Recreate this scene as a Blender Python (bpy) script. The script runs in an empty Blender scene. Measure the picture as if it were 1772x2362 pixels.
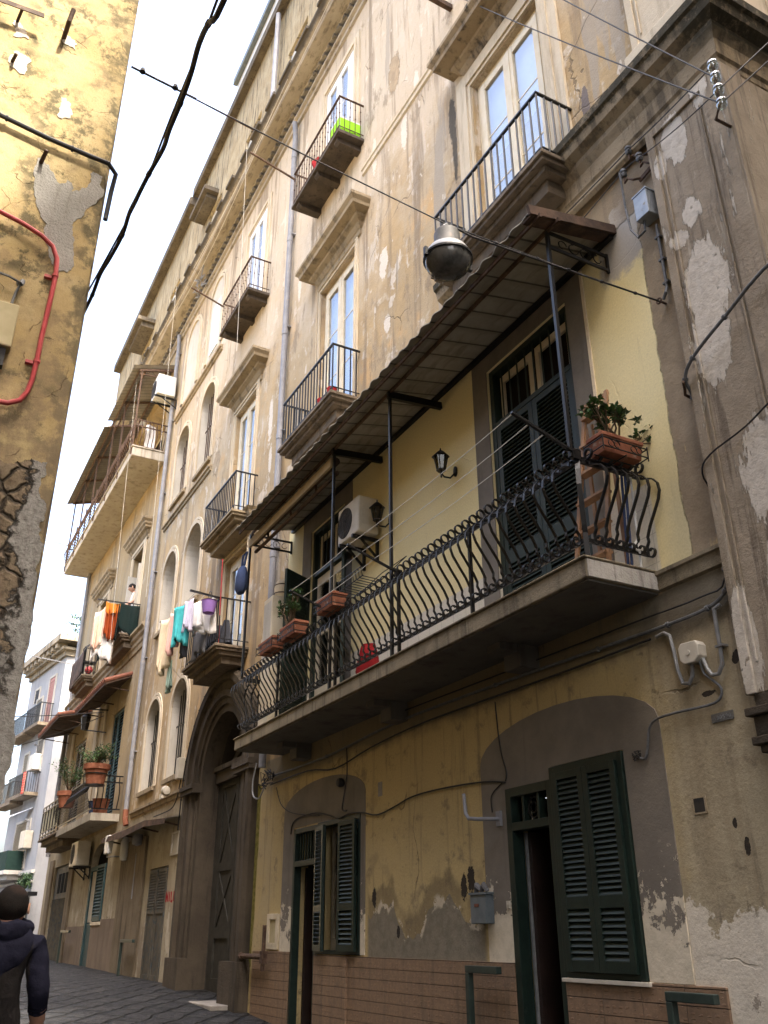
import bpy, bmesh, math, random
from mathutils import Vector, Matrix
R = math.radians
PI = math.pi
scene = bpy.context.scene
COL = scene.collection
rnd = random.Random(7)

# ------------------------------------------------------------------ objects
ORIG = {}
def org(o):
    return ORIG.get(o.name, Vector((0, 0, 0))) if o else Vector((0, 0, 0))

def tag(o, label, cat, group=None, kind=None):
    if label: o['label'] = label
    if cat: o['category'] = cat
    if group: o['group'] = group
    if kind: o['kind'] = kind
    return o

def thing(name, label, cat, loc=(0, 0, 0), group=None):
    o = bpy.data.objects.new(name, None)
    o.empty_display_size = 0.1
    COL.objects.link(o)
    o.location = loc
    ORIG[o.name] = Vector(loc)
    return tag(o, label, cat, group)

def part_empty(name, parent, loc):
    o = bpy.data.objects.new(name, None)
    o.empty_display_size = 0.1
    COL.objects.link(o)
    o.parent = parent
    o.location = Vector(loc) - org(parent)
    ORIG[o.name] = Vector(loc)
    return o

class MB:
    def __init__(s):
        s.v = []; s.f = []; s.m = []; s.cur = 0
    def face(s, pts, m=None):
        i = len(s.v); s.v += [tuple(p) for p in pts]
        s.f.append(tuple(range(i, i + len(pts)))); s.m.append(s.cur if m is None else m)
    def grid(s, rows, closed=False):
        """rows: list of equal length point lists, skinned"""
        n = len(rows[0]); b = len(s.v)
        for r in rows: s.v += [tuple(p) for p in r]
        for i in range(len(rows) - 1):
            for j in range(n if closed else n - 1):
                k = (j + 1) % n
                s.f.append((b + i * n + j, b + i * n + k, b + (i + 1) * n + k, b + (i + 1) * n + j)); s.m.append(s.cur)
    def box(s, x0, x1, y0, y1, z0, z1):
        if x0 > x1: x0, x1 = x1, x0
        if y0 > y1: y0, y1 = y1, y0
        if z0 > z1: z0, z1 = z1, z0
        b = len(s.v)
        s.v += [(x0, y0, z0), (x1, y0, z0), (x1, y1, z0), (x0, y1, z0), (x0, y0, z1), (x1, y0, z1), (x1, y1, z1), (x0, y1, z1)]
        for q in ((0, 3, 2, 1), (4, 5, 6, 7), (0, 1, 5, 4), (1, 2, 6, 5), (2, 3, 7, 6), (3, 0, 4, 7)):
            s.f.append(tuple(b + i for i in q)); s.m.append(s.cur)
    def bar(s, p, q, w, h, up=(0, 0, 1)):
        """box beam from p to q, w sideways, h along up"""
        p = Vector(p); q = Vector(q); d = (q - p).normalized(); up = Vector(up)
        a = d.cross(up)
        if a.length < 1e-4: a = d.cross(Vector((1, 0, 0)))
        a.normalize(); u = a.cross(d).normalized()
        b = len(s.v)
        for c in (p, q):
            for sa, su in ((-1, -1), (1, -1), (1, 1), (-1, 1)):
                s.v.append(tuple(c + a * (sa * w / 2) + u * (su * h / 2)))
        for t in ((0, 1, 2, 3), (7, 6, 5, 4), (0, 4, 5, 1), (1, 5, 6, 2), (2, 6, 7, 3), (3, 7, 4, 0)):
            s.f.append(tuple(b + i for i in t)); s.m.append(s.cur)
    def tube(s, pts, r, n=8, caps=True):
        pts = [Vector(p) for p in pts]
        rr = r if isinstance(r, (list, tuple)) else [r] * len(pts)
        rows = []; ref = None
        for i, p in enumerate(pts):
            a = pts[max(i - 1, 0)]; c = pts[min(i + 1, len(pts) - 1)]
            d = (c - a).normalized()
            if ref is None:
                ref = d.orthogonal().normalized()
            ref = (ref - d * ref.dot(d))
            if ref.length < 1e-5: ref = d.orthogonal()
            ref.normalize(); b = d.cross(ref)
            rows.append([p + (ref * math.cos(t) + b * math.sin(t)) * rr[i] for t in (2 * PI * k / n for k in range(n))])
        s.grid(rows, True)
        if caps:
            s.face(list(reversed(rows[0]))); s.face(rows[-1])
    def lathe(s, c, prof, n=16, axis='z'):
        """prof: (r, h) pairs about the axis through c"""
        c = Vector(c); rows = []
        for r, h in prof:
            row = []
            for k in range(n):
                t = 2 * PI * k / n; a, b = r * math.cos(t), r * math.sin(t)
                row.append(c + Vector({'z': (a, b, h), 'y': (a, h, -b), 'x': (h, a, b)}[axis]))
            rows.append(row)
        s.grid(rows, True)
    def strip(s, pts, wv, th):
        """flat bar: pts path, wv width vector, th thickness"""
        pts = [Vector(p) for p in pts]; wv = Vector(wv); rows = []
        for i, p in enumerate(pts):
            d = (pts[min(i + 1, len(pts) - 1)] - pts[max(i - 1, 0)]).normalized()
            nrm = wv.cross(d).normalized() * (th / 2)
            rows.append([p - wv / 2 - nrm, p + wv / 2 - nrm, p + wv / 2 + nrm, p - wv / 2 + nrm])
        s.grid(rows, True)
        s.face(list(reversed(rows[0]))); s.face(rows[-1])
    def prism(s, poly, y0, y1, back=False):
        """poly in (x,z), extruded in y from y0 (front) to y1"""
        a = sum(poly[i][0] * poly[(i + 1) % len(poly)][1] - poly[(i + 1) % len(poly)][0] * poly[i][1] for i in range(len(poly)))
        if a < 0: poly = poly[::-1]
        s.face([(x, y0, z) for x, z in poly])
        n = len(poly)
        for i in range(n):
            (xa, za), (xb, zb) = poly[i], poly[(i + 1) % n]
            s.face([(xb, y0, zb), (xa, y0, za), (xa, y1, za), (xb, y1, zb)])
        if back: s.face([(x, y1, z) for x, z in poly[::-1]])
    def sweepx(s, prof, x0, x1, ret0=False, ret1=False):
        """moulding profile (y,z) list swept along x, with mitred returns to y=0 side"""
        rows = []
        def row(x, sgn, use):
            return [(x + (sgn * (-y) if use else 0), y, z) for y, z in prof]
        s.grid([row(x0, -1, ret0), row(x1, 1, ret1)])
        for x, sgn, use in ((x0, -1, ret0), (x1, 1, ret1)):
            if use: s.grid([row(x, sgn, True), [(x + sgn * (-y), 0.02, z) for y, z in prof]])
            else: s.face([(x, y, z) for y, z in prof] + [(x, 0.02, prof[-1][1]), (x, 0.02, prof[0][1])])
    def build(s, name, mats, parent=None, smooth=False, bevel=0, o=None):
        me = bpy.data.meshes.new(name)
        off = org(parent)
        me.from_pydata([(x - off.x, y - off.y, z - off.z) for x, y, z in s.v], [], s.f)
        mats = mats if isinstance(mats, (list, tuple)) else [mats]
        for m in mats: me.materials.append(m)
        if len(mats) > 1: me.polygons.foreach_set('material_index', s.m)
        bm = bmesh.new(); bm.from_mesh(me)
        bmesh.ops.remove_doubles(bm, verts=bm.verts, dist=1e-5)
        bmesh.ops.recalc_face_normals(bm, faces=bm.faces)
        bm.to_mesh(me); bm.free()
        if smooth:
            me.polygons.foreach_set('use_smooth', [True] * len(me.polygons))
            me.set_sharp_from_angle(angle=R(40))
        ob = bpy.data.objects.new(name, me)
        COL.objects.link(ob)
        if parent: ob.parent = parent
        ORIG[ob.name] = off.copy() if parent else Vector((0, 0, 0))
        if bevel:
            md = ob.modifiers.new('edge', 'BEVEL'); md.width = bevel; md.segments = 2; md.limit_method = 'ANGLE'; md.angle_limit = R(40)
        return ob

def solo(mb, name, mats, label, cat, group=None, smooth=False, kind=None, bevel=0):
    """a thing that is a single mesh: origin moved to its own place"""
    xs = [p[0] for p in mb.v]; ys = [p[1] for p in mb.v]; zs = [p[2] for p in mb.v]
    c = Vector(((min(xs) + max(xs)) / 2, (min(ys) + max(ys)) / 2, min(zs)))
    mb.v = [(x - c.x, y - c.y, z - c.z) for x, y, z in mb.v]
    o = mb.build(name, mats, None, smooth, bevel); o.location = c; ORIG[o.name] = c
    return tag(o, label, cat, group, kind)

def dup(o, delta, label=None, group=None):
    def cp(x, par):
        c = x.copy(); COL.objects.link(c)
        if par: c.parent = par
        ORIG[c.name] = org(x) + Vector(delta)
        for ch in [k for k in bpy.data.objects if k.parent == x]: cp(ch, c)
        return c
    c = cp(o, o.parent); c.location = o.location + Vector(delta)
    if label: c['label'] = label
    if group: c['group'] = group
    return c

def arc(cx, cz, r, a0, a1, n, rz=None):
    rz = rz or r
    return [(cx + r * math.cos(R(a0 + (a1 - a0) * i / n)), cz + rz * math.sin(R(a0 + (a1 - a0) * i / n))) for i in range(n + 1)]

def rough(poly, amp, it=4, seed=1):
    """fractal outline of a plaster break"""
    r = random.Random(seed); p = list(poly)
    for k in range(it):
        q = []
        for i in range(len(p)):
            a, b = p[i], p[(i + 1) % len(p)]
            dx, dz = b[0] - a[0], b[1] - a[1]; L = math.hypot(dx, dz)
            t = r.uniform(.38, .62); d = r.uniform(-1, 1) * min(amp * 0.55 ** k, L * .32)
            q += [a, (a[0] + dx * t - dz / (L + 1e-6) * d, a[1] + dz * t + dx / (L + 1e-6) * d)]
        p = q
    return p

def blob(cx, cz, rx, rz, seed, n=9, tilt=0):
    r = random.Random(seed); pts = []
    for i in range(n):
        a = 2 * PI * i / n; k = r.uniform(.62, 1.15)
        x, z = rx * k * math.cos(a), rz * k * math.sin(a)
        pts.append((cx + x * math.cos(tilt) - z * math.sin(tilt), cz + x * math.sin(tilt) + z * math.cos(tilt)))
    return rough(pts, min(rx, rz) * .5, 3, seed + 99)

def catenary(p, q, sag, n=16):
    p = Vector(p); q = Vector(q)
    return [p.lerp(q, i / n) - Vector((0, 0, sag * 4 * (i / n) * (1 - i / n))) for i in range(n + 1)]

def smooth_path(pts, k=4):
    P = [Vector(p) for p in pts]; out = []
    for i in range(len(P) - 1):
        a, b, c, d = P[max(i - 1, 0)], P[i], P[i + 1], P[min(i + 2, len(P) - 1)]
        for j in range(k):
            t = j / k; out.append(.5 * ((2 * b) + (c - a) * t + (2 * a - 5 * b + 4 * c - d) * t * t + (3 * b - a - 3 * c + d) * t ** 3))
    return out + [P[-1]]

# ------------------------------------------------------------------ materials
class S:
    """scalar socket with operators"""
    def __init__(s, nt, sock): s.nt = nt; s.k = sock
    def _op(s, op, b, c=None):
        n = s.nt.nodes.new('ShaderNodeMath'); n.operation = op
        for i, v in enumerate((s, b, c)):
            if v is None: continue
            if isinstance(v, S): s.nt.links.new(v.k, n.inputs[i])
            else: n.inputs[i].default_value = v
        return S(s.nt, n.outputs[0])
    def __add__(s, b): return s._op('ADD', b)
    __radd__ = __add__
    def __sub__(s, b): return s._op('SUBTRACT', b)
    def __mul__(s, b): return s._op('MULTIPLY', b)
    __rmul__ = __mul__
    def mx(s, b): return s._op('MAXIMUM', b)
    def mn(s, b): return s._op('MINIMUM', b)
    def inv(s): return (s * -1.0) + 1.0
    def step(s, lo, hi, a=0.0, b=1.0):
        n = s.nt.nodes.new('ShaderNodeMapRange'); n.interpolation_type = 'SMOOTHSTEP'
        s.nt.links.new(s.k, n.inputs['Value'])
        n.inputs['From Min'].default_value = lo; n.inputs['From Max'].default_value = hi
        n.inputs['To Min'].default_value = a; n.inputs['To Max'].default_value = b
        return S(s.nt, n.outputs['Result'])
    def blobs(s, z, n, lst, k=1.5, e=.07):
        """union of rough edged patches (cx, cz, rx, rz) on the x,z plane"""
        m = None
        for cx, cz, rx, rz in lst:
            a = (s - cx) * (1 / rx); b = (z - cz) * (1 / rz); d = (a * a + b * b) * -1.0 + 1.0
            m = d if m is None else m.mx(d)
        return (m.mx(-4.0) + n * k).step(.0, e)
    def band(s, a, b, w): return s.step(a - w, a + w) * s.step(b - w, b + w, 1.0, 0.0)

class MT:
    def __init__(m, name, rough=0.9, spec=0.3, metal=0.0):
        m.mat = bpy.data.materials.new(name); m.mat.use_nodes = True
        m.nt = m.mat.node_tree; m.b = m.nt.nodes['Principled BSDF']
        m.b.inputs['Roughness'].default_value = rough
        m.b.inputs['Specular IOR Level'].default_value = spec
        m.b.inputs['Metallic'].default_value = metal
        g = m.nt.nodes.new('ShaderNodeNewGeometry'); m.pos = g.outputs['Position']
        x = m.nt.nodes.new('ShaderNodeSeparateXYZ'); m.nt.links.new(m.pos, x.inputs[0])
        m.x, m.y, m.z = (S(m.nt, x.outputs[i]) for i in range(3))
        m.height = None
    def vec(m, sc, off=(0, 0, 0)):
        n = m.nt.nodes.new('ShaderNodeMapping'); m.nt.links.new(m.pos, n.inputs['Vector'])
        n.inputs['Scale'].default_value = sc if isinstance(sc, (tuple, list)) else (sc,) * 3
        n.inputs['Location'].default_value = off
        return n.outputs[0]
    def noise(m, sc=1.0, detail=4, rough=.55, off=(0, 0, 0), dist=0.0):
        n = m.nt.nodes.new('ShaderNodeTexNoise'); m.nt.links.new(m.vec(sc, off), n.inputs['Vector'])
        n.inputs['Scale'].default_value = 1.0; n.inputs['Detail'].default_value = detail
        n.inputs['Roughness'].default_value = rough; n.inputs['Distortion'].default_value = dist
        return S(m.nt, n.outputs['Fac'])
    def cracks(m, sc, warp=.25, off=(0, 0, 0)):
        nz = m.nt.nodes.new('ShaderNodeTexNoise'); m.nt.links.new(m.vec(sc * 2.2, off), nz.inputs['Vector'])
        nz.inputs['Scale'].default_value = 1; nz.inputs['Detail'].default_value = 5
        a = m.nt.nodes.new('ShaderNodeVectorMath'); a.operation = 'SCALE'; m.nt.links.new(nz.outputs['Color'], a.inputs[0]); a.inputs['Scale'].default_value = warp * 3
        b = m.nt.nodes.new('ShaderNodeVectorMath'); b.operation = 'ADD'; m.nt.links.new(m.vec(sc, off), b.inputs[0]); m.nt.links.new(a.outputs[0], b.inputs[1])
        v = m.nt.nodes.new('ShaderNodeTexVoronoi'); v.feature = 'DISTANCE_TO_EDGE'; v.inputs['Scale'].default_value = 1
        m.nt.links.new(b.outputs[0], v.inputs['Vector'])
        return S(m.nt, v.outputs['Distance'])
    def mix(m, fac, a, b):
        n = m.nt.nodes.new('ShaderNodeMix'); n.data_type = 'RGBA'; n.clamp_factor = True
        for v, i in ((fac, 0), (a, 6), (b, 7)):
            if isinstance(v, S): m.nt.links.new(v.k, n.inputs[i])
            elif isinstance(v, (int, float)): n.inputs[i].default_value = v
            elif isinstance(v, tuple): n.inputs[i].default_value = (*v, 1)
            else: m.nt.links.new(v, n.inputs[i])
        return n.outputs[2]
    def shade(m, col, fac):
        """multiply colour by scalar"""
        n = m.nt.nodes.new('ShaderNodeVectorMath'); n.operation = 'SCALE'
        m.nt.links.new(col, n.inputs[0])
        if isinstance(fac, S): m.nt.links.new(fac.k, n.inputs['Scale'])
        else: n.inputs['Scale'].default_value = fac
        return n.outputs[0]
    def done(m, col, h=None, hd=.01, rough=None):
        i = m.b.inputs['Base Color']
        if isinstance(col, tuple): i.default_value = (*col, 1)
        else: m.nt.links.new(col, i)
        if h is not None:
            n = m.nt.nodes.new('ShaderNodeBump'); n.inputs['Distance'].default_value = hd; n.inputs['Strength'].default_value = 1
            m.nt.links.new(h.k, n.inputs['Height']); m.nt.links.new(n.outputs[0], m.b.inputs['Normal'])
        if rough is not None: m.nt.links.new(rough.k, m.b.inputs['Roughness'])
        return m.mat

M = {}
def stuffy(name, c1, c2, sc=6.0, rough=.85, spec=.3, metal=0.0, bump=.004, bsc=60, th=None, det=5, c3=None, th3=(.6, .68)):
    """two (or three) tone worn surface"""
    m = MT(name, rough, spec, metal)
    n = m.noise(sc, det, .6); f = n.step(*(th or (.35, .65)))
    col = m.mix(f, c1, c2)
    if c3: col = m.mix(m.noise(sc * 1.7, 6, .65, (3, 7, 1)).step(*th3), col, c3)
    h = m.noise(bsc, 3) if bump else None
    M[name] = m.done(col, h, bump)
    return M[name]

def streaky(name, base, dark, light, sc=1.0, k=.5, bump=.006):
    """stone or render with rain streaks, blotches and grain"""
    m = MT(name, .92, .25)
    a = m.noise(1.1 * sc, 6, .62); s = m.noise((5 * sc, 5 * sc, .5 * sc), 5, .65, (2, 1, 9)); f = m.noise(9 * sc, 6, .7, (5, 5, 5))
    col = m.mix(a.step(.3, .7), base, light)
    col = m.mix(s.step(.48, .72) * k, col, dark)
    col = m.mix(f.step(.55, .75) * .5 * k, col, dark)
    M[name] = m.done(col, m.noise(14 * sc, 6, .7) + m.noise(60, 3) * .3, bump)
    return M[name]

def facade_material():
    m = MT('facade plaster', .92, .25)
    x, z = m.x, m.z
    big = m.noise(.42, 6, .6); mid = m.noise(1.6, 8, .65, (4, 2, 7)); fine = m.noise(7, 6, .7, (1, 8, 3)); grain = m.noise(55, 3, .6)
    st = m.noise((2.6, 2.6, .20), 6, .62, (3, 1, 5)); st2 = m.noise((9, 9, .55), 5, .65, (8, 3, 2))
    nx = m.noise(1.3, 7, .7, (9, 9, 9)) - .5; nz = m.noise(3.1, 7, .7, (2, 6, 4)) - .5
    # old ochre wash of the upper floors
    col = m.mix(big.step(.32, .66), (.40, .295, .165), (.44, .345, .22))
    col = m.mix(mid.step(.45, .62) * .6, col, (.36, .275, .16))
    col = m.mix((m.noise(.8, 7, .65, (7, 7, 2)).step(.55, .66)) * .7, col, (.55, .34, .145))
    # hard edged remains of older washes
    och = m.noise((.75, .75, .42), 9, .68, (5, 5, 9)).step(.495, .525)
    col = m.mix(och * .8, col, m.mix(mid.step(.4, .6), (.44, .31, .155), (.37, .265, .14)))
    col = m.mix(m.noise((1.5, 1.5, .55), 9, .70, (3, 8, 3)).step(.575, .60) * .85, col, (.50, .43, .335))
    pale = (z + nx * 7.0 + big * 3.0).step(11.5, 15.5) * x.step(-24, -17)
    col = m.mix(pale * .75, col, (.54, .47, .375))
    col = m.mix(mid.step(.56, .62) * st.step(.38, .56) * .8, col, (.64, .57, .47))
    col = m.mix(st.step(.52, .62) * .7, col, (.21, .16, .108))
    col = m.mix(m.noise((1.9, 1.9, .8), 9, .74, (4, 9, 1)).step(.555, .63) * .6, col, (.20, .155, .108))
    col = m.mix(m.noise((4.2, 4.2, .28), 6, .65, (6, 2, 2)).step(.60, .66) * mid.step(.4, .5) * .7, col, (.62, .55, .45))
    col = m.mix(st2.step(.56, .74) * .5, col, (.21, .16, .115))
    pn = m.noise(9, 9, .78, (1, 6, 6)) - .5
    rub = x.blobs(z, pn, [(-7.3, 10.25, .26, .42), (-8.9, 14.5, .2, .45), (-17.3, 11.2, .25, .3)], 4.0)
    col = m.mix(rub, col, m.mix(fine.step(.4, .65), (.40, .31, .20), (.30, .23, .15)))
    col = m.mix(x.blobs(z, pn, [(-9.3, 10.8, .13, .3), (-8.6, 12.9, .1, .4), (-8.2, 13.5, .08, .3), (-9.6, 13.3, .08, .4), (-7.5, 9.5, .12, .22), (-9.2, 9.6, .1, .16), (-13.9, 10.5, .1, .5), (-13.8, 9.6, .08, .3), (-17.1, 12.9, .1, .35), (-17.25, 9.6, .09, .3), (-12.7, 12.9, .08, .4), (-13.2, 7.5, .12, .35), (-4.55, 7.74, .17, .15), (-4.36, 7.85, .1, .1), (-6.9, 13.1, .2, .3), (-4.3, 10.9, .12, .4)], 5.0), col, (.64, .57, .47))
    col = m.mix(x.blobs(z, pn, [(-7.27, 11.75, .10, .5), (-7.24, 11.2, .06, .7)], 3.0, .5) * .9, col, (.055, .05, .04))
    col = m.mix(x.blobs(z, pn, [(-4.80, 9.45, .06, .28)], 3.5), col, (.17, .14, .125))
    col = m.mix(m.noise((1.25, 1.25, .11), 7, .66, (9, 1, 3)).step(.585, .61) * z.step(8.5, 9) * .75, col, (.335, .295, .24))
    spots = m.noise((5.5, 5.5, 2.2), 3, .5, (6, 1, 1)).step(.67, .69) * z.step(4.5, 5)
    col = m.mix(spots * .8, col, (.60, .53, .43))
    # left house a little greyer and yellower
    left = x.step(-21.7, -22.1)
    col = m.mix(left * .55, col, m.mix(st.step(.45, .65), (.33, .26, .15), (.255, .205, .128)))
    # stair bay, pale lime rings
    # brown wash beside and above the corner pilaster
    corner = (x + nx * .9).step(-4.85, -4.35) * z.step(3.9, 4.3)
    cb = m.mix(mid.step(.35, .65), (.24, .19, .13), (.36, .29, .20))
    cb = m.mix(m.noise((6, 6, 1.6), 6, .7, (2, 2, 8)).step(.58, .66), cb, (.50, .38, .20))
    col = m.mix(corner * (z + nz).step(9.4, 8.6) , col, cb)
    # darker band under the string course and the upper balcony
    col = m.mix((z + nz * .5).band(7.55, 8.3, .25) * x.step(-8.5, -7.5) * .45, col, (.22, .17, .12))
    # fresh yellow paint behind the long balcony
    ye = (x + nz * .13).step(-4.40, -4.375) .inv() * x.step(-12.66, -12.63) * z.step(4.14, 4.16) * (z + nz * .15).step(7.60, 7.64).inv()
    ycol = m.mix(m.noise(.9, 4, .5, (3, 3, 3)).step(.3, .7), (.80, .68, .36), (.83, .73, .43))
    ycol = m.mix(mid.step(.58, .72) * .3, ycol, (.56, .48, .28))
    ycol = m.mix(st2.step(.60, .74) * .28, ycol, (.46, .39, .23))
    ycol = m.mix(fine.step(.62, .7) * .2, ycol, (.42, .35, .2))
    ycol = m.mix((x + nx * .5).step(-4.75, -4.4) * (z + nx).step(5.3, 4.6) * .6, ycol, (.46, .42, .28))
    ycol = m.mix((x + nz * .4).band(-4.9, -4.35, .05) * (z + nz * .5).step(7.05, 7.15) * .9, ycol, (.40, .37, .34))
    tile = (z.step(4.95, 4.953)).inv() * x.step(-4.72, -4.70).inv()
    jx = m.nt.nodes.new('ShaderNodeTexBrick'); m.nt.links.new(m.pos, jx.inputs['Vector'])
    ycol = m.mix(tile * .9, ycol, (.68, .64, .55))
    gx = (x * 4.0)._op('FRACT', 0).step(.0, .04); gz = (z * 4.0)._op('FRACT', 0).step(.0, .04)
    ycol = m.mix(tile * (gx * gz).inv() * .6, ycol, (.25, .22, .18))
    m.nt.nodes.remove(jx)
    col = m.mix(ye, col, ycol)
    # ground floor
    g = (z + nz * .05).step(4.02, 3.98) 
    gc = m.mix(big.step(.35, .65), (.54, .42, .20), (.47, .37, .19))
    gc = m.mix(mid.step(.56, .68) * .55, gc, (.30, .235, .13))
    grey_r = (x + nx * 1.2).step(-5.4, -4.75)
    gc = m.mix(grey_r * .85, gc, m.mix(st.step(.42, .62), (.41, .355, .25), (.275, .23, .16)))
    gl = x.step(-17.2, -17.6)
    gc = m.mix(gl, gc, m.mix(mid.step(.4, .6), (.42, .37, .27), (.34, .29, .21)))
    gc = m.mix(x.step(-12.6, -12.9) * gl.inv() * mid.step(.4, .55) * .6, gc, (.44, .36, .22))
    gc = m.mix(st2.step(.52, .70) * .6, gc, (.16, .13, .085))
    gc = m.mix(m.noise(2.8, 8, .72, (6, 6, 6)).step(.55, .66) * .65, gc, (.19, .155, .105))
    gc = m.mix(fine.step(.60, .72) * (z + nx * 2).step(2.9, 1.9) * .7, gc, (.14, .115, .085))
    # damp cement below, the paint long gone
    hump = m.noise((1.55, 1.55, .01), 2, .5, (1.1, 0, 0)) * 1.45 + nz * .10 - .14
    cem = (z - hump).step(1.19, 1.20).inv() * x.band(-9.75, -7.42, .04)
    stain = (z - hump - nz * .35).step(1.36, 1.46).inv() * x.band(-9.75, -7.42, .05) * mid.step(.3, .55)
    gc = m.mix(stain * .65, gc, (.16, .125, .075))
    chip = (z - hump).band(1.15, 1.25, .03) * m.noise(5, 5, .65, (4, 4, 4)).step(.53, .56)
    gc = m.mix(cem, gc, m.mix(fine.step(.4, .65), (.25, .22, .165), (.19, .17, .125)))
    gc = m.mix(chip * x.band(-9.75, -7.42, .04), gc, (.60, .53, .40))
    # lime showing in the bottom right corner
    lime = (nz * 1.0 + nx * 1.2 + (z * -.85) + (x * .30)).step(-2.83, -2.80) * x.step(-4.98, -4.93)
    gc = m.mix(lime, gc, m.mix(fine.step(.45, .7), (.70, .64, .53), (.60, .54, .44)))
    gc = m.mix(m.noise(2.4, 8, .7, (5, 1, 3)).step(.58, .60) * (z).step(2.0, 1.4) * x.step(-5, -4.8) * .8, gc, (.24, .20, .155))
    # lime left of the portal and at the doors of the next house
    lw = m.noise((2.5, 2.5, 1.2), 8, .7, (1, 9, 9)).step(.52, .54) * (z + nx * 1.5).step(2.4, 1.9) * gl
    gc = m.mix(lw * .8, gc, (.58, .53, .43))
    lo = (z + nx * 1.2).step(2.0, 1.55) * gl
    gc = m.mix(lo * m.noise(1.1, 6, .6, (8, 8, 1)).step(.42, .56) * .8, gc, (.27, .22, .165))
    gc = m.mix(m.noise(9, 8, .75, (3, 3, 7)).step(.56, .64) * m.noise(1.3, 4, .5, (8, 2, 2)).step(.52, .60) * .7, gc, (.15, .12, .075))
    # rising dirt and the dark band under the balcony slab
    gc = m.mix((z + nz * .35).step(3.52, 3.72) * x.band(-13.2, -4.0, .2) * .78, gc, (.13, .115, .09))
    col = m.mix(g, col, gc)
    hole = x.blobs(z, pn, [(-7.75, 2.0, .06, .11), (-7.62, 2.06, .07, .1), (-9.6, 1.96, .05, .11), (-5.12, 2.84, .05, .05), (-4.40, 2.26, .02, .04), (-4.33, 2.10, .025, .06), (-9.05, 1.62, .035, .06), (-4.15, 3.33, .035, .045), (-4.45, 3.14, .07, .02)], 5.5)
    col = m.mix(hole, col, (.045, .036, .027))
    ck = m.cracks(.55, .14).step(.002, .006).inv() * m.noise(.9, 3, .5, (3, 9, 2)).step(.52, .6)
    col = m.mix(ck * (ye.inv()) * .6, col, (.10, .075, .05))
    col = m.shade(col, grain.step(.2, .8, .90, 1.08))
    h = mid * 1.6 + fine * .35 + grain * .12 + ck * -.6 + nz * .5
    h = h * ye.step(0, 1, 1, .25)
    return m.done(col, h + rub * -1.0 + hole * -1.5, .014)

def corner_material():
    """sunburnt ochre wall of the house on the near left"""
    m = MT('sunburnt ochre plaster', .93, .25)
    y, z = m.y, m.z
    big = m.noise(2.6, 6, .62); mid = m.noise(7.5, 8, .66, (3, 3, 1)); fine = m.noise(30, 6, .7, (1, 2, 2)); grain = m.noise(160, 3)
    col = m.mix(big.step(.35, .62), (.40, .295, .135), (.46, .36, .19))
    col = m.mix(mid.step(.5, .62) * .55, col, (.25, .18, .10))
    col = m.mix(m.noise(4.2, 7, .65, (8, 1, 4)).step(.57, .66) * .75, col, (.44, .345, .19))
    mold = m.noise(6.5, 9, .76, (2, 7, 7)).step(.475, .58) * m.noise(3.0, 3, .5, (4, 4, 0)).step(.40, .54)
    mold = mold.mx((y + (mid - .5) * .35).step(-4.72, -4.60) * mid.step(.42, .56) * .9)
    col = m.mix(mold * .85, col, (.085, .075, .042))
    col = m.mix(m.noise(70, 4, .7, (9, 2, 1)).step(.62, .66) * m.noise(6, 4, .6, (1, 1, 8)).step(.48, .58) * .8, col, (.09, .075, .045))
    low = z.step(4.9, 3.7)
    col = m.mix(low * mid.step(.35, .55) * .7, col, (.22, .165, .10))
    ck = m.cracks(4.2, .16).step(.004, .012).inv() * m.noise(3.5, 3, .5, (7, 2, 5)).step(.53, .6)
    col = m.mix(ck * .6, col, (.12, .08, .045))
    col = m.shade(col, grain.step(.2, .8, .9, 1.08))
    return m.done(col, mid * 1.0 + fine * .5 + ck * -1.0 + grain * .15, .006)

def ruined_material():
    m = MT('ruined wall', .95, .2); y, z = m.y, m.z
    n = m.noise(8, 8, .72); f = m.noise(34, 7, .72, (2, 2, 2)); b_ = m.noise(2.8, 3, .5, (6, 1, 1))
    stone = m.cracks(8.5, .12)
    inner = ((y * -1.0) - 4.72 + (n - .5) * .34 + (b_ - .5) * .42).step(.0, .02)
    lime = m.mix(f.step(.35, .66), (.24, .228, .205), (.36, .345, .315)); lime = m.mix(m.noise(16, 7, .75, (5, 5, 5)).step(.58, .66) * .8, lime, (.10, .088, .07))
    rub = m.mix(n.step(.38, .6), (.185, .14, .09), (.255, .20, .135)); rub = m.mix(f.step(.5, .64) * .7, rub, (.095, .072, .048)); rub = m.mix(stone.step(.03, .09).inv() * .85, rub, (.045, .036, .027))
    edge = ((y * -1.0) - 4.72 + (n - .5) * .34 + (b_ - .5) * .42).band(-.012, .016, .012)
    col = m.mix(inner, lime, rub); col = m.mix(edge * .8, col, (.035, .03, .024))  # dark rim paints the shade along the broken plaster edge
    low = z.step(2.5, 2.3)
    return m.done(col, n * .6 + f * .5 + inner * -1.4 + stone.step(0, .12) * inner * .9, .035)
M['ruined_wall'] = ruined_material()
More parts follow.
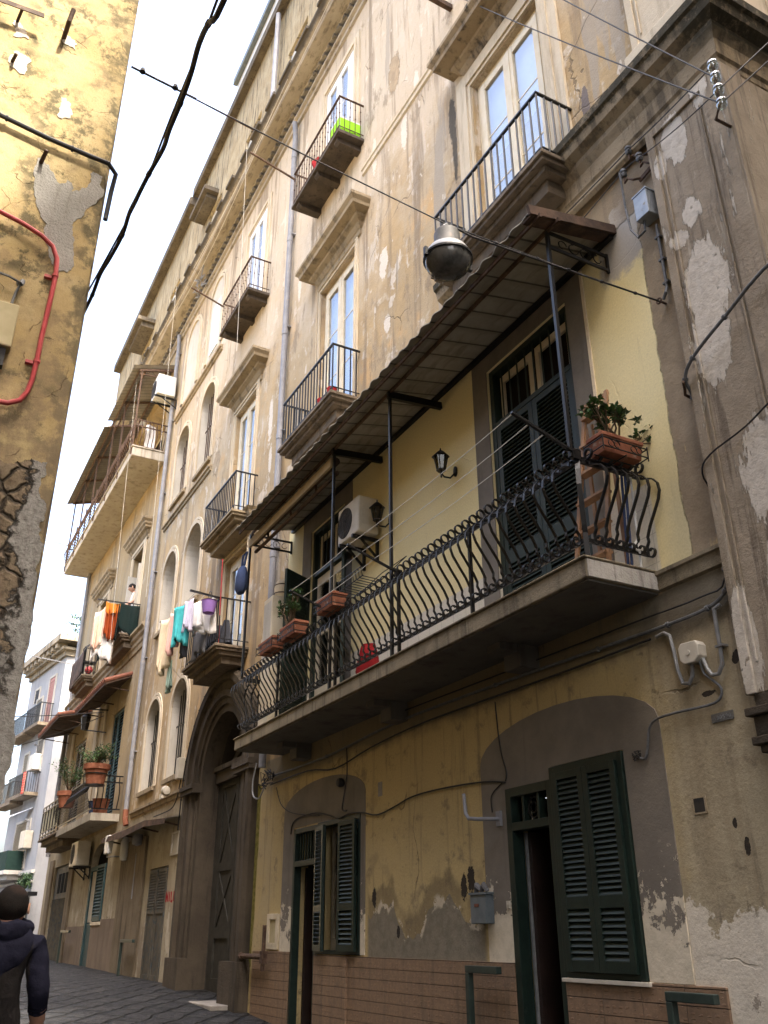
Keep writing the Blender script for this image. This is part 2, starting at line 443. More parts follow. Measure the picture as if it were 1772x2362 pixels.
def street_material():
    m = MT('basalt setts', .6, .3)
    # long lava slabs laid across the street
    wv = m.nt.nodes.new('ShaderNodeTexNoise'); m.nt.links.new(m.vec(1.7), wv.inputs['Vector']); wv.inputs['Scale'].default_value = 1; wv.inputs['Detail'].default_value = 3
    w1 = m.nt.nodes.new('ShaderNodeVectorMath'); w1.operation = 'SCALE'; m.nt.links.new(wv.outputs['Color'], w1.inputs[0]); w1.inputs['Scale'].default_value = .28
    w2 = m.nt.nodes.new('ShaderNodeVectorMath'); w2.operation = 'ADD'; m.nt.links.new(m.pos, w2.inputs[0]); m.nt.links.new(w1.outputs[0], w2.inputs[1])
    mp = m.nt.nodes.new('ShaderNodeMapping'); m.nt.links.new(w2.outputs[0], mp.inputs['Vector']); mp.inputs['Rotation'].default_value = (0, 0, R(38))
    b = m.nt.nodes.new('ShaderNodeTexBrick'); m.nt.links.new(mp.outputs[0], b.inputs['Vector'])
    b.inputs['Scale'].default_value = 1; b.inputs['Brick Width'].default_value = .62; b.inputs['Row Height'].default_value = .38
    b.inputs['Mortar Size'].default_value = .045; b.inputs['Mortar Smooth'].default_value = .6; b.inputs['Bias'].default_value = 0
    b.inputs['Color1'].default_value = (.017, .017, .0185, 1); b.inputs['Color2'].default_value = (.035, .0345, .0355, 1); b.inputs['Mortar'].default_value = (.007, .007, .006, 1)
    n = m.noise(9, 6, .65); f = m.noise(60, 4, .6)
    col = m.mix(n.step(.4, .7) * .5, b.outputs['Color'], (.03, .029, .029))
    mort = S(m.nt, b.outputs['Fac'])
    return m.done(col, n * .9 + f * .25 + m.noise(2.6, 3, .5, (3, 3, 3)) * 1.6 + mort * -1.9, .085, n.step(.3, .7, .45, .72))

def wainscot_material():
    m = MT('brown wall tiles', .55, .4)
    x, z = m.x, m.z
    tz = (z * (1 / .105))._op('FRACT', 0); tx = (x * (1 / .42))._op('FRACT', 0)
    n = m.noise(26, 5, .6); mk = m.noise((9, 9, 38), 3, .5, (2, 2, 2))
    jz = tz.step(.0, .07); jx = tx.step(0, .02)
    joint = (jz * jx).inv()
    col = m.mix(n.step(.3, .7), (.29, .19, .12), (.22, .148, .096))
    # little pressed marks that imitate rustic brick
    dash = ((x * (1 / .07))._op('FRACT', 0).step(.42, .5) * (z * (1 / .035))._op('FRACT', 0).step(.5, .62)) * mk.step(.52, .56)
    col = m.mix(dash * .5, col, (.33, .20, .12))
    col = m.mix(joint * .65, col, (.12, .07, .045))
    col = m.mix(m.noise(2.2, 6, .6).step(.5, .72) * .4, col, (.09, .068, .05))
    col = m.mix(m.noise((7, 7, .9), 5, .6, (4, 1, 1)).step(.5, .7) * .5, col, (.10, .078, .06))
    return m.done(col, joint * -1.0 + dash * .5 + n * .2, .009)

def grey_surround_material():
    m = MT('grey door surround', .9, .25)
    x, z = m.x, m.z
    n = m.noise(2.0, 7, .65); f = m.noise(9, 6, .7, (3, 1, 1)); nz = m.noise(3.4, 8, .72, (5, 5, 2)) - .5
    col = m.mix(n.step(.35, .65), (.175, .155, .13), (.225, .20, .165))
    col = m.mix(m.noise((6, 6, .6), 5, .6, (1, 4, 4)).step(.55, .75) * .4, col, (.10, .09, .075))
    peel = ((z * -.62) + nz * 1.9 + (m.noise(13, 5, .7) - .5) * .35).step(-1.13, -1.11)
    peel = peel * z.step(2.25, 2.05)
    col = m.mix(peel, col, m.mix(f.step(.4, .65), (.68, .61, .48), (.58, .52, .40)))
    return m.done(col, n * .5 + f * .3 + peel * -.6 + m.noise(60, 3) * .15, .012)

M['facade'] = facade_material()
M['corner_wall'] = corner_material()
M['street'] = street_material()
M['wainscot'] = wainscot_material()
M['grey_band'] = grey_surround_material()
streaky('old_stone', (.27, .215, .138), (.085, .07, .052), (.34, .275, .18), 1.0, .75, .012)
def course_material():
    m = MT('mossy course', .93, .2); a = m.noise(1.6, 7, .64); s = m.noise((7, 7, .8), 6, .68, (2, 1, 9)); f = m.noise(12, 7, .72, (5, 5, 5))
    col = m.mix(a.step(.32, .66), (.25, .195, .125), (.35, .28, .185)); col = m.mix(s.step(.48, .64) * .75, col, (.085, .068, .048)); col = m.mix(f.step(.56, .68) * .5, col, (.06, .05, .04))
    moss = (m.z + (f - .5) * .22).step(8.72, 8.80).mx((m.x + (a - .5) * .9).step(-3.75, -3.25) * (m.z).step(8.4, 8.6)) * (f * .6 + a * .6).step(.46, .62)
    col = m.mix(moss * .9, col, (.045, .042, .030))
    return m.done(col, f + a, .014)
M['mossy_course'] = course_material()
streaky('course_stone', (.235, .182, .118), (.04, .034, .027), (.31, .245, .16), 1.3, 1.0, .012)
def cornice_material():
    m = MT('cornice stone', .93, .2); a = m.noise(.8, 6, .62); s = m.noise((3.2, 9, 2.0), 6, .66, (2, 1, 9)); f = m.noise(7, 7, .7, (5, 5, 5))
    col = m.mix(a.step(.32, .68), (.30, .262, .205), (.40, .36, .295)); col = m.mix(s.step(.50, .66) * .7, col, (.13, .11, .085))
    lip = (m.y + (f - .5) * .10).step(-.47, -.53).mx((m.z + (f - .5) * .08).band(17.92, 18.04, .03) * .7)
    col = m.mix(lip * .9, col, (.06, .052, .042))
    return m.done(col, f + a, .02)
M['cornice_stone'] = cornice_material()
def pilaster_material():
    m = MT('pilaster plaster', .92, .25); x, z = m.x, m.z
    mid = m.noise(2.2, 8, .66); fine = m.noise(11, 7, .72, (2, 2, 2)); st = m.noise((11, 11, .7), 6, .68, (1, 3, 3)); pn = m.noise((9, 9, 2.2), 9, .76, (5, 1, 5)) - .5
    col = m.mix(mid.step(.35, .65), (.25, .205, .148), (.325, .27, .20))
    col = m.mix(st.step(.50, .64) * .75, col, (.115, .09, .066))
    col = m.mix(m.noise((16, 16, 1.1), 6, .7, (7, 7, 1)).step(.60, .66) * .7, col, (.42, .37, .29))
    pale = x.blobs(z, pn, [(-3.74, 7.85, .13, .26), (-3.93, 7.7, .06, .15), (-3.72, 7.0, .11, .15), (-3.87, 6.82, .09, .1), (-3.70, 6.25, .22, .42), (-3.76, 5.75, .18, .42), (-3.5, 4.5, .25, .4), (-3.5, 3.5, .2, .5), (-3.95, 3.35, .1, .4), (-3.4, 8.1, .1, .2)], 4.2, .08)
    pale = (pale * fine.step(.30, .36)).mx(m.noise((13, 13, 1.4), 9, .74, (2, 8, 8)).step(.60, .63) * .8)
    col = m.mix(pale, col, m.mix(fine.step(.42, .66), (.58, .53, .45), (.47, .42, .35)))
    return m.done(col, mid * .8 + fine * .6 + pale * .7 + m.noise(60, 3) * .2, .018)
M['pilaster_plaster'] = pilaster_material()
streaky('roof_stone', (.26, .22, .16), (.05, .043, .035), (.38, .33, .25), 1.2, 1.0, .02)
streaky('attic_plaster', (.32, .255, .15), (.06, .052, .04), (.43, .37, .25), 1.6, 1.0, .03)
streaky('balcony_dark', (.065, .053, .043), (.025, .021, .018), (.105, .085, .065), 2, .7, .01)
streaky('trim_paint', (.52, .44, .32), (.27, .215, .15), (.58, .51, .39), 1.5, .55, .005)
streaky('piperno_dark', (.040, .035, .028), (.018, .016, .013), (.058, .05, .04), 1.4, .6, .01)
streaky('pier_stone', (.17, .135, .092), (.055, .045, .034), (.24, .195, .135), 1.3, .8, .012)
streaky('piperno', (.060, .048, .035), (.02, .017, .013), (.092, .074, .053), 1.4, .7, .012)
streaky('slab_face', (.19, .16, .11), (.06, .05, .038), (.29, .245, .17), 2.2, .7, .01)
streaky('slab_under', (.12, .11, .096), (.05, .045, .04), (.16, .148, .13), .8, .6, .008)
streaky('slab_end_lime_shadows', (.36, .34, .31), (.14, .13, .115), (.44, .42, .385), 2.4, .9, .008)  # pale lime with the baluster shadow stripes painted in
streaky('lime_white', (.56, .52, .47), (.30, .275, .24), (.66, .62, .57), 2.0, .5, .008)
streaky('balcony_stone', (.125, .098, .072), (.045, .036, .028), (.21, .165, .115), 2.0, .7, .012)
streaky('terrace_concrete', (.37, .335, .275), (.17, .145, .11), (.44, .405, .34), 1.0, .7, .01)
streaky('pale_house', (.31, .315, .325), (.17, .17, .175), (.38, .38, .385), .7, .4, .01)
streaky('yellow_house', (.58, .44, .24), (.40, .30, .16), (.64, .50, .30), .7, .3, .01)
streaky('shade_block_wall', (.22, .175, .115), (.12, .10, .07), (.26, .21, .14), .6, .5, .01)  # dark wall of the added blocks, throws little light back
streaky('cement_patch', (.27, .258, .232), (.15, .14, .12), (.34, .325, .295), 5, .45, .008)
streaky('roof_dark', (.10, .085, .065), (.04, .034, .027), (.16, .135, .10), 2, .8, .03)
streaky('rubble', (.17, .13, .085), (.04, .032, .024), (.26, .21, .15), 9, 1.0, .05)
streaky('niche_white', (.46, .43, .37), (.28, .25, .20), (.54, .51, .45), 1.2, .4, .008)
streaky('pale_patch', (.56, .49, .40), (.40, .34, .27), (.64, .58, .49), 5, .4, .006)
def canopy_material():
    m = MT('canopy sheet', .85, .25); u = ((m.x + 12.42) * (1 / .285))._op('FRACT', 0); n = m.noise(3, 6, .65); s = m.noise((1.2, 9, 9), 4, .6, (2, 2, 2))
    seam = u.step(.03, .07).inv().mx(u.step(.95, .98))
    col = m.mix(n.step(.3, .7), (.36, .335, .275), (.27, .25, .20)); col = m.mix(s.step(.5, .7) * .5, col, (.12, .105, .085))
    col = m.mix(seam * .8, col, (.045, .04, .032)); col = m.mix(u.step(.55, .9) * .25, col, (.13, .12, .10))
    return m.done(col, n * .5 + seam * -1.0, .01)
M['canopy_sheet'] = canopy_material()
streaky('sheet_under', (.24, .215, .17), (.09, .08, .064), (.30, .27, .215), 2, .5, .004)
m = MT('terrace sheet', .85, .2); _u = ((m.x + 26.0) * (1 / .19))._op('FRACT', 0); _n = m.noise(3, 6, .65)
M['terrace_sheet'] = m.done(m.mix(_u.band(.3, .8, .18) * .75, m.mix(_n.step(.35, .65), (.36, .335, .295), (.27, .25, .215)), (.10, .09, .075)), _n, .004)  # dark stripes paint the shading of the corrugations
stuffy('iron', (.005, .005, .0055), (.009, .0085, .0085), 14, .42, .42, 0, .001, 120)
stuffy('rusty_iron', (.055, .032, .022), (.12, .075, .05), 12, .8, .3, 0, .002, 90)
stuffy('green_paint', (.0065, .0165, .0125), (.010, .023, .0175), 9, .5, .4, 0, .0015, 70, c3=(.022, .034, .027), th3=(.62, .7))
stuffy('green_slat', (.014, .024, .017), (.020, .032, .022), 9, .5, .45, 0, .001, 70)
stuffy('dark_wood', (.032, .030, .024), (.05, .046, .037), 6, .7, .3, 0, .003, 40)
stuffy('cream_paint', (.60, .52, .37), (.67, .60, .46), 5, .6, .35, 0, .002, 60, c3=(.42, .35, .24), th3=(.64, .70))
stuffy('pipe_grey', (.20, .205, .225), (.26, .265, .285), 4, .6, .4, 0, .001, 60, c3=(.30, .27, .22), th3=(.6, .68))
stuffy('steel_grey', (.20, .205, .21), (.28, .285, .29), 8, .5, .5, .3, .001, 90)
stuffy('lamp_metal', (.07, .068, .065), (.11, .107, .10), 9, .6, .4, .15, .001, 90, c3=(.13, .10, .08), th3=(.62, .7))
stuffy('cable', (.014, .014, .016), (.026, .025, .026), 20, .6, .35, 0, 0)
stuffy('cable_grey', (.10, .105, .11), (.15, .155, .16), 20, .6, .35, 0, 0)
stuffy('wire_white', (.55, .53, .47), (.62, .60, .55), 10, .6, .3, 0, 0)
stuffy('red_pvc', (.42, .045, .05), (.50, .075, .075), 9, .45, .45, 0, .001, 60, c3=(.30, .06, .05), th3=(.6, .7))
stuffy('terracotta', (.20, .072, .042), (.27, .108, .062), 7, .8, .2, 0, .003, 60, c3=(.34, .25, .19), th3=(.60, .72))
stuffy('soil', (.03, .02, .012), (.055, .04, .025), 40, .95, .1, 0, .01, 60)
stuffy('leaf_dark', (.030, .065, .024), (.052, .105, .04), 8, .5, .4, 0, 0)
stuffy('leaf_light', (.055, .12, .03), (.09, .17, .045), 8, .5, .4, 0, 0)
stuffy('stem', (.09, .065, .04), (.15, .11, .07), 20, .85, .2, 0, 0)
stuffy('white_plastic', (.60, .60, .58), (.68, .68, .66), 3, .45, .4, 0, .001, 40, c3=(.50, .46, .38), th3=(.62, .72))
stuffy('old_white_plastic', (.50, .46, .38), (.57, .53, .45), 6, .5, .4, 0, .001, 40)
stuffy('dark_grille', (.02, .02, .02), (.04, .035, .03), 9, .6, .3, 0, 0)
stuffy('ladder_wood', (.25, .135, .068), (.34, .20, .11), 8, .65, .3, 0, .002, 50)
stuffy('barrier_green', (.018, .032, .028), (.03, .048, .042), 9, .45, .45, 0, .001, 60)
stuffy('blue_grey_paint', (.10, .125, .14), (.135, .16, .175), 9, .5, .4, 0, .001, 60)
stuffy('roof_tile', (.17, .065, .042), (.24, .10, .065), 9, .8, .25, 0, .002, 50)
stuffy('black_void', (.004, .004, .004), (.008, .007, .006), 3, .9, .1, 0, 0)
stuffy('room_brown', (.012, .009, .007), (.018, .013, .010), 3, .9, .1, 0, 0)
stuffy('curtain', (.60, .62, .68), (.72, .73, .76), 3, .9, .2, 0, 0)
stuffy('inner_shutter', (.40, .34, .19), (.50, .43, .26), 4, .7, .3, 0, 0)
stuffy('marble_sill', (.50, .46, .38), (.58, .54, .47), 8, .5, .4, 0, 0)
stuffy('rust_sheet', (.05, .035, .028), (.11, .07, .05), 5, .85, .2, 0, .003, 40)
stuffy('skin', (.50, .28, .19), (.56, .33, .23), 12, .55, .4, 0, 0)
stuffy('charcoal_cloth', (.014, .0125, .0125), (.021, .019, .019), 6, .92, .12, 0, .012, 14)
stuffy('hair', (.009, .007, .006), (.018, .013, .010), 60, .8, .25, 0, .003, 150)
stuffy('navy_cloth', (.0075, .008, .017), (.012, .0125, .025), 9, .9, .12, 0, .010, 16)
stuffy('jeans', (.03, .04, .07), (.05, .06, .09), 12, .9, .15, 0, .003, 120)
stuffy('shoe', (.03, .028, .026), (.05, .046, .042), 9, .6, .3, 0, 0)
stuffy('shirt_peach', (.62, .26, .17), (.70, .36, .26), 8, .9, .15, 0, .003, 60)
stuffy('shirt_white', (.74, .70, .64), (.80, .77, .72), 8, .9, .15, 0, .003, 60)
def cloth(n, c): stuffy(n, c, tuple(min(1, k * 1.15) for k in c), 7, .9, .12, 0, .003, 50)
cloth('cloth_white', (.72, .71, .70)); cloth('cloth_cream', (.68, .58, .42)); cloth('cloth_pink', (.66, .40, .36)); cloth('cloth_teal', (.06, .38, .42))
cloth('cloth_lilac', (.52, .50, .64)); cloth('cloth_dark', (.045, .048, .058)); cloth('cloth_grey', (.14, .14, .145)); cloth('cloth_orange', (.62, .21, .035)); cloth('cloth_rust', (.28, .055, .015))
cloth('cloth_peach', (.70, .50, .40)); cloth('cloth_blue', (.05, .07, .14)); cloth('cloth_mint', (.30, .42, .36)); cloth('net_green', (.02, .042, .036)); cloth('bag_red', (.30, .022, .025)); cloth('rag', (.36, .22, .17)); cloth('lilac_plastic', (.26, .15, .42)); cloth('lime_green', (.26, .60, .03)); cloth('check_red', (.55, .13, .10)); cloth('awning_stripe', (.36, .28, .17)); cloth('awning_white', (.70, .72, .76))

def glass_mat(name, tint, mixf):
    m = MT(name, .03, .5); nt = m.nt
    g = nt.nodes.new('ShaderNodeBsdfGlossy'); g.inputs['Roughness'].default_value = .03; g.inputs['Color'].default_value = (.95, .97, 1, 1)
    t = nt.nodes.new('ShaderNodeBsdfTransparent'); t.inputs['Color'].default_value = (*tint, 1)
    x = nt.nodes.new('ShaderNodeMixShader'); x.inputs[0].default_value = mixf
    nt.links.new(t.outputs[0], x.inputs[1]); nt.links.new(g.outputs[0], x.inputs[2])
    nt.links.new(x.outputs[0], nt.nodes['Material Output'].inputs['Surface'])
    M[name] = m.mat
glass_mat('glass', (.86, .88, .90), .24)
m = MT('lamp_bowl', .16, .6); m.done(m.mix(m.noise((14, 14, 2.5), 5, .6).step(.35, .65), (.20, .195, .185), (.11, .107, .10)))
_t = m.nt.nodes.new('ShaderNodeBsdfTransparent'); _t.inputs['Color'].default_value = (.6, .6, .58, 1); _x = m.nt.nodes.new('ShaderNodeMixShader'); _x.inputs[0].default_value = .72
m.nt.links.new(_t.outputs[0], _x.inputs[1]); m.nt.links.new(m.b.outputs[0], _x.inputs[2]); m.nt.links.new(_x.outputs[0], m.nt.nodes['Material Output'].inputs['Surface']); M['lamp_glass'] = m.mat
glass_mat('lantern_glass', (.30, .28, .20), .05)
glass_mat('insulator_glass', (.80, .86, .84), .30)
def net_mat(name, colr, a):
    m = MT(name, .9, .1); nt = m.nt
    m.b.inputs['Base Color'].default_value = (*colr, 1)
    t = nt.nodes.new('ShaderNodeBsdfTransparent'); x = nt.nodes.new('ShaderNodeMixShader'); x.inputs[0].default_value = a
    nt.links.new(t.outputs[0], x.inputs[1]); nt.links.new(m.b.outputs[0], x.inputs[2]); nt.links.new(x.outputs[0], nt.nodes['Material Output'].inputs['Surface'])
    M[name] = m.mat
net_mat('netting', (.010, .022, .021), .85)
net_mat('panel_glass', (.42, .42, .33), .8)

# ================================================================== SETTING
GP = [(-75, 1.9), (-46, 1.35), (-34, 1.0), (-25, .92), (-17.4, .82), (-14, .66), (-10, .38), (-6, .14), (-3, .02), (0, 0), (12, -.1), (40, -.1)]
def gz(x):
    for (a, za), (b, zb) in zip(GP, GP[1:]):
        if a <= x <= b: return za + (zb - za) * (x - a) / (b - a)
    return GP[-1][1]
b = MB()
xs = sorted(set([p[0] for p in GP] + [-46 + i for i in range(60)]))
b.grid([[(x, y, gz(x)) for y in (-40, -12, -4.6, -2, -.02, 6, 40)] for x in xs])
tag(b.build('street', M['street']), None, None, kind='structure')

# ================================================================== APARTMENT BUILDING
BA = thing('apartment_building', 'long weathered ochre apartment building with iron balconies, a stone portal and green shutters', 'building', (-12, 0, 0))
XR = -3.27           # street corner
XB = -22.05          # where the next house begins

def opening_wall(x0, x1, z0, z1, ops, y=0.0, reveal_mat=0, base=None):
    """wall sheet at y with rectangular or arched openings (x0,x1,z0,z1,depth,rise)"""
    w = MB()
    X = sorted(set([x0, x1] + [o[0] for o in ops] + [o[1] for o in ops] + [x0 + (x1 - x0) * i / 8 for i in range(9)]))
    Z = sorted(set([z0, z1] + [o[2] for o in ops] + [o[3] for o in ops]))
    for xa, xb in zip(X, X[1:]):
        for za, zb in zip(Z, Z[1:]):
            cx, cz = (xa + xb) / 2, (za + zb) / 2
            if any(o[0] < cx < o[1] and o[2] < cz < o[3] for o in ops): continue
            w.face([(xa, y, za), (xb, y, za), (xb, y, zb), (xa, y, zb)])
    for a, c, d, e, dep, rise in ops:
        w.cur = 1 if reveal_mat else 0
        if rise > 0:
            rx = (c - a) / 2; cx = (a + c) / 2; sp = e - rise
            cur = [(cx + rx * math.cos(PI * i / 18), sp + rise * math.sin(PI * i / 18)) for i in range(19)]   # right to left
            w.cur = 0
            for i in range(18):
                (xa, za), (xb, zb) = cur[i], cur[i + 1]
                w.face([(xb, y, zb), (xa, y, za), (xa, y, e), (xb, y, e)])
            w.cur = 1 if reveal_mat else 0
            prof = [(c, d)] + cur + [(a, d)]
        else:
            prof = [(c, d), (c, e), (a, e), (a, d)]
        for (xa, za), (xb, zb) in zip(prof, prof[1:]):
            w.face([(xa, y, za), (xb, y, zb), (xb, y + dep, zb), (xa, y + dep, za)])
        w.face([(a, y, d), (c, y, d), (c, y + dep, d), (a, y + dep, d)])
        w.cur = 0
    return w

AW = [(-19.0, -17.85, 11.62, 13.95, .5), (-21.12, -19.92, 11.72, 13.82, .5), (-19.22, -17.9, 8.22, 10.18, .5),
      (-21.17, -19.9, 8.26, 10.22, .5), (-19.08, -17.86, 4.52, 6.54, .5), (-21.16, -19.96, 4.52, 6.54, .5)]
PORT = (-16.4, -14.2, .55, 5.2, .75, 1.1)
WINS = dict(A=(-6.76, -5.36, 8.74, 11.86), B=(-11.62, -10.27, 8.8, 11.88), C=(-16.02, -14.78, 8.76, 11.72),
            UB=(-11.6, -10.42, 14.1, 16.86), UC=(-16.0, -14.86, 13.95, 16.75), C1=(-15.95, -14.72, 6.2, 8.25))
ops = [(a, c, d, e, .06 if k[0] == 'U' else .16, 0) for k, (a, c, d, e) in WINS.items()]
ops += [(a, c, d, e, dp, (c - a) / 2) for a, c, d, e, dp in AW]
ops += [PORT,
        (-6.86, -5.45, 4.18, 7.33, .14, 0), (-11.70, -10.51, 4.18, 7.27, .14, 0),                # doors onto the long balcony
        (-6.98, -6.30, -.1, 2.80, .22, 0), (-6.29, -5.37, 1.285, 2.895, .12, 0),                # right basement dwelling
        (-11.97, -11.18, -.1, 2.90, .22, 0), (-11.18, -9.93, 1.38, 2.915, .12, 0),              # left basement dwelling
        (-19.52, -18.16, .7, 2.82, .08, 0)]
w = opening_wall(XB, XR, -.2, 17.9, ops)
# side wall on the cross street and the back, so the house is a solid body
w.face([(XR, 0, -.2), (XR, 14, -.2), (XR, 14, 26), (XR, 0, 26)])
w.face([(XR, 14, -.2), (XB, 14, -.2), (XB, 14, 23), (XR, 14, 26)])
wall = w.build('wall', M['facade'], BA)
b = MB()
# attic storey above the cornice
AO = [(-14.2, -13.0, 18.9, 21.1, .12, 0), (-17.2, -16.0, 18.9, 21.1, .12, 0), (-20.4, -19.2, 18.9, 21.1, .12, 0), (-10.6, -9.4, 18.9, 21.1, .12, 0)]
at = opening_wall(XB, XR, 17.9, 23.3, AO, .02)
at.build('attic_wall', M['attic_plaster'], BA)
b.box(XB, XR, -.18, 14, 23.3, 23.62)
b.build('roof', M['roof_dark'], BA)
b = MB(); b.box(-18.15, -3.4, -.24, -.121, 24.22, 24.44)
b.build('gutter', M['blue_grey_paint'], BA)
b = MB(); b.box(-18.1, -3.4, -.12, .2, 23.622, 24.4)
b.build('parapet', M['white_plastic'], BA)
for i, (a, c, d, e, dp, _) in enumerate(AO):
    f = MB(); f.box(a, c, .1, .13, d, e)
    for k in range(11): f.box(a + .04 + k * (c - a - .08) / 10 - .018, a + .04 + k * (c - a - .08) / 10 + .018, .06, .099, d, d + 1.35)
    f.build('attic_window', M['white_plastic'], BA)
for x in (-20.3,):
    f = MB(); f.box(x - .75, x + .75, -.42, .02, 21.35, 21.5); f.box(x - .6, x + .6, -.3, .02, 21.2, 21.349); f.build('window_hood', M['roof_dark'], BA)
f = MB(); f.tube([(-14.75, -.12, 23.2), (-14.75, -.12, 19.2), (-14.6, -.3, 18.8)], .07, 8); f.build('attic_pipe', M['pipe_grey'], BA, True)

# main cornice with dentils and its mouldings
def main_cornice(x0, x1, parent, mat):
    c = MB()
    c.sweepx([(0, 17.62), (-.05, 17.64), (-.05, 17.72), (-.03, 17.73), (-.03, 17.80), (-.09, 17.83), (-.09, 17.9), (-.05, 17.92), (-.05, 18.02), (-.13, 18.06), (-.13, 18.12),
              (-.42, 18.16), (-.44, 18.24), (-.50, 18.27), (-.56, 18.36), (-.56, 18.42), (0, 18.5)], x0, x1)
    n = int((x1 - x0) / .24)
    for i in range(n):
        x = x0 + .12 + i * (x1 - x0) / n; c.box(x - .045, x + .045, -.16, -.02, 17.93, 18.01)
    for i in range(int((x1 - x0) / .9)):                 # broken lip
        x = x0 + .4 + i * .9; c.box(x - .3 * rnd.random() - .05, x + .3, -.60 - .03 * rnd.random(), -.5, 18.37, 18.45)
    return c.build('cornice', mat, parent)
main_cornice(XB, XR, BA, M['cornice_stone'])

# string course over the first floor, turning the corner
def course(prof, x0, parent, mat, name, side=6):
    c = MB()
    rows = [[(x0, y, z) for y, z in prof], [(XR - y, y, z) for y, z in prof], [(XR - y, side, z) for y, z in prof]]
    c.grid(rows); c.face([(x0, y, z) for y, z in prof] + [(x0, .02, prof[-1][1]), (x0, .02, prof[0][1])])
    return c.build(name, mat, parent)
PC = [(-.06, 8.16), (-.09, 8.20), (-.09, 8.27), (-.11, 8.30), (-.115, 8.47), (-.13, 8.50), (-.16, 8.56), (-.16, 8.62), (-.24, 8.68), (-.26, 8.78), (-.29, 8.80), (-.30, 8.88), (-.06, 8.93)]
course(PC, -7.45, BA, M['mossy_course'], 'string_course')
c = MB(); c.sweepx([(-.0, 8.1), (-.04, 8.12), (-.04, 8.18), (-.02, 8.2), (-.02, 8.5), (-.05, 8.55), (-.09, 8.62), (-.10, 8.68), (0, 8.72)], -14.2, -7.45)
c.build('string_course', M['trim_paint'], BA)
c = MB(); c.sweepx([(0, 13.2), (-.03, 13.22), (-.03, 13.3), (-.05, 13.32), (-.05, 13.36), (0, 13.4)], -10.0, -7.0); c.build('string_course', M['trim_paint'], BA)
c = MB(); c.sweepx([(0, 4.00), (-.03, 4.015), (-.035, 4.06), (-.025, 4.065), (-.03, 4.12), (-.05, 4.13), (-.05, 4.16), (0, 4.175)], -4.74, -4.05); c.build('string_course', M['slab_face'], BA)

# corner pilasters, lower and upper, on both faces of the corner
def pilaster(xl, z0, z1, p, name, mat, side=1.0):
    c = MB()
    xr = XR + p
    c.box(xl, xr, -p, .01, z0, z1); c.box(XR, xr, .011, side, z0, z1)
    # raised frames
    q = p + .025
    for a, d in ((xl, xl + .085), (XR - .12, xr)):
        c.box(a, d, -q, -p - .001, z0, z1)
    for a, d in ((xl + .115, xl + .135), (XR - .17, XR - .15)):
        c.box(a, d, -q + .01, -p - .001, z0 + .2, z1 - .2)
    c.box(xr + .001, xr + .024, -q, .12, z0, z1); c.box(xr + .001, xr + .024, side - .12, side, z0, z1)
    c.box(xl + .086, XR - .121, -q, -p - .001, z1 - .09, z1)
    return c.build(name, mat, BA, bevel=.006)
pilaster(-4.03, 3.02, 8.158, .10, 'corner_pilaster', M['pilaster_plaster'])
pilaster(-4.02, 9.22, 17.6, .07, 'corner_pilaster', M['trim_paint'])
c = MB(); c.box(-4.08, XR + .16, -.16, .012, 8.935, 9.215); c.box(XR + .002, XR + .16, .013, 1.05, 8.935, 9.215); c.build('pedestal', M['trim_paint'], BA, bevel=.01)
c = MB()
for d, za, zb in ((.0, 2.931, 3.019), (.055, 2.875, 2.93), (.02, 2.745, 2.874), (.045, 2.69, 2.744), (.012, 2.64, 2.689)):
    c.box(-3.985 - d, XR + .1 + d, -.1 - d, .01, za, zb)
c.build('pilaster_foot', M['piperno'], BA, bevel=.008)

# ---- plaster breaks
def breaks(name, lst, mat, parent, th=.006, y=0.0):
    p = MB()
    for poly in lst: p.prism(poly, y - th, y + .001)
    return p.build(name, mat, parent)
stuffy('black_stain', (.05, .045, .035), (.10, .085, .06), 9, .95, .1)
# ---- window surrounds and pediments
def pediment(x0, x1, z, parent, mat, d=.36, h=.36):
    c = MB()
    c.sweepx([(0, z - .22), (-.03, z - .2), (-.03, z - .1), (-.05, z - .08), (-.09, z), (-.16, z + .05), (-.17, z + .10), (-d + .06, z + .14), (-d + .05, z + .2), (-d, z + .26), (-d, z + h - .04), (0, z + h)], x0 + d, x1 - d, True, True)
    return c.build('pediment', mat, parent)
def surround(x0, x1, z0, z1, parent, mat, wd=.26):
    c = MB()
    for k, (w1, w2, y) in enumerate(((wd, wd * .55, .035), (wd * .55, .06, .055), (.06, 0.0, .03))):
        c.box(x0 - w1, x0 - w2, -y, .01, z0, z1 + w1); c.box(x1 + w2, x1 + w1, -y, .01, z0, z1 + w1)
        c.box(x0 - w2 + .001, x1 + w2 - .001, -y + .001, .01, z1 + w2, z1 + w1 - .001)
    return c.build('surround', mat, parent)
surround(-6.78, -5.34, 8.74, 11.88, BA, M['trim_paint'], .31)
surround(-11.64, -10.25, 8.8, 11.9, BA, M['trim_paint'], .10)
surround(-16.04, -14.76, 8.76, 11.74, BA, M['trim_paint'], .14)
surround(-15.97, -14.7, 6.2, 8.27, BA, M['trim_paint'], .14)
surround(-11.62, -10.4, 14.1, 16.88, BA, M['trim_paint'], .24)
surround(-16.02, -14.84, 13.95, 16.77, BA, M['trim_paint'], .22)
pediment(-7.25, -4.85, 12.28, BA, M['course_stone'], .40)
pediment(-12.05, -9.72, 12.2, BA, M['old_stone'], .36)
pediment(-16.5, -14.2, 12.02, BA, M['old_stone'], .36)
pediment(-16.4, -14.2, 8.52, BA, M['old_stone'], .25, .3)

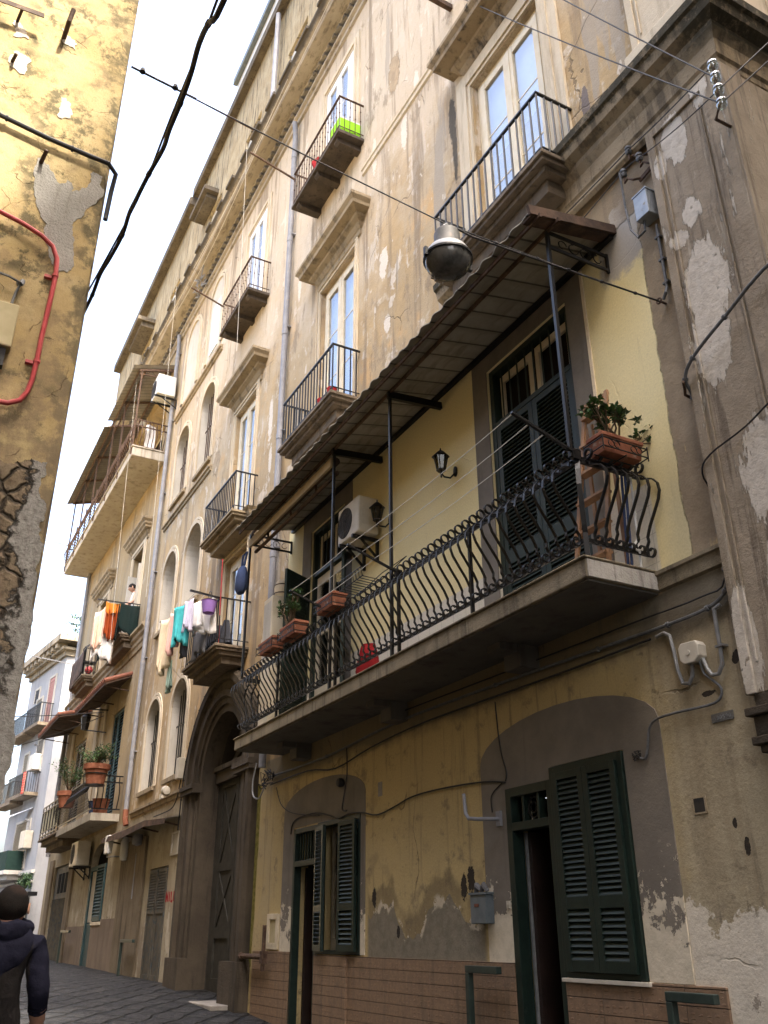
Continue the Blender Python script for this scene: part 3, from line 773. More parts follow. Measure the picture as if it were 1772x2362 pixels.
# ---- french windows
stuffy('white_paint', (.62, .63, .64), (.70, .71, .72), 5, .6, .35, 0, .002, 60)
def french(key, shut=.5, y=.13, curtain=True, lower=True, mat='cream_paint'):
    x0, x1, z0, z1 = WINS[key]
    f = MB(); t = .085
    f.box(x0, x0 + t, y - .05, y + .05, z0, z1); f.box(x1 - t, x1, y - .05, y + .05, z0, z1); f.box(x0 + t, x1 - t, y - .05, y + .05, z1 - t, z1)
    cx = (x0 + x1) / 2; g = []
    for a, c in ((x0 + t + .005, cx - .003), (cx + .003, x1 - t - .005)):
        s = .095
        f.box(a, a + s, y - .075, y - .02, z0, z1 - t - .01); f.box(c - s, c, y - .075, y - .02, z0, z1 - t - .01)
        f.box(a + s, c - s, y - .07, y - .025, z1 - t - .13, z1 - t - .01); f.box(a + s, c - s, y - .07, y - .025, z0, z0 + .25)
        for zz in (z0 + .25 + (z1 - z0 - .45) * k / 3 for k in (1, 2)): f.box(a + s, c - s, y - .052, y - .036, zz - .011, zz + .011)
        g.append((a + s, c - s))
    f.box(cx - .04, cx + .04, y - .085, y - .076, z0, z1 - t - .02)
    fr = f.build('window', M[mat], BA, bevel=.004)
    for a, c in g:
        p = MB(); p.box(a - .01, c + .01, y - .048, y - .042, z0 + .2, z1 - t - .1); p.build('pane', M['glass'], fr)
    r = MB(); zi = z0 + (z1 - z0) * shut
    r.box(x0 + .05, x1 - .05, y + .052, y + .056, z0, z1 - .05)
    r.build('curtain', M['curtain'] if curtain else M['cloth_cream'], fr)
    if lower:
        for a, c in g:
            q = MB(); q.box(a - .02, c + .02, y - .012, y + .01, z0 + .02, zi)
            q.box(a + .03, c - .03, y - .02, y - .011, z0 + .3, zi - .12)
            q.build('inner_shutter', M['inner_shutter'], fr, bevel=.003)
    return fr
french('A', .52); french('B', .0, lower=False); french('C', 0, lower=False); french('C1', 0, lower=False, curtain=False)
french('UB', 0, .03, lower=False, mat='white_paint'); french('UC', 0, .03, lower=False, mat='white_paint')

# ---- straight balconies
def balcony(x0, x1, zt, dep, railh, parent, nb, thick=.24, stone='balcony_stone', rail='iron', bars=False, r=.0115, moulded=True, cons=0):
    s = MB(); y1 = -dep
    if moulded:
        s.box(x0 - .03, x1 + .03, y1 - .03, .012, zt - .05, zt); s.box(x0, x1, y1, .012, zt - .1, zt - .051)
        s.box(x0 + .06, x1 - .06, y1 + .07, .012, zt - .17, zt - .101); s.box(x0 + .15, x1 - .15, y1 + .16, .012, zt - thick, zt - .171)
    else:
        s.box(x0, x1, y1, .012, zt - .07, zt)
    sl = s.build('balcony', M[stone], parent, bevel=.006)
    for i in range(cons):
        x = x0 + .2 + (x1 - x0 - .4) * i / (cons - 1)
        q = MB(); poly = [(0.01, zt - .071), (y1 + .05, zt - .071), (y1 + .05, zt - .13), (y1 + .1, zt - .17), (0.01, zt - .19)]
        rows = [[(xx, yy, zz) for yy, zz in poly] for xx in (x - .07, x + .07)]
        q.grid(rows, True); q.face(rows[0]); q.face(rows[1][::-1]); q.build('console', M[stone], sl)
    m = M[rail]; zr = zt + railh; yy = y1 + .03; xa, xb = x0 + .03, x1 - .03
    t = MB()
    t.bar((xa - .015, yy, zr), (xb + .015, yy, zr), .035, .022)
    for xx in (xa, xb): t.bar((xx, yy + .017, zr), (xx, .03, zr), .03, .022); t.bar((xx, yy, zt + .1), (xx, .03, zt + .1), .014, .014)
    t.bar((xa, yy, zt + .1), (xb, yy, zt + .1), .014, .014)
    hr = t.build('handrail', m, sl)
    ns = max(2, int(dep / ((x1 - x0) / nb)))
    P = [(xa + (xb - xa) * i / nb, yy) for i in range(nb + 1)] + [(xx, yy + (0 - yy) * k / (ns + .6)) for xx in (xa, xb) for k in range(1, ns + 1)]
    if bars:
        base = None
        for x, y in P:
            if base is None:
                q = MB(); q.tube([(x, y, zt), (x, y, zr)], r, 6); base = q.build('baluster', m, sl); bx, by = x, y
            else:
                o = base.copy(); COL.objects.link(o); o.parent = sl; o.location = base.location + Vector((x - bx, y - by, 0))
    else:
        q = MB()
        for x, y in P:
            q.tube([(x, y, zt), (x, y, zr)], r, 5)
            if r < .008: q.lathe((x, y, zt + railh * .5), [(.0, -.02), (.014, -.012), (.014, .012), (0, .02)], 5); q.lathe((x, y, zt + railh * .78), [(.0, -.02), (.013, -.012), (.013, .012), (0, .02)], 5)
        q.build('railing_bars', m, sl)
    return sl
balcony(-7.1, -4.99, 8.72, .50, .88, BA, 17, .34, bars=True)
balcony(-12.05, -10.05, 8.80, .48, .86, BA, 17, .34)
balcony(-16.3, -14.4, 8.73, .46, .82, BA, 17, .30, 'old_stone')
balcony(-16.3, -14.35, 6.13, .58, .84, BA, 16, .30)
balcony(-12.05, -9.98, 14.08, .50, .82, BA, 17, .1, 'balcony_dark', 'rusty_iron', r=.007, moulded=False, cons=3)
balcony(-16.3, -14.42, 13.93, .48, .84, BA, 17, .1, 'balcony_dark', 'rusty_iron', r=.007, moulded=False, cons=3)

# ---- arched stair windows
def arch_trim(a, c, z0, z1, parent, mat, w=.12, y=.035):
    rx = (c - a) / 2; cx = (a + c) / 2; sp = z1 - rx; t = MB()
    for r0, r1, yy in ((.0, w * .45, y), (w * .45 + .02, w, y * .7)):
        o = [(c + r1, z0)] + [(cx + (rx + r1) * math.cos(PI * i / 16), sp + (rx + r1) * math.sin(PI * i / 16)) for i in range(17)] + [(a - r1, z0)]
        n = [(c + r0, z0)] + [(cx + (rx + r0) * math.cos(PI * i / 16), sp + (rx + r0) * math.sin(PI * i / 16)) for i in range(17)] + [(a - r0, z0)]
        t.grid([[(x, .005, z) for x, z in o], [(x, -yy, z) for x, z in o], [(x, -yy, z) for x, z in n], [(x, .005, z) for x, z in n]])
    return t.build('arch_moulding', mat, parent)
for i, (a, c, d, e, dp) in enumerate(AW):
    arch_trim(a, c, d, e, BA, M['trim_paint'], .15)
    rx = (c - a) / 2; cx = (a + c) / 2; sp = e - rx
    back = MB(); back.box(a - .02, c + .02, dp - .01, dp + .02, d - .02, e + .02)
    back.build('blind_wall' if i in (2, 3) else 'stair_void', M['niche_white'] if i in (2, 3) else M['grey_niche'] if 'grey_niche' in M else stuffy('grey_niche', (.055, .052, .047), (.09, .085, .075), 3, .9, .1), BA)
    lin = MB()                                             # pale plaster lining of the reveal
    o = [(c - .004, d + .004)] + [(cx + (rx - .004) * math.cos(PI * k / 16), sp + (rx - .004) * math.sin(PI * k / 16)) for k in range(17)] + [(a + .004, d + .004)]
    lin.grid([[(x, .01, z) for x, z in o], [(x, dp - .012, z) for x, z in o]])
    lin.build('reveal', M['niche_white'], BA)
    if i not in (2, 3):
        g = MB(); yg = .15
        for k in range(1, 8):
            x = a + (c - a) * k / 8; zt = sp + math.sqrt(max(0, rx * rx - (x - cx) ** 2)); g.tube([(x, yg, d), (x, yg, zt - .02 - .12 * rnd.random())], .012, 5)
        g.bar((a + .01, yg - .012, d + (e - d) * .55), (c - .01, yg - .012, d + (e - d) * .55), .012, .035)
        g.build('window_grille', M['rusty_iron'] if i < 2 else M['iron'], BA)
    s = MB(); s.box(a - .06, c + .06, -.07, .3, d - .09, d - .005); s.build('sill', M['old_stone'], BA)
p = MB(); p.prism(rough([(-19.2, 8.95), (-17.95, 8.9), (-17.95, 9.55), (-19.2, 9.6)], .05, 3, 3), .46, .489); p.build('rubble_patch', M['rubble'], BA)
for a, c in ((-19.0, -17.85), (-21.12, -19.92)):
    arch_trim(a, c, 14.9, 17.25, BA, M['trim_paint'], .17, .045)
    q = MB(); rx = (c - a) / 2; cx = (a + c) / 2; poly = [(c, 14.9)] + [(cx + rx * math.cos(PI * k / 16), 17.25 - rx + rx * math.sin(PI * k / 16)) for k in range(17)] + [(a, 14.9)]
    q.prism(poly, -.006, .002); q.build('blind_arch', M['niche_white'], BA)
q = MB(); q.box(-18.75, -18.1, -.03, .0, 15.0, 16.5); q.build('closed_window', M['white_plastic'], BA)
for z, a, c in ((11.28, -21.6, -17.65), (4.12, -21.7, -17.6), (14.6, -21.6, -17.6)):
    s = MB(); s.sweepx([(0, z - .1), (-.04, z - .08), (-.04, z - .02), (-.08, z), (-.08, z + .05), (0, z + .07)], a, c); s.build('ledge', M['old_stone'], BA)

# ---- portal
a, c, d, e, dep, rise = PORT
cx = (a + c) / 2; rx = (c - a) / 2; sp = e - rx
def ring(r, n=24): return [(cx + (rx + r) * math.cos(PI * i / n), sp + (rx + r) * math.sin(PI * i / n)) for i in range(n + 1)]
t = MB()
steps = [(-.012, -.03), (.12, -.03), (.12, -.07), (.22, -.07), (.25, -.12), (.36, -.12), (.38, -.09), (.52, -.09), (.54, -.16), (.66, -.16), (.72, -.10), (.72, .01)]
rows = []
for r, y in [(-.012, .3)] + steps:
    pr = [(c + r, .5)] + ring(r) + [(a - r, .5)]
    rows.append([(x, y, z) for x, z in pr])
t.grid(rows)
for s_ in (-1, 1):                                         # imposts, plinths
    xo = c if s_ > 0 else a
    lo, hi = (xo - .02, xo + .76) if s_ > 0 else (xo - .76, xo + .02)
    for za, zb, y in ((sp - .16, sp - .08, -.185), (sp - .08, sp, -.21), (.4, 1.25, -.2)): t.box(lo, hi, y, .0, za + .001, zb)
t.build('portal', M['piperno'], BA)
t = MB()                                                   # the jambs run in deep to the gate
t.box(c - .2, c + .012, .42, .74, .5, sp)
pr = [(c - .011, .5)] + ring(-.011) + [(a + .011, .5)]
t.grid([[(x, .301, z) for x, z in pr], [(x, dep - .01, z) for x, z in pr]])
t.build('portal_lining', M['piperno_dark'], BA)
t = MB(); t.box(a + .02, c - .02, .24, .6, sp + .0, sp + .2); t.box(a + .02, c - .02, .18, .6, sp + .201, sp + .28); t.build('portal_lintel', M['piperno'], BA)
t = MB()
for i in range(5):
    x = a + .2 + (c - a - .4) * i / 4; t.bar((x, .5, sp + .3), (cx + (x - cx) * .3, .5, e - .1), .07, .07)
t.bar((a + .1, .46, sp + .3), (cx + .5, .46, sp + .85), .06, .09); t.bar((c - .1, .46, sp + .3), (cx - .5, .46, sp + .85), .06, .09)
t.build('fanlight_lattice', M['dark_wood'], BA)
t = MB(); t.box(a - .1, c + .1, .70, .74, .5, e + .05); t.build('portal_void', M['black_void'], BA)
for xa, xb in ((a + .02, cx - .01), (cx + .01, c - .21)):
    t = MB(); y0 = .32
    t.box(xa, xb, y0 + .03, y0 + .07, .7, sp + .05)
    for q0, q1 in ((xa, xa + .24), (xb - .13, xb)): t.box(q0, q1, y0, y0 + .029, .7, sp + .04)
    for za, zb in ((.7, .95), (1.55, 1.72), (2.6, 2.74), (sp - .1, sp + .04)): t.box(xa + .241, xb - .131, y0 + .001, y0 + .029, za, zb)
    for za, zb in ((1.72, 2.6), (2.74, sp - .1)):
        t.bar((xa + .24, y0 + .018, za), (xb - .13, y0 + .018, zb), .05, .02, (0, 1, 0)); t.bar((xb - .13, y0 + .015, za), (xa + .24, y0 + .015, zb), .05, .02, (0, 1, 0))
    t.build('portal_door', M['dark_wood'], BA)
t = MB(); t.box(-17.3, -13.7, -.45, .9, .40, .70); t.build('doorstep', M['lime_dark'] if 'lime_dark' in M else stuffy('lime_dark', (.20, .18, .16), (.28, .26, .23), 6, .8, .3, 0, .006, 30), BA, bevel=.01)
# mossy strip, rust
breaks('damp_strip', [rough([(-13.52, 1.2), (-13.40, 1.2), (-13.36, 2.6), (-13.34, 3.7), (-13.5, 3.7)], .03, 3, 4)], stuffy('moss', (.14, .13, .03), (.24, .21, .07), 14, .95, .1), BA, .004)

# ---- drain pipes
for x, z0, z1 in ((-13.12, 3.9, 17.6), (-21.95, 4.25, 17.75)):
    q = MB(); q.tube([(x, -.09, z0), (x, -.09, z1 - .35), (x, -.12, z1)], .058, 10)
    for k in range(6):
        zz = z0 + 1.2 + k * 2.3; q.tube([(x, -.09, zz - .05), (x, -.09, zz + .05)], .066, 10); q.box(x - .075, x + .075, -.09, .0, zz + .12, zz + .145)
    q.build('drainpipe', M['pipe_grey'], BA, True)
q = MB(); q.tube([(-21.95, -.09, 4.25), (-21.95, -.09, 4.05), (-21.9, -.06, 3.9)], .066, 10); q.build('pipe_elbow', M['terracotta'], BA, True)

# ================================================================== LONG BALCONY (bellied iron railing)
LX0, LX1, LZ, LD = -12.58, -4.75, 4.18, .74
s = MB(); s.box(LX0, LX1, -LD, .012, LZ - .175, LZ - .022)
s.box(LX0 - .015, LX1 + .015, -LD - .02, .01, LZ - .021, LZ)
LB = s.build('balcony', [M['slab_face']], BA, bevel=.012)
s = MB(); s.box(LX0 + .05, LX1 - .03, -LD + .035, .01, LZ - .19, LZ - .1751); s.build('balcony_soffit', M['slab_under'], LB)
s = MB(); s.box(LX1 + .001, LX1 + .010, -LD + .015, -.03, LZ - .168, LZ - .03); s.build('slab_end', M['slab_end_lime_shadows'], LB)
for x in (-11.6, -8.9, -6.45):
    s = MB(); s.box(x - .12, x + .12, -.22, .01, LZ - .40, LZ - .191); s.box(x - .1, x + .1, -.42, -.2201, LZ - .26, LZ - .191)
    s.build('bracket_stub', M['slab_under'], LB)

s = MB(); s.box(LX0 + .03, LX1 - .03, -LD + .06, -.001, LZ + .0005, LZ + .006); s.build('bounce_floor', M['marble_sill'], LB)  # unseen pale floor added to bounce light onto the yellow wall
RY = -.66; RXE = -4.80; RXW = -12.52      # railing lines
ZB, ZT = 4.335, 5.03                      # bottom and top bars
def prof():
    p = []
    for i in range(13): t = R(500 - 320 * i / 12); rr = .030 + .012 * i / 12; p.append((.052 + rr * math.cos(t), ZB + rr * math.sin(t)))
    p += [(.012, ZB + .02), (.01, ZB + .06), (.035, ZB + .10), (.03, ZB + .14), (.07, ZB + .22), (.14, ZB + .32), (.20, ZB + .41), (.225, ZB + .48), (.215, ZB + .55), (.17, ZB + .605), (.09, ZB + .645), (.05, ZB + .655), (.045, ZB + .69), (.01, ZB + .715), (.0, ZB + .74)]
    for i in range(11): t = R(180 - 290 * i / 10); p.append((.042 + .042 * math.cos(t), ZB + .765 + .042 * math.sin(t)))
    return p
PR = prof()
def bal_mesh(axis):
    q = MB()
    if axis == 'front': q.strip([(-9, RY - o, z) for o, z in PR], (.026, 0, 0), .010)
    elif axis == 'right': q.strip([(RXE + o, -.4, z) for o, z in PR], (0, .026, 0), .010)
    else: q.strip([(RXW - o, -.4, z) for o, z in PR], (0, .026, 0), .010)
    return q
NF = 61
first = bal_mesh('front').build('baluster', M['iron'], LB)
x0 = RXW + .06; x1 = RXE - .06
for i in range(NF):
    o = first if i == 0 else first.copy()
    if i: COL.objects.link(o); o.parent = LB
    o.location = (x0 + (x1 - x0) * i / (NF - 1) + 9, 0, 0)
for ax, ys in (('right', 6), ('left', 6)):
    f = bal_mesh(ax).build('baluster', M['iron'], LB)
    for i in range(ys):
        o = f if i == 0 else f.copy()
        if i: COL.objects.link(o); o.parent = LB
        o.location = (0, (-.575 + i * .108) + .4, 0)
t = MB()
for z, h in ((ZB, .035), (ZT, .03), (ZB + .725, .028)):
    t.bar((RXW, RY, z), (RXE, RY, z), .022, h)
    for x in (RXE, RXW): t.bar((x, RY + .012, z), (x, -.02, z), .022, h)
t.build('handrail', M['iron'], LB)
# square posts of the railing, following the belly at the corner
t = MB(); pp = [(0, LZ - .04), (0, ZB + .06), (.02, ZB + .12), (.06, ZB + .3), (.085, ZB + .44), (.06, ZB + .58), (0, ZB + .68), (0, 5.14)]
t.strip([(RXE + o * .7, RY - o * .7, z) for o, z in pp], (.028, .028, 0), .035)
t.build('corner_post', M['iron'], LB)
for x in (-7.72, -9.27, -11.1, -6.35):
    t = MB(); t.bar((x, RY - .03, LZ - .09), (x, RY - .03, ZT + .06), .03, .03); t.build('rail_post', M['iron'], LB)

# ---- corrugated canopy over the balcony
CZ0, CZ1, CY1 = 7.60, 7.40, -1.0
cx0, cx1 = -12.42, -4.68
n = 300; rows = []
def wave(x): 
    u = ((x - cx0) / .285) % 1.0
    return .022 * abs(math.sin(PI * u)) - .008
s = MB()
for j, (y, z) in enumerate(((-.01, CZ0), (CY1, CZ1))):
    rows.append([(cx0 + (cx1 - cx0) * i / n, y - (.012 * math.sin(i * .7) if j else 0), z + wave(cx0 + (cx1 - cx0) * i / n)) for i in range(n + 1)])
s.grid(rows); s.grid([[(x, y, z + .012) for x, y, z in r] for r in rows]); s.grid([rows[1], [(x, y, z + .012) for x, y, z in rows[1]]])
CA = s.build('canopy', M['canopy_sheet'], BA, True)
s = MB(); s.bar((cx1 + .02, .0, CZ0 + .02), (cx1 + .02, CY1 - .03, CZ1 + .01), .03, .10); s.bar((cx1 - .06, .0, CZ0 - .03), (cx1 - .06, CY1, CZ1 - .03), .12, .012)
s.build('end_flashing', M['rust_sheet'], CA)
s = MB(); s.bar((cx0, -.04, CZ0 - .05), (cx1, -.04, CZ0 - .05), .05, .05); s.build('wall_bar', M['iron'], CA)
for y in (-.72, -.93):
    s = MB(); zz = CZ0 + (CZ1 - CZ0) * (y / CY1) - .05; s.bar((cx0 - .03, y, zz), (cx1 + .06, y, zz), .022, .045); s.build('purlin', M['rusty_iron'], CA)
for i, x in enumerate((-4.80, -7.82, -9.36, -12.50)):
    s = MB(); s.bar((x, -.72, LZ + .0 if i in (1, 2) else 5.05), (x, -.72, 7.40), .032, .032, (0, 1, 0)); s.build('canopy_post', M['iron'], CA)
    s = MB()
    if i in (0, 3):
        for dz in (0, -.17): s.bar((x, -.01, 7.40 + dz), (x, -.72, 7.40 + dz), .02, .03)
        s.bar((x, -.02, 7.20), (x, -.02, 7.42), .025, .025)
        for k, (yy, rr) in enumerate(((-.14, .045), (-.28, .06), (-.42, .055), (-.55, .045))):
            s.tube([(x, yy + rr * math.cos(R(a)), 7.315 + rr * math.sin(R(a)) * (1 if k % 2 else -1)) for a in range(0, 300, 30)], .006, 4)
    else:
        s.bar((x, -.01, 7.42), (x, -.75, 7.36), .05, .09)
    s.build('canopy_bracket', M['iron'], CA)
# rolled awning under the canopy, between the last two posts
s = MB(); s.bar((-12.47, -.74, 7.22), (-9.40, -.74, 7.22), .035, .13); s.build('awning_valance', M['awning_stripe'], CA)
s = MB(); s.tube([(-12.45, -.66, 7.27), (-9.42, -.66, 7.27)], .055, 10); s.tube([(-12.45, -.64, 7.10), (-9.42, -.64, 7.10)], .028, 8)
for x in (-11.9, -11.0, -10.1): s.bar((x, -.66, 7.25), (x, -.64, 7.1), .02, .03)
s.build('awning_roll', M['rust_sheet'], CA)

# ---- shutters
def louvre_leaf(p, x0, x1, z0, z1, y, ang=0.0, hinge=None, rails=None, mat='green_paint', slat='green_slat', pitch=.062, fr=.075, th=.04, parent=None, tilt=38):
    """leaf in the plane y, optionally swung about the hinge x by ang (towards the street)"""
    f = MB(); s = MB()
    rails = rails or []
    zs = [z0 + fr * 1.3] + [v for r in rails for v in r] + [z1 - fr]
    f.box(x0, x0 + fr, y - th, y, z0, z1); f.box(x1 - fr, x1, y - th, y, z0, z1)
    f.box(x0 + fr, x1 - fr, y - th + .001, y - .001, z0, z0 + fr * 1.3); f.box(x0 + fr, x1 - fr, y - th + .001, y - .001, z1 - fr, z1)
    for a, c in rails: f.box(x0 + fr, x1 - fr, y - th + .001, y - .001, a, c)
    for a, c in zip(zs[::2], zs[1::2]):
        n = max(1, int((c - a) / pitch))
        for i in range(n):
            z = a + (c - a) * (i + .5) / n; h = (c - a) / n * .62
            dy = math.sin(R(tilt)) * h; dz = math.cos(R(tilt)) * h
            s.bar((x0 + fr, y - th * .5, z), (x1 - fr, y - th * .5, z), .008, 2 * h * .95, (0, dy, dz))
    if ang:
        hx = hinge; ca, sa = math.cos(ang), math.sin(ang)
        for q in (f, s): q.v = [(hx + (vx - hx) * ca - (vy - y) * sa, y + (vx - hx) * sa + (vy - y) * ca, vz) for vx, vy, vz in q.v]
    o = f.build('shutter', M[mat], p, bevel=.003); s.build('slats', M[slat], o)
    return o
def door_surround_sheet(pts, holes, name, parent, mat='grey_band', th=.012):
    pass
def surround_band(xl, xr, z0, xi0, xi1, zi, zt, zarch, parent, mat='grey_band', th=.010, mid=None):
    """painted band round an opening: two legs and a head with a flat arch, butted"""
    s = MB()
    cxm = (xl + xr) / 2; hw = (xr - xl) / 2
    top = [(xr, zt)] + [(cxm + hw * math.cos(PI * i / 14), zt + (zarch - zt) * math.sin(PI * i / 14)) for i in range(1, 14)] + [(xl, zt)]
    s.prism([(xl, z0), (xi0, z0), (xi0, zi), (xl, zi)], -th, .001); s.prism([(xi1, z0), (xr, z0), (xr, zi), (xi1, zi)], -th, .001)
    s.prism([(xl, zi), (xr, zi)] + top, -th, .001)
    for a in (mid or []): s.prism(a, -th, .001)
    return s.build('surround', M[mat], parent)
surround_band(-7.135, -5.205, 4.19, -6.86, -5.45, 7.33, 7.55, 7.551, BA)
surround_band(-12.02, -10.27, 4.185, -11.70, -10.51, 7.27, 7.54, 7.541, BA)
q = MB(); q.box(-5.20, -5.165, -.016, .001, 4.96, 7.56); q.build('surround_edge', M['cloth_cream'], BA)
# right balcony door: closed green shutters under a barred fanlight
def green_frame(x0, x1, z0, z1, zt, y, nb, parent):
    f = MB(); w = .07
    f.box(x0, x0 + w, y - .05, y + .05, z0, z1); f.box(x1 - w, x1, y - .05, y + .05, z0, z1); f.box(x0 + w, x1 - w, y - .05, y + .05, z1 - w, z1)
    f.box(x0 + w, x1 - w, y - .05, y + .05, zt, zt + .06)
    o = f.build('door_frame', M['green_paint'], parent, bevel=.004)
    g = MB()
    for k in range(1, nb): xx = x0 + w + (x1 - x0 - 2 * w) * k / nb; g.tube([(xx, y - .03, zt + .06), (xx, y - .03, z1 - w)], .009, 6)
    g.build('fanlight_bars', M['green_slat'], o)
    v = MB(); v.box(x0 + .02, x1 - .02, y + .09, y + .1, z0, z1 - .02); v.build('dark_room', M['room_brown'], o)
    v = MB()
    for xa, xb in ((x0 + w + .03, (x0 + x1) / 2 - .03), ((x0 + x1) / 2 + .03, x1 - w - .03)):
        v.box(xa, xb, y + .03, y + .06, z1 - w - .12, z1 - w - .03); v.box(xa, xa + .06, y + .03, y + .06, zt + .08, z1 - w - .121); v.box(xb - .06, xb, y + .03, y + .06, zt + .08, z1 - w - .121)
    v.build('inner_window', M['cream_paint'], o)
    return o
fr = green_frame(-6.86, -5.45, 4.18, 7.33, 6.58, .08, 9, BA)
for a, c in ((-6.785, -6.158), (-6.152, -5.525)):
    louvre_leaf(BA, a, c, 4.2, 6.575, .075, rails=[(4.95, 5.10)], pitch=.046, fr=.07)
fr = green_frame(-11.70, -10.51, 4.18, 7.27, 6.5, .08, 8, BA)
louvre_leaf(BA, -11.69, -11.12, 4.2, 6.48, -.012, R(-60), -11.69, [(4.95, 5.1)], pitch=.046, fr=.07)
louvre_leaf(BA, -11.09, -10.52, 4.2, 6.48, -.012, R(152), -10.52, [(4.95, 5.1)], pitch=.046, fr=.07)
for a, c in ((-11.62, -11.12), (-11.10, -10.6)):
    f = MB(); y = .10; w = .075
    f.box(a, a + w, y - .02, y + .02, 4.2, 6.48); f.box(c - w, c, y - .02, y + .02, 4.2, 6.48); f.box(a + w, c - w, y - .019, y + .019, 6.36, 6.48); f.box(a + w, c - w, y - .019, y + .019, 4.2, 4.8); f.box(a + w, c - w, y - .019, y + .019, 5.55, 5.61)
    o = f.build('glazed_leaf', M['cream_paint'], BA, bevel=.003)
    f = MB(); f.box(a + w - .01, c - w + .01, y - .004, y + .004, 4.8, 6.36); f.build('pane', M['glass'], o)

# ================================================================== GROUND FLOOR DWELLINGS
surround_band(-7.36, -4.95, 1.285, -6.98, -5.37, 2.9, 3.06, 3.41, BA, mid=[[(-6.98, 2.801), (-6.291, 2.801), (-6.291, 2.9), (-6.98, 2.9)]])
surround_band(-12.34, -9.82, 1.39, -11.97, -9.93, 2.92, 3.16, 3.47, BA)
w = MB()
for a, c, zt in ((-13.30, -11.97, 1.40), (-11.18, -6.98, 1.375), (-6.30, -4.675, 1.28)):
    w.box(a, c, -.022, .002, -.2, zt)
w.box(-10.30, -10.22, -.05, -.0221, -.2, 1.37)
w.build('wainscot', M['wainscot'], BA, bevel=.003)
w = MB(); w.box(-6.31, -5.34, -.05, .1, 1.255, 1.284); w.build('window_sill', M['marble_sill'], BA, bevel=.004)
# right dwelling: open door with a decorated fanlight, closed louvred window
f = MB(); y = .05
f.box(-6.98, -6.90, y - .06, y + .06, -.1, 2.8); f.box(-6.37, -6.30, y - .06, y + .06, -.1, 2.8); f.box(-6.90, -6.37, y - .06, y + .06, 2.72, 2.8); f.box(-6.90, -6.37, y - .06, y + .06, 2.43, 2.5)
f.box(-6.76, -6.73, y - .04, y + .04, 2.5, 2.72); f.box(-6.54, -6.51, y - .04, y + .04, 2.5, 2.72)
o = f.build('door_frame', M['green_paint'], BA, bevel=.004)
g = MB()
for rr in (.04, .075): g.tube([(-6.635 + rr * math.cos(R(t)), y, 2.61 + rr * 1.2 * math.sin(R(t))) for t in range(0, 361, 30)], .008, 5)
for t in range(0, 360, 60): g.tube([(-6.635 + .075 * math.cos(R(t)), y, 2.61 + .09 * math.sin(R(t))), (-6.635 + .1 * math.cos(R(t + 25)), y, 2.61 + .1 * math.sin(R(t + 25)))], .008, 5)
g.build('fanlight_ironwork', M['iron'], o)
g = MB()
for a, c in ((-6.90, -6.76), (-6.51, -6.37)):
    g.box(a + .02, a + .045, y + .07, y + .09, 2.5, 2.72); g.box(c - .045, c - .02, y + .07, y + .09, 2.5, 2.72); g.box(a + .045, c - .045, y + .07, y + .09, 2.66, 2.72); g.box(a + .045, c - .045, y + .07, y + .09, 2.5, 2.53)
g.build('inner_window', M['cream_paint'], o)
d = MB(); d.box(-6.88, -6.84, .14, .90, -.1, 2.42); d.build('door', M['door_brown'] if 'door_brown' in M else stuffy('door_brown', (.016, .009, .007), (.024, .013, .010), 5, .5, .4), BA, bevel=.004)
d = MB(); d.box(-6.895, -6.875, .115, .139, -.1, 2.42); d.build('door_edge', M['steel_grey'], BA)
d = MB()
d.box(-7.3, -5.0, 2.4, 2.42, -.2, 2.9); d.box(-7.3, -5.0, .222, 2.4, 2.81, 2.83); d.box(-7.3, -7.28, .222, 2.4, -.2, 2.8); d.box(-5.02, -5.0, .222, 2.4, -.2, 2.8)
d.box(-6.28, -5.38, .13, .15, 1.26, 2.9)
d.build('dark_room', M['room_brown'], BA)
d = MB(); d.lathe((-6.84, .80, 1.2), [(0, 0), (.02, .005), (.028, .03), (.02, .05), (0, .055)], 10, 'x'); d.build('door_knob', M['brass'] if 'brass' in M else stuffy('brass', (.45, .30, .12), (.55, .38, .16), 9, .35, .5, .8, 0), BA, True)
f = MB(); y = .03
f.box(-6.285, -6.225, y - .065, y + .04, 1.29, 2.89); f.box(-5.435, -5.375, y - .065, y + .04, 1.29, 2.89); f.box(-6.225, -5.435, y - .065, y + .04, 2.83, 2.89); f.box(-6.225, -5.435, y - .065, y + .04, 1.29, 1.33)
f.build('window_frame', M['green_paint'], BA, bevel=.004)
for a, c in ((-6.222, -5.832), (-5.828, -5.438)):
    louvre_leaf(BA, a, c, 1.33, 2.83, -.02, rails=[(1.77, 1.86)], pitch=.041, fr=.062, tilt=34)
q = MB(); q.box(-6.26, -5.40, .06, .07, 1.3, 2.88); q.build('pane', M['olive_dark'] if 'olive_dark' in M else stuffy('olive_dark', (.05, .052, .032), (.07, .07, .045), 4, .6, .3), BA)
# left dwelling: barred fanlight, dark opening, half open shutters
f = MB(); y = .04
f.box(-11.97, -11.91, y - .05, y + .05, -.1, 2.9); f.box(-11.23, -11.16, y - .05, y + .05, -.1, 2.9); f.box(-11.91, -11.23, y - .05, y + .05, 2.84, 2.9); f.box(-11.91, -11.23, y - .05, y + .05, 2.42, 2.49)
o = f.build('door_frame', M['green_paint'], BA, bevel=.004)
g = MB()
for k in range(1, 8): xx = -11.91 + .68 * k / 8; g.tube([(xx, y, 2.49), (xx, y, 2.84)], .012, 6)
g.build('fanlight_bars', M['green_slat'], o)
d = MB()
d.box(-12.4, -9.7, 2.6, 2.62, -.2, 3.0); d.box(-12.4, -9.7, .222, 2.6, 2.95, 2.97); d.box(-12.4, -12.38, .222, 2.6, -.2, 2.94); d.box(-9.72, -9.7, .222, 2.6, -.2, 2.94)
d.build('dark_room', M['black_void'], BA)
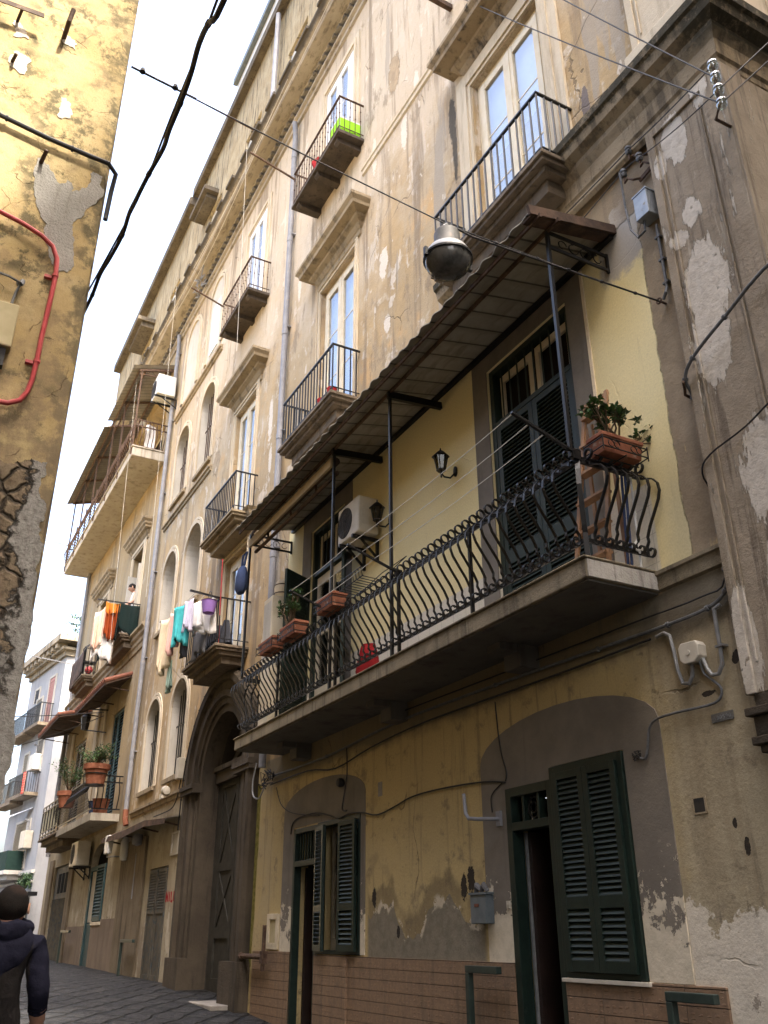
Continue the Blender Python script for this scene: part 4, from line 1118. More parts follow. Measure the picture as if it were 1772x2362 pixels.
d = MB(); d.box(-11.36, -11.32, .3, 1.1, -.1, 2.3); d.build('door', M['door_tan'] if 'door_tan' in M else stuffy('door_tan', (.20, .12, .075), (.25, .155, .10), 5, .6, .3), BA)
d = MB(); d.box(-11.88, -11.84, .14, .75, -.1, 2.41); d.build('door', M['door_brown'], BA)
f = MB(); y = .03
f.box(-11.16, -11.11, y - .05, y + .05, 1.39, 2.91); f.box(-9.99, -9.93, y - .05, y + .05, 1.39, 2.91); f.box(-11.11, -9.99, y - .05, y + .05, 2.85, 2.91); f.box(-11.11, -9.99, y - .05, y + .05, 1.39, 1.43)
o = f.build('window_frame', M['green_paint'], BA, bevel=.004)
q = MB()
for a, c in ((-10.93, -10.5), (-10.48, -10.1)):
    q.box(a, a + .06, .09, .12, 1.43, 2.85); q.box(c - .06, c, .09, .12, 1.43, 2.85); q.box(a + .06, c - .06, .09, .12, 2.77, 2.85); q.box(a + .06, c - .06, .09, .12, 1.43, 1.55)
q.build('inner_window', M['dirty_frame'] if 'dirty_frame' in M else stuffy('dirty_frame', (.18, .155, .11), (.24, .21, .15), 6, .7, .3), o)
louvre_leaf(BA, -11.12, -10.75, 1.42, 2.85, -.03, R(-9), -11.12, [(1.85, 1.93)], pitch=.045, fr=.05, tilt=-48)
louvre_leaf(BA, -10.40, -9.985, 1.42, 2.85, -.03, R(3), -9.985, [(1.85, 1.93)], pitch=.045, fr=.055)
# service door beside the portal
f = MB(); f.box(-19.50, -18.18, .01, .05, .78, 2.8)
for a, c in ((-19.5, -18.86), (-18.84, -18.18)):
    f.box(a + .03, a + .08, -.01, .009, .82, 2.78); f.box(c - .08, c - .03, -.01, .009, .82, 2.78); f.box(a + .08, c - .08, -.01, .009, .82, .92); f.box(a + .08, c - .08, -.01, .009, 1.98, 2.06); f.box(a + .08, c - .08, -.01, .009, 2.72, 2.78)
o = f.build('service_door', M['metal_door'] if 'metal_door' in M else stuffy('metal_door', (.075, .068, .055), (.11, .10, .08), 5, .7, .3, 0, .002, 60, c3=(.05, .065, .075), th3=(.52, .6)), BA, bevel=.003)
g = MB()
for a, c in ((-19.42, -18.94), (-18.76, -18.26)):
    for k in range(13): g.bar((a, -.004, 2.09 + k * .05), (c, -.004, 2.09 + k * .05), .006, .045, (0, .6, .8))
g.build('slats', M['metal_door'], o)
n = MB(); n.box(-18.07, -17.56, -.03, -.001, 2.98, 3.02); n.box(-18.07, -17.56, -.03, -.001, 3.36, 3.40); n.box(-18.07, -18.02, -.03, -.001, 3.021, 3.359); n.box(-17.61, -17.56, -.03, -.001, 3.021, 3.359); n.box(-18.019, -17.611, -.006, .0, 3.021, 3.359)
n.build('wall_panel', M['niche_white'], BA)
# rusty sheet over the service door
r = MB(); r.grid([[(-22.8, -.01, 3.84), (-20.5, -.01, 3.80), (-19, -.01, 3.76), (-17.45, -.01, 3.70)], [(-22.75, -.40, 3.66), (-20.5, -.46, 3.62), (-18.6, -.46, 3.66), (-17.5, -.34, 3.60)]])
r.grid([[(-22.75, -.40, 3.66), (-20.5, -.46, 3.62), (-18.6, -.46, 3.66), (-17.5, -.34, 3.60)], [(-22.75, -.405, 3.56), (-20.5, -.465, 3.48), (-18.6, -.465, 3.54), (-17.5, -.345, 3.50)]])
for x in (-22.3, -20.8, -19.2, -17.8): r.bar((x, 0, 3.52), (x, -.36, 3.58), .03, .03)
r.build('rusty_hood', M['rust_sheet'], BA)
p = MB(); p.box(-22.0, -19.9, -.06, .002, .6, 3.5); p.build('wall_pier', M['pier_stone'], BA, bevel=.01)
# red graffiti beside the service door
def letters(txt, x, z, h, w, y, sp=1.35, rr=.012):
    G = {'M': [[(0, 0), (.05, 1), (.5, .35), (.95, 1), (1, 0)]], 'I': [[(.5, 0), (.5, 1)]], 'L': [[(.1, 1), (.1, 0), (.9, .02)]], 'K': [[(.1, 0), (.1, 1)], [(.95, 1), (.1, .45), (1, 0)]],
         '0': [[(.1, .2), (.1, .8), (.5, 1), (.9, .8), (.9, .2), (.5, 0), (.1, .2)]], '9': [[(.9, .55), (.5, .45), (.1, .7), (.5, 1), (.9, .8), (.9, .3), (.5, 0), (.15, .1)]], '5': [[(.9, 1), (.15, 1), (.15, .55), (.6, .6), (.9, .35), (.6, 0), (.1, .08)]],
         'n': [[(.1, 0), (.1, .6)], [(.1, .5), (.5, .62), (.85, .5), (.85, 0)]], 'A': [[(0, 0), (.5, 1), (1, 0)], [(.2, .38), (.8, .38)]], 'o': [[(.15, .1), (.15, .5), (.5, .62), (.85, .5), (.85, .1), (.5, 0), (.15, .1)]]}
    m = MB()
    for ch in txt:
        for st in G.get(ch, []):
            m.strip([(x + u * w, y, z + v * h) for u, v in st], (0, .004, 0), rr * 2)
        x += w * sp
    return m
letters('MILK', -18.13, 2.17, .17, .115, -.004, 1.42, .028).build('graffiti', stuffy('graffiti_red', (.30, .012, .02), (.38, .02, .03), 6, .8, .2, 0, 0), BA)

# ================================================================== THE NEXT HOUSE DOWN THE STREET
HX0, HX1 = -32.75, XB
HB = thing('neighbouring_house', 'ochre house beyond the grey drainpipe with a wide concrete terrace high on its front', 'house', (-27, 0, 0))
HW = dict(D1=(-25.0, -23.76, 8.95, 11.66), D2=(-29.5, -28.3, 8.9, 11.6), F1=(-25.05, -23.85, 4.27, 7.08), F2=(-30.2, -28.8, 4.27, 7.12))
ops = [(HW['D1'][0], HW['D1'][1], 8.95, 11.66, .42, 0), (HW['D2'][0], HW['D2'][1], 8.9, 11.6, .3, 0), (*HW['F1'], .12, 0), (*HW['F2'], .12, 0),
       (-25.62, -23.66, .5, 3.72, .2, .5), (-31.2, -28.55, .5, 3.52, .2, 0), (-31.9, -23.0, 14.2, 16.6, .6, 0)]
w = opening_wall(HX0, HX1, .2, 17.9, ops)
w.face([(HX0, 0, .2), (HX0, 12, .2), (HX0, 12, 23.6), (HX0, 0, 23.6)]); w.face([(HX0, 12, .2), (HX1, 12, .2), (HX1, 12, 23.6), (HX0, 12, 23.6)])
w.build('wall', M['facade'], HB)
AO2 = [(-24.6, -23.4, 18.9, 21.1, .12, 0), (-28.2, -27.0, 18.9, 21.1, .12, 0), (-31.4, -30.3, 18.9, 21.1, .12, 0)]
opening_wall(HX0, HX1, 17.9, 23.0, AO2, .02).build('attic_wall', M['attic_plaster'], HB)
for a, c, d, e, dp, _ in AO2:
    f = MB(); f.box(a, c, .1, .13, d, e)
    for k in range(11): f.box(a + .04 + k * (c - a - .08) / 10 - .018, a + .04 + k * (c - a - .08) / 10 + .018, .06, .099, d, d + 1.35)
    f.build('attic_window', M['white_plastic'], HB)
b = MB(); b.box(HX0 - .1, HX1 - .001, -.25, 12, 23.0, 23.3); b.build('roof', M['roof_dark'], HB)
for x in (-27.6,):
    f = MB(); f.box(x - 1.0, x + 1.0, -.6, .02, 21.4, 21.55); f.box(x - .9, x + .9, -.45, .02, 21.2, 21.399); f.build('window_hood', M['roof_dark'], HB)
main_cornice(HX0, HX1, HB, M['cornice_stone'])
# terrace slab, railing and sheet roof
TX0, TX1, TZ = -32.85, -22.5, 14.02
s = MB(); s.box(TX0, TX1, -.93, .01, TZ - .27, TZ); s.box(TX0 - .03, TX1 + .03, -.97, .009, TZ + .001, TZ + .05)
TS = s.build('terrace', M['terrace_concrete'], HB, bevel=.02)
m_ = MB()
tp = [(.0, TZ + .1), (.03, TZ + .2), (.12, TZ + .34), (.15, TZ + .46), (.11, TZ + .6), (.03, TZ + .7), (.0, TZ + .92)]
nb = 62
for i in range(nb + 1):
    x = TX0 + .08 + (TX1 - TX0 - .16) * i / nb; m_.tube([(x, -.9 - o, z) for o, z in tp], .013, 5, False)
for k in range(8):
    y = -.85 + k * .11; m_.tube([(TX1 - .08 + o, y, z) for o, z in tp], .013, 5, False); m_.tube([(TX0 + .08 - o, y, z) for o, z in tp], .013, 5, False)
m_.build('railing_bars', M['rusty_iron'], TS)
m_ = MB()
for z in (TZ + .1, TZ + .74, TZ + .94):
    m_.bar((TX0 + .08, -.9, z), (TX1 - .08, -.9, z), .03, .03)
    for x in (TX0 + .08, TX1 - .08): m_.bar((x, -.9, z), (x, 0, z), .03, .03)
for i in range(7):
    x = TX0 + .1 + (TX1 - TX0 - .2) * i / 6; m_.bar((x, -.95, TZ - .2), (x, -.95, TZ + .95), .03, .04, (0, 1, 0))
m_.build('handrail', M['rusty_iron'], TS)
def sheet_roof(x0, x1, zw, y1, z1, parent, mat, name, pitch=.19):
    n = int((x1 - x0) / pitch * 6); q = MB(); rows = []
    for y, z in ((-.0, zw), (y1, z1)): rows.append([(x0 + (x1 - x0) * i / n, y, z + .040 * math.sin(2 * PI * (x1 - x0) * i / n / pitch)) for i in range(n + 1)])
    q.grid(rows); q.grid([[(x, y, z + .012) for x, y, z in r] for r in rows]); q.grid([rows[1], [(x, y, z + .012) for x, y, z in rows[1]]])
    return q.build(name, mat, parent, True)
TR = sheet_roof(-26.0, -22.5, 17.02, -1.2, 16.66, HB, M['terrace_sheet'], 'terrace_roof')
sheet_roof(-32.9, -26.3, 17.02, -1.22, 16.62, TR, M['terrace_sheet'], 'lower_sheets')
s = MB()
for y, z in ((-.82, 16.70), (-1.0, 16.64), (-.2, 16.88)): s.bar((-32.8, y, z), (-22.6, y, z), .04, .06)
for x in (-22.6, -24.6, -26.2, -28.6, -30.6, -32.7):
    s.bar((x, -.02, 16.9), (x, -1.0, 16.62), .05, .07)
    s.bar((x, -.93, TZ), (x, -.93, 16.64), .045, .045, (0, 1, 0))
for k in range(8): s.bar((-22.6, -.1 - k * .11, 16.58 + .12 * (k % 2)), (-22.6, -.21 - k * .11, 16.58 + .12 * ((k + 1) % 2)), .012, .012)
s.bar((-22.6, -.02, 16.58), (-22.6, -1.0, 16.50), .03, .03)
s.build('roof_frame', M['rusty_iron'], TR)
s = MB(); s.box(-31.88, -23.02, .58, .62, 14.22, 16.58); s.build('terrace_back_wall', M['niche_white'], HB)
s = MB(); s.box(-27.0, -25.8, .52, .57, 14.25, 16.3); s.box(-30.4, -29.2, .52, .57, 14.25, 16.3); s.build('terrace_door', M['room_brown'], HB)
# first and second storey openings
surround(-25.0, -23.76, 8.95, 11.66, HB, M['trim_paint'], .2); surround(-29.5, -28.3, 8.9, 11.6, HB, M['trim_paint'], .18)
pediment(-25.6, -23.15, 11.98, HB, M['old_stone'], .27); pediment(-30.4, -27.6, 11.98, HB, M['old_stone'], .27)
q = MB(); q.box(-24.98, -23.78, .38, .43, 8.95, 11.64); q.build('dark_room', M['room_brown'], HB)
for a, c, ang, h in ((-24.98, -24.5, R(-88), -24.98), (-24.25, -23.78, R(88), -23.78)):
    q = MB(); q.box(a, c, .33, .36, 8.97, 11.1); q.v = [(h + (x - h) * math.cos(ang) - (y - .36) * math.sin(ang), .36 + (x - h) * math.sin(ang) + (y - .36) * math.cos(ang), z) for x, y, z in q.v]; q.build('door_leaf', M['niche_white'], HB)
q = MB(); q.box(-24.96, -23.80, .33, .36, 11.12, 11.2); q.box(-24.42, -24.36, .33, .36, 8.97, 11.62); q.build('door_transom', M['niche_white'], HB)
q = MB(); q.box(-29.48, -28.32, .26, .3, 8.9, 11.58); q.build('dark_room', M['room_brown'], HB)
for a, c in ((-29.46, -28.92), (-28.88, -28.34)): louvre_leaf(HB, a, c, 8.92, 11.5, .2, pitch=.09, mat='dirty_frame', slat='dirty_frame')
b1 = balcony(-25.75, -23.4, 8.90, .46, .86, HB, 20, .34)
b2 = balcony(-30.3, -28.2, 8.92, .50, .84, HB, 20, .30)
c = MB(); c.sweepx([(0, 8.32), (-.04, 8.34), (-.05, 8.46), (-.08, 8.5), (-.08, 8.6), (-.13, 8.66), (-.14, 8.74), (-.2, 8.8), (-.2, 8.86), (0, 8.9)], HX0 - .1, HX1 + .0); c.build('string_course', M['old_stone'], HB)
def tile_hood(x0, x1, zw, y1, z1, name):
    q = MB(); q.bar((x0, 0, zw), (x0, y1, z1), .04, .05); q.bar((x1, 0, zw), (x1, y1, z1), .04, .05); q.face([(x0, 0, zw), (x1, 0, zw), (x1, y1, z1), (x0, y1, z1)]); q.face([(x0, 0, zw + .03), (x1, 0, zw + .03), (x1, y1, z1 + .03), (x0, y1, z1 + .03)])
    for x in (x0 + .2, (x0 + x1) / 2, x1 - .2): q.bar((x, 0, zw - .35), (x, y1 * .9, z1 - .03), .03, .03)
    q.bar((x0, y1, z1 - .02), (x1, y1, z1 - .02), .04, .05)
    h = q.build(name, M['rust_sheet'], HB)
    t = MB(); n = int((x1 - x0) / .16)
    for i in range(n + 1):
        x = x0 + (x1 - x0) * i / n
        t.tube([(x, .0, zw + .07), (x, y1 - .04, z1 + .07)], [.055, .065], 8)
    t.build('roof_tiles', M['roof_tile'], h); return h
tile_hood(-27.3, -23.4, 7.78, -.66, 7.5, 'awning_roof'); tile_hood(-32.3, -28.5, 7.86, -.95, 7.62, 'awning_roof')
for key, mt, sl in (('F1', 'blue_shut', 'blue_shut'), ('F2', 'brown_shut', 'brown_shut')):
    if mt not in M: stuffy(mt, *(((.02, .055, .065), (.03, .075, .085)) if mt == 'blue_shut' else ((.16, .135, .10), (.21, .18, .135))), 6, .6, .3)
    a, c, d, e = HW[key]; mm = (a + c) / 2
    q = MB(); q.box(a, c, .1, .12, d, e); q.build('dark_room', M['room_brown'], HB)
    for x0, x1 in ((a + .02, mm - .01), (mm + .01, c - .02)): louvre_leaf(HB, x0, x1, d, e - .03, .05, rails=[(d + 1.0, d + 1.1)], pitch=.08, mat=mt, slat=sl)
for x in (-26.3, -27.2, -31.0):
    q = MB(); q.box(x - .22, x + .22, -.05, .002, 4.2, 7.6); q.build('wall_pier', M['trim_paint'], HB, bevel=.01)
# first floor balcony, bellied on the near half and panelled on the far half
q = MB(); q.box(-27.65, -23.0, -.68, .01, 4.09, 4.27); G1 = q.build('balcony', M['terrace_concrete'], HB, bevel=.01)
q = MB(); gp = [(.0, 4.37), (.03, 4.45), (.12, 4.6), (.15, 4.75), (.1, 4.9), (.03, 4.98), (0, 5.15)]
for i in range(37): x = -27.6 + 4.5 * i / 36; q.tube([(x, -.66 - o, z) for o, z in gp], .009, 5, False)
for k in range(5): q.tube([(-23.06 + o, -.6 + k * .13, z) for o, z in gp], .013, 5, False)
q.build('railing_bars', M['iron'], G1)
q = MB()
for z in (4.37, 5.0, 5.15):
    q.bar((-27.6, -.66, z), (-23.05, -.66, z), .03, .03); q.bar((-23.05, -.66, z), (-23.05, 0, z), .03, .03)
q.build('handrail', M['iron'], G1)
q = MB(); q.box(-30.8, -27.66, -.70, .01, 4.2, 4.26); q.box(-30.72, -27.72, -.6, .01, 4.06, 4.199); q.box(-30.6, -27.8, -.45, .01, 3.9, 4.059); G2 = q.build('balcony', M['balcony_stone'], HB, bevel=.01)
q = MB()
for z in (4.34, 4.45, 5.06, 5.2): q.bar((-30.75, -.66, z), (-27.7, -.66, z), .03, .03)
for i in range(7): x = -30.75 + 3.05 * i / 6; q.bar((x, -.66, 4.26), (x, -.66, 5.2), .035, .035, (0, 1, 0))
q.build('handrail', M['iron'], G2)
q = MB(); q.box(-30.7, -27.75, -.645, -.64, 4.47, 5.04); q.build('railing_panel', M['panel_glass'], G2)
# ground floor
q = MB(); q.box(-25.62, -23.66, .17, .2, .7, 3.7); q.build('dark_room', M['black_void'], HB)
louvre_leaf(HB, -24.62, -23.70, 1.92, 3.2, -.0, rails=[], pitch=.07, mat='blue_shut', slat='blue_shut')
q = MB(); q.box(-25.6, -25.45, .0, .1, .85, 3.2); q.box(-24.72, -24.64, .0, .1, .85, 3.2); q.box(-25.45, -24.72, .0, .099, 3.1, 3.2); q.build('door_frame', M['blue_shut'], HB)
q = MB(); q.box(-25.44, -24.73, .04, .07, 1.9, 3.09); q.build('door_glass', M['niche_white'], HB)
q = MB(); q.box(-25.44, -24.73, .03, .07, .85, 1.88); q.build('door_panel', M['blue_shut'], HB)
q = MB(); q.box(-24.66, -23.6, -.04, .06, 1.83, 1.9); q.build('window_sill', M['marble_sill'], HB)
q = MB(); q.box(-27.9, -25.63, -.02, .001, .3, 1.82); q.box(-23.65, -22.06, -.02, .001, .3, 1.95); q.box(-24.66, -23.651, -.019, .001, .3, 1.829)
q.build('wall_plinth', M['plinth_stone'] if 'plinth_stone' in M else streaky('plinth_stone', (.20, .155, .12), (.10, .08, .065), (.25, .20, .155), 1.2, .5), HB)
q = MB(); q.box(-31.18, -28.57, .06, .1, .7, 3.5)
for i in range(14): x = -31.1 + 2.5 * i / 13; q.box(x - .02, x + .02, .035, .059, .75, 2.6)
o = q.build('street_gate', M['metal_door'], HB)
q = MB()
for x in (-30.4, -29.85, -29.3): q.box(x - .2, x + .2, .05, .058, 2.75, 3.3)
q.build('gate_openings', M['black_void'], o)
for x in (-31.6, -28.15):
    q = MB(); q.box(x - .3, x + .3, -.06, .002, .5, 3.75); q.build('wall_pier', M['pier_stone'], HB, bevel=.01)
q = MB(); q.tube([(-32.3, -.1, 14), (-32.3, -.1, 7.4), (-32.2, -.12, 3.9)], .07, 8); q.build('drainpipe', M['pipe_grey'], HB, True)

# ================================================================== FAR HOUSES AT THE BEND
FB = thing('far_house', 'pale grey corner house at the bend in the street with a deep bracketed cornice', 'house', (-42, .9, 1))
P0 = Vector((-42, .909, 0)); DS = Vector((-.9925, -.1223, 0)); DN = Vector((.1223, -.9925, 0))     # along the front, outwards
def FW(s, o, z): p = P0 + DS * s + DN * o; return (p.x, p.y, z)
class FM(MB):
    def fb(q, s0, s1, o0, o1, z0, z1):
        k = len(q.v); q.box(s0, s1, o0, o1, z0, z1); q.v[k:] = [FW(*p) for p in q.v[k:]]; return q
f = FM(); f.fb(-6, 5.75, -9, 0, .5, 13.3) if False else None
k = FM(); k.v = []; 
k.face([FW(0, 0, .6), FW(5.75, 0, .6), FW(5.75, 0, 13.45), FW(0, 0, 13.45)])
e0 = P0 + Vector((.12, 7, 0))
k.face([FW(0, 0, .6), (e0.x, e0.y, .6), (e0.x, e0.y, 13.45), FW(0, 0, 13.45)])
k.face([FW(5.75, 0, .6), FW(5.75, -7, .6), FW(5.75, -7, 13.45), FW(5.75, 0, 13.45)])
k.build('wall', M['pale_house'], FB)
f = FM(); f.fb(-.12, 5.9, -6.5, .12, 13.25, 13.5); f.fb(-.3, 6.1, -6.5, .3, 13.501, 13.62); f.fb(-.55, 6.4, -6.5, .55, 13.85, 14.15)
for i in range(9): f.fb(.15 + i * .68, .45 + i * .68, .0, .48, 13.621, 13.849)
for i in range(4): f.fb(-.5, -.05, -1.2 - i * 1.2, -.9 - i * 1.2, 13.621, 13.849)
f.build('cornice', M['roof_stone'], FB)
f = FM(); f.fb(.5, 5, -5, -1.0, 14.151, 14.5); f.build('roof_parapet', M['yellow_house'], FB)
FBW = [(1.2, 2.1, 10.45, 12.6, 'shut_pink'), (3.75, 4.45, 11.9, 12.5, 'dark_grille'), (1.55, 2.4, 8.3, 9.75, 'brown_shut'), (3.8, 4.5, 7.4, 9.4, 'dirty_frame'), (1.7, 3.9, 4.2, 6.2, 'dirty_frame'), (3.0, 3.9, 10.3, 11.9, 'dirty_frame')]
stuffy('shut_pink', (.40, .20, .17), (.46, .25, .21), 6, .7, .3)
for s0, s1, z0, z1, mt in FBW:
    f = FM(); f.fb(s0 - .09, s0, 0, .05, z0, z1 + .1); f.fb(s1, s1 + .09, 0, .05, z0, z1 + .1); f.fb(s0, s1, 0, .05, z1, z1 + .1)
    w_ = f.build('window', M['niche_white'], FB); f = FM(); f.fb(s0, s1, -.02, .02, z0, z1)
    for i in range(int((z1 - z0) / .12)): f.fb(s0 + .05, s1 - .05, .021, .04, z0 + .03 + i * .12, z0 + .09 + i * .12)
    f.build('shutter', M[mt], w_)
for s0, s1, z in ((.9, 3.3, 10.35), (3.4, 6.2, 10.3), (1.3, 4.5, 7.35), (3.6, 6.6, 7.2)):
    f = FM(); f.fb(s0, s1, 0, .6, z - .14, z); bl = f.build('balcony', M['balcony_stone'], FB)
    f = FM(); n = int((s1 - s0) / .12)
    for i in range(n + 1): s_ = s0 + .03 + (s1 - s0 - .06) * i / n; f.fb(s_ - .01, s_ + .01, .56, .58, z, z + .85)
    for j in range(5): f.fb(s0 + .02, s0 + .04, .1 * j + .05, .1 * j + .07, z, z + .85)
    f.fb(s0, s1, .55, .59, z + .85, z + .89); f.fb(s0 + .01, s0 + .05, .0, .55, z + .85, z + .89)
    f.build('railing', M['iron'], bl)
f = FM(); f.fb(1.9, 5.6, 0, .75, 4.0, 4.16); f.fb(2.1, 5.4, 0, .55, 3.8, 3.999); bl = f.build('balcony', M['lime_white'], FB)
f = FM(); f.fb(1.95, 5.55, .7, .72, 4.17, 4.95); f.fb(1.95, 1.97, 0, .7, 4.17, 4.95); f.build('balcony_screen', M['net_green'], bl)
f = FM(); f.fb(-.1, 5.8, .0, .14, 3.95, 4.1); f.fb(-.1, 5.8, .0, .1, 3.6, 3.70); f.build('ledge', M['lime_white'], FB)
f = FM(); f.fb(-1.6, .0, -.02, .02, 1, 4) if False else None
f = FM(); f.fb(.2, 1.1, .0, .04, 1.0, 2.5); f.fb(3.0, 4.2, .0, .04, 1.0, 3.2); f.build('door', M['dark_wood'], FB)
f = FM(); f.fb(.12, .72, .05, .12, 2.2, 2.75); solo(f, 'notice_board', M['niche_white'], 'small white notice board low on the pale grey corner house', 'notice board')
f = FM()
k2 = len(f.v); pts = [(1.55, .05, 6.75), (2.3, .05, 6.72), (6.3, 2.6, 5.55), (5.6, 2.6, 5.45)]
f.face([FW(*p) for p in pts]); f.face([FW(p[0], p[1], p[2] - .02) for p in pts])
for a, c in zip(pts, pts[1:] + pts[:1]): f.face([FW(*a), FW(*c), FW(c[0], c[1], c[2] - .02), FW(a[0], a[1], a[2] - .02)])
solo(f, 'window_awning', M['awning_white'], 'white sloping awning sheet stretched out from the pale grey corner house', 'awning')
for s0, s1, z0, z1, lab in ((1.5, 2.35, 8.35, 9.05, 'white water heater high on the far pale house with a flue pipe'), (.95, 1.75, 5.0, 5.72, 'grey box boiler on the far pale house beside the white awning')):
    t = thing('water_heater', lab, 'water heater', FW((s0 + s1) / 2, .1, z0))
    f = FM(); f.fb(s0, s1, .02, .36, z0, z1); f.build('casing', M['old_white_plastic'], t, bevel=.03)
    f = FM(); f.tube([FW((s0 + s1) / 2, .2, z1), FW((s0 + s1) / 2, .2, z1 + .4), FW((s0 + s1) / 2, .35, z1 + .48)], .06, 8); f.build('flue', M['steel_grey'], t)
f = FM(); f.grid([[FW(1.35 + .5 * i / 6, .62 + .03 * math.sin(i * 2), z) for i in range(7)] for z in (7.28, 7.7, 8.2)])
m = MT('check cloth', .9, .1); ck = ((m.y * 9)._op('FRACT', 0).step(.48, .52) + (m.z * 9)._op('FRACT', 0).step(.48, .52)) * .5
M['check'] = m.done(m.mix(ck, (.62, .28, .22), (.52, .06, .045)))
solo(f, 'tablecloth', M['check'], 'red checked cloth hung over a railing of the pale grey corner house', 'cloth')
YB = thing('yellow_house', 'distant yellow house seen through the gap left of the pale grey house', 'house', (-60, 1, 1))
q = MB(); q.box(-66, -60, -9, .6, .5, 9.9); q.build('wall', M['yellow_house'], YB)
q = MB(); q.box(-66.3, -59.7, -9.2, .9, 9.9, 10.3); q.box(-59.98, -59.6, -9, .8, 7.4, 7.7); q.build('cornice', M['roof_stone'], YB)
q = MB()
for z in (3, 6, 8.2): 
    for y in (-.4, -2.4): q.box(-60.02, -59.95, y - .5, y + .5, z, z + 1.3)
q.build('window', M['dirty_frame'], YB)

# ================================================================== CORNER HOUSE, NEAR LEFT (its wing runs back beside the cross street)
KX, KY = -4.0, -4.60
KB = thing('corner_house', 'sunburnt mouldy ochre house corner on the near left with broken plaster', 'house', (-6, -7, 0))
q = MB(); n = 30
rows = []
r_ = random.Random(3)
zs = [-.2 + 9.2 * i / 40 for i in range(41)]
for z in zs:
    j = r_.uniform(-.012, .008); rows.append([(KX, -16, z), (KX, -9, z), (KX, -5.6, z), (KX, KY - .06, z), (KX - .012 + j * .5, KY - .012 + j, z), (KX - .06, KY, z), (-13, KY, z)])
q.grid(rows)
q.face([(KX, -16, 9), (KX, KY - .06, 9), (-13, KY, 9), (-13, -16, 9)]); q.face([(KX, -16, -.2), (-13, -16, -.2), (-13, -16, 9), (KX, -16, 9)]); q.box(-40, -13.001, -16, KY - .02, -.2, 11)
q.build('wall', M['corner_wall'], KB)
def wallpoly(pts, th, mat, name, seed=1, amp=.02, it=4):
    p = rough(pts, amp, it, seed); q = MB(); a = sum(p[i][0] * p[(i + 1) % len(p)][1] - p[(i + 1) % len(p)][0] * p[i][1] for i in range(len(p)))
    q.face([(KX + th, y, z) for y, z in p]); 
    for i in range(len(p)): (ya, za), (yb, zb) = p[i], p[(i + 1) % len(p)]; q.face([(KX + th, ya, za), (KX + th, yb, zb), (KX - .002, yb, zb), (KX - .002, ya, za)])
    return q.build(name, mat, KB)
wallpoly([(-4.98, 5.42), (-4.92, 5.40), (-4.86, 5.30), (-4.81, 5.34), (-4.78, 5.27), (-4.71, 5.33), (-4.69, 5.46), (-4.64, 5.45), (-4.62, 5.36), (-4.68, 5.2), (-4.73, 5.09), (-4.72, 4.95), (-4.71, 4.75), (-4.77, 4.68), (-4.83, 4.80), (-4.87, 5.0), (-4.96, 5.18)], .004, M['cement_patch'], 'cement_patch', 3, .02)
wallpoly([(-4.93, 5.92), (-4.88, 5.90), (-4.87, 5.78), (-4.93, 5.77)], .004, M['pale_patch'], 'cement_patch', 5, .02)
wallpoly([(-5.22, 6.12), (-5.12, 6.10), (-5.14, 5.98), (-5.22, 6.0)], .004, M['pale_patch'], 'cement_patch', 6, .03)
wallpoly([(-5.26, 6.36), (-5.2, 6.33), (-5.16, 6.26), (-5.24, 6.24)], .004, M['pale_patch'], 'cement_patch', 8, .02)
wallpoly([(-5.0, 6.46), (-4.93, 6.40), (-4.91, 6.32), (-4.99, 6.36)], .004, M['pale_patch'], 'cement_patch', 9, .02)
wallpoly([(-4.67, 4.0), (-4.66, 3.62), (-4.63, 3.4), (-4.61, 3.2), (-4.61, 2.6), (-4.61, 2.0), (-4.75, 2.0), (-5.2, 2.0), (-5.2, 3.55), (-5.0, 3.57), (-4.86, 3.58), (-4.76, 3.60)][1:], .005, M['ruined_wall'], 'broken_plaster', 4, .035, 5)
wallpoly([(-4.84, 2.62), (-4.765, 2.61), (-4.775, 2.56), (-4.92, 2.55)], .009, M['terracotta'], 'brick_bit', 13, .008, 2)
q = MB(); q.box(-13, -4.02, -16, KY - .03, 9.001, 9.2); q.build('roof', M['roof_stone'], KB)
# unseen blocks added outside the frame: they close the alley and throw its shade
OB = thing('shade_block', 'unseen plain block added across the side street to keep the sun off', 'house', (7, 10, 0))
q = MB(); q.box(1.8, 12, .3, 30, -.2, 24); q.build('wall', M['shade_block_wall'], OB)
q = MB(); q.box(1.6, 12.2, .1, 30.2, 24.001, 24.4); q.build('roof', M['roof_stone'], OB)
OC = thing('shade_block', 'unseen plain block added behind the camera to shape the sun patch', 'house', (7, -12, 0))
q = MB(); q.grid([[(x, -30, -.3), (x, -3.0, -.3), (x, -3.0, 16.6), (x, -3.35, 15.6), (x, -4.1, 14.2), (x, -30, 14.2)] for x in (2.2, 12)], True); q.box(.75, 2.19, -12, -5.8, -.3, 15.0); q.box(-3.99, 2.19, -20, -8.5, -.3, 18); q.box(9, 10.6, -3.5, -1.601, -.3, 24); q.box(9, 10.6, -1.6, .2, -.3, 36); q.build('wall', M['shade_block_wall'], OC)  # slanted top and tall boxes added to shape where the sun falls
q = MB(); q.box(2.0, 12.2, -30.2, -4.3, 14.201, 14.5); q.build('roof', M['roof_stone'], OC)

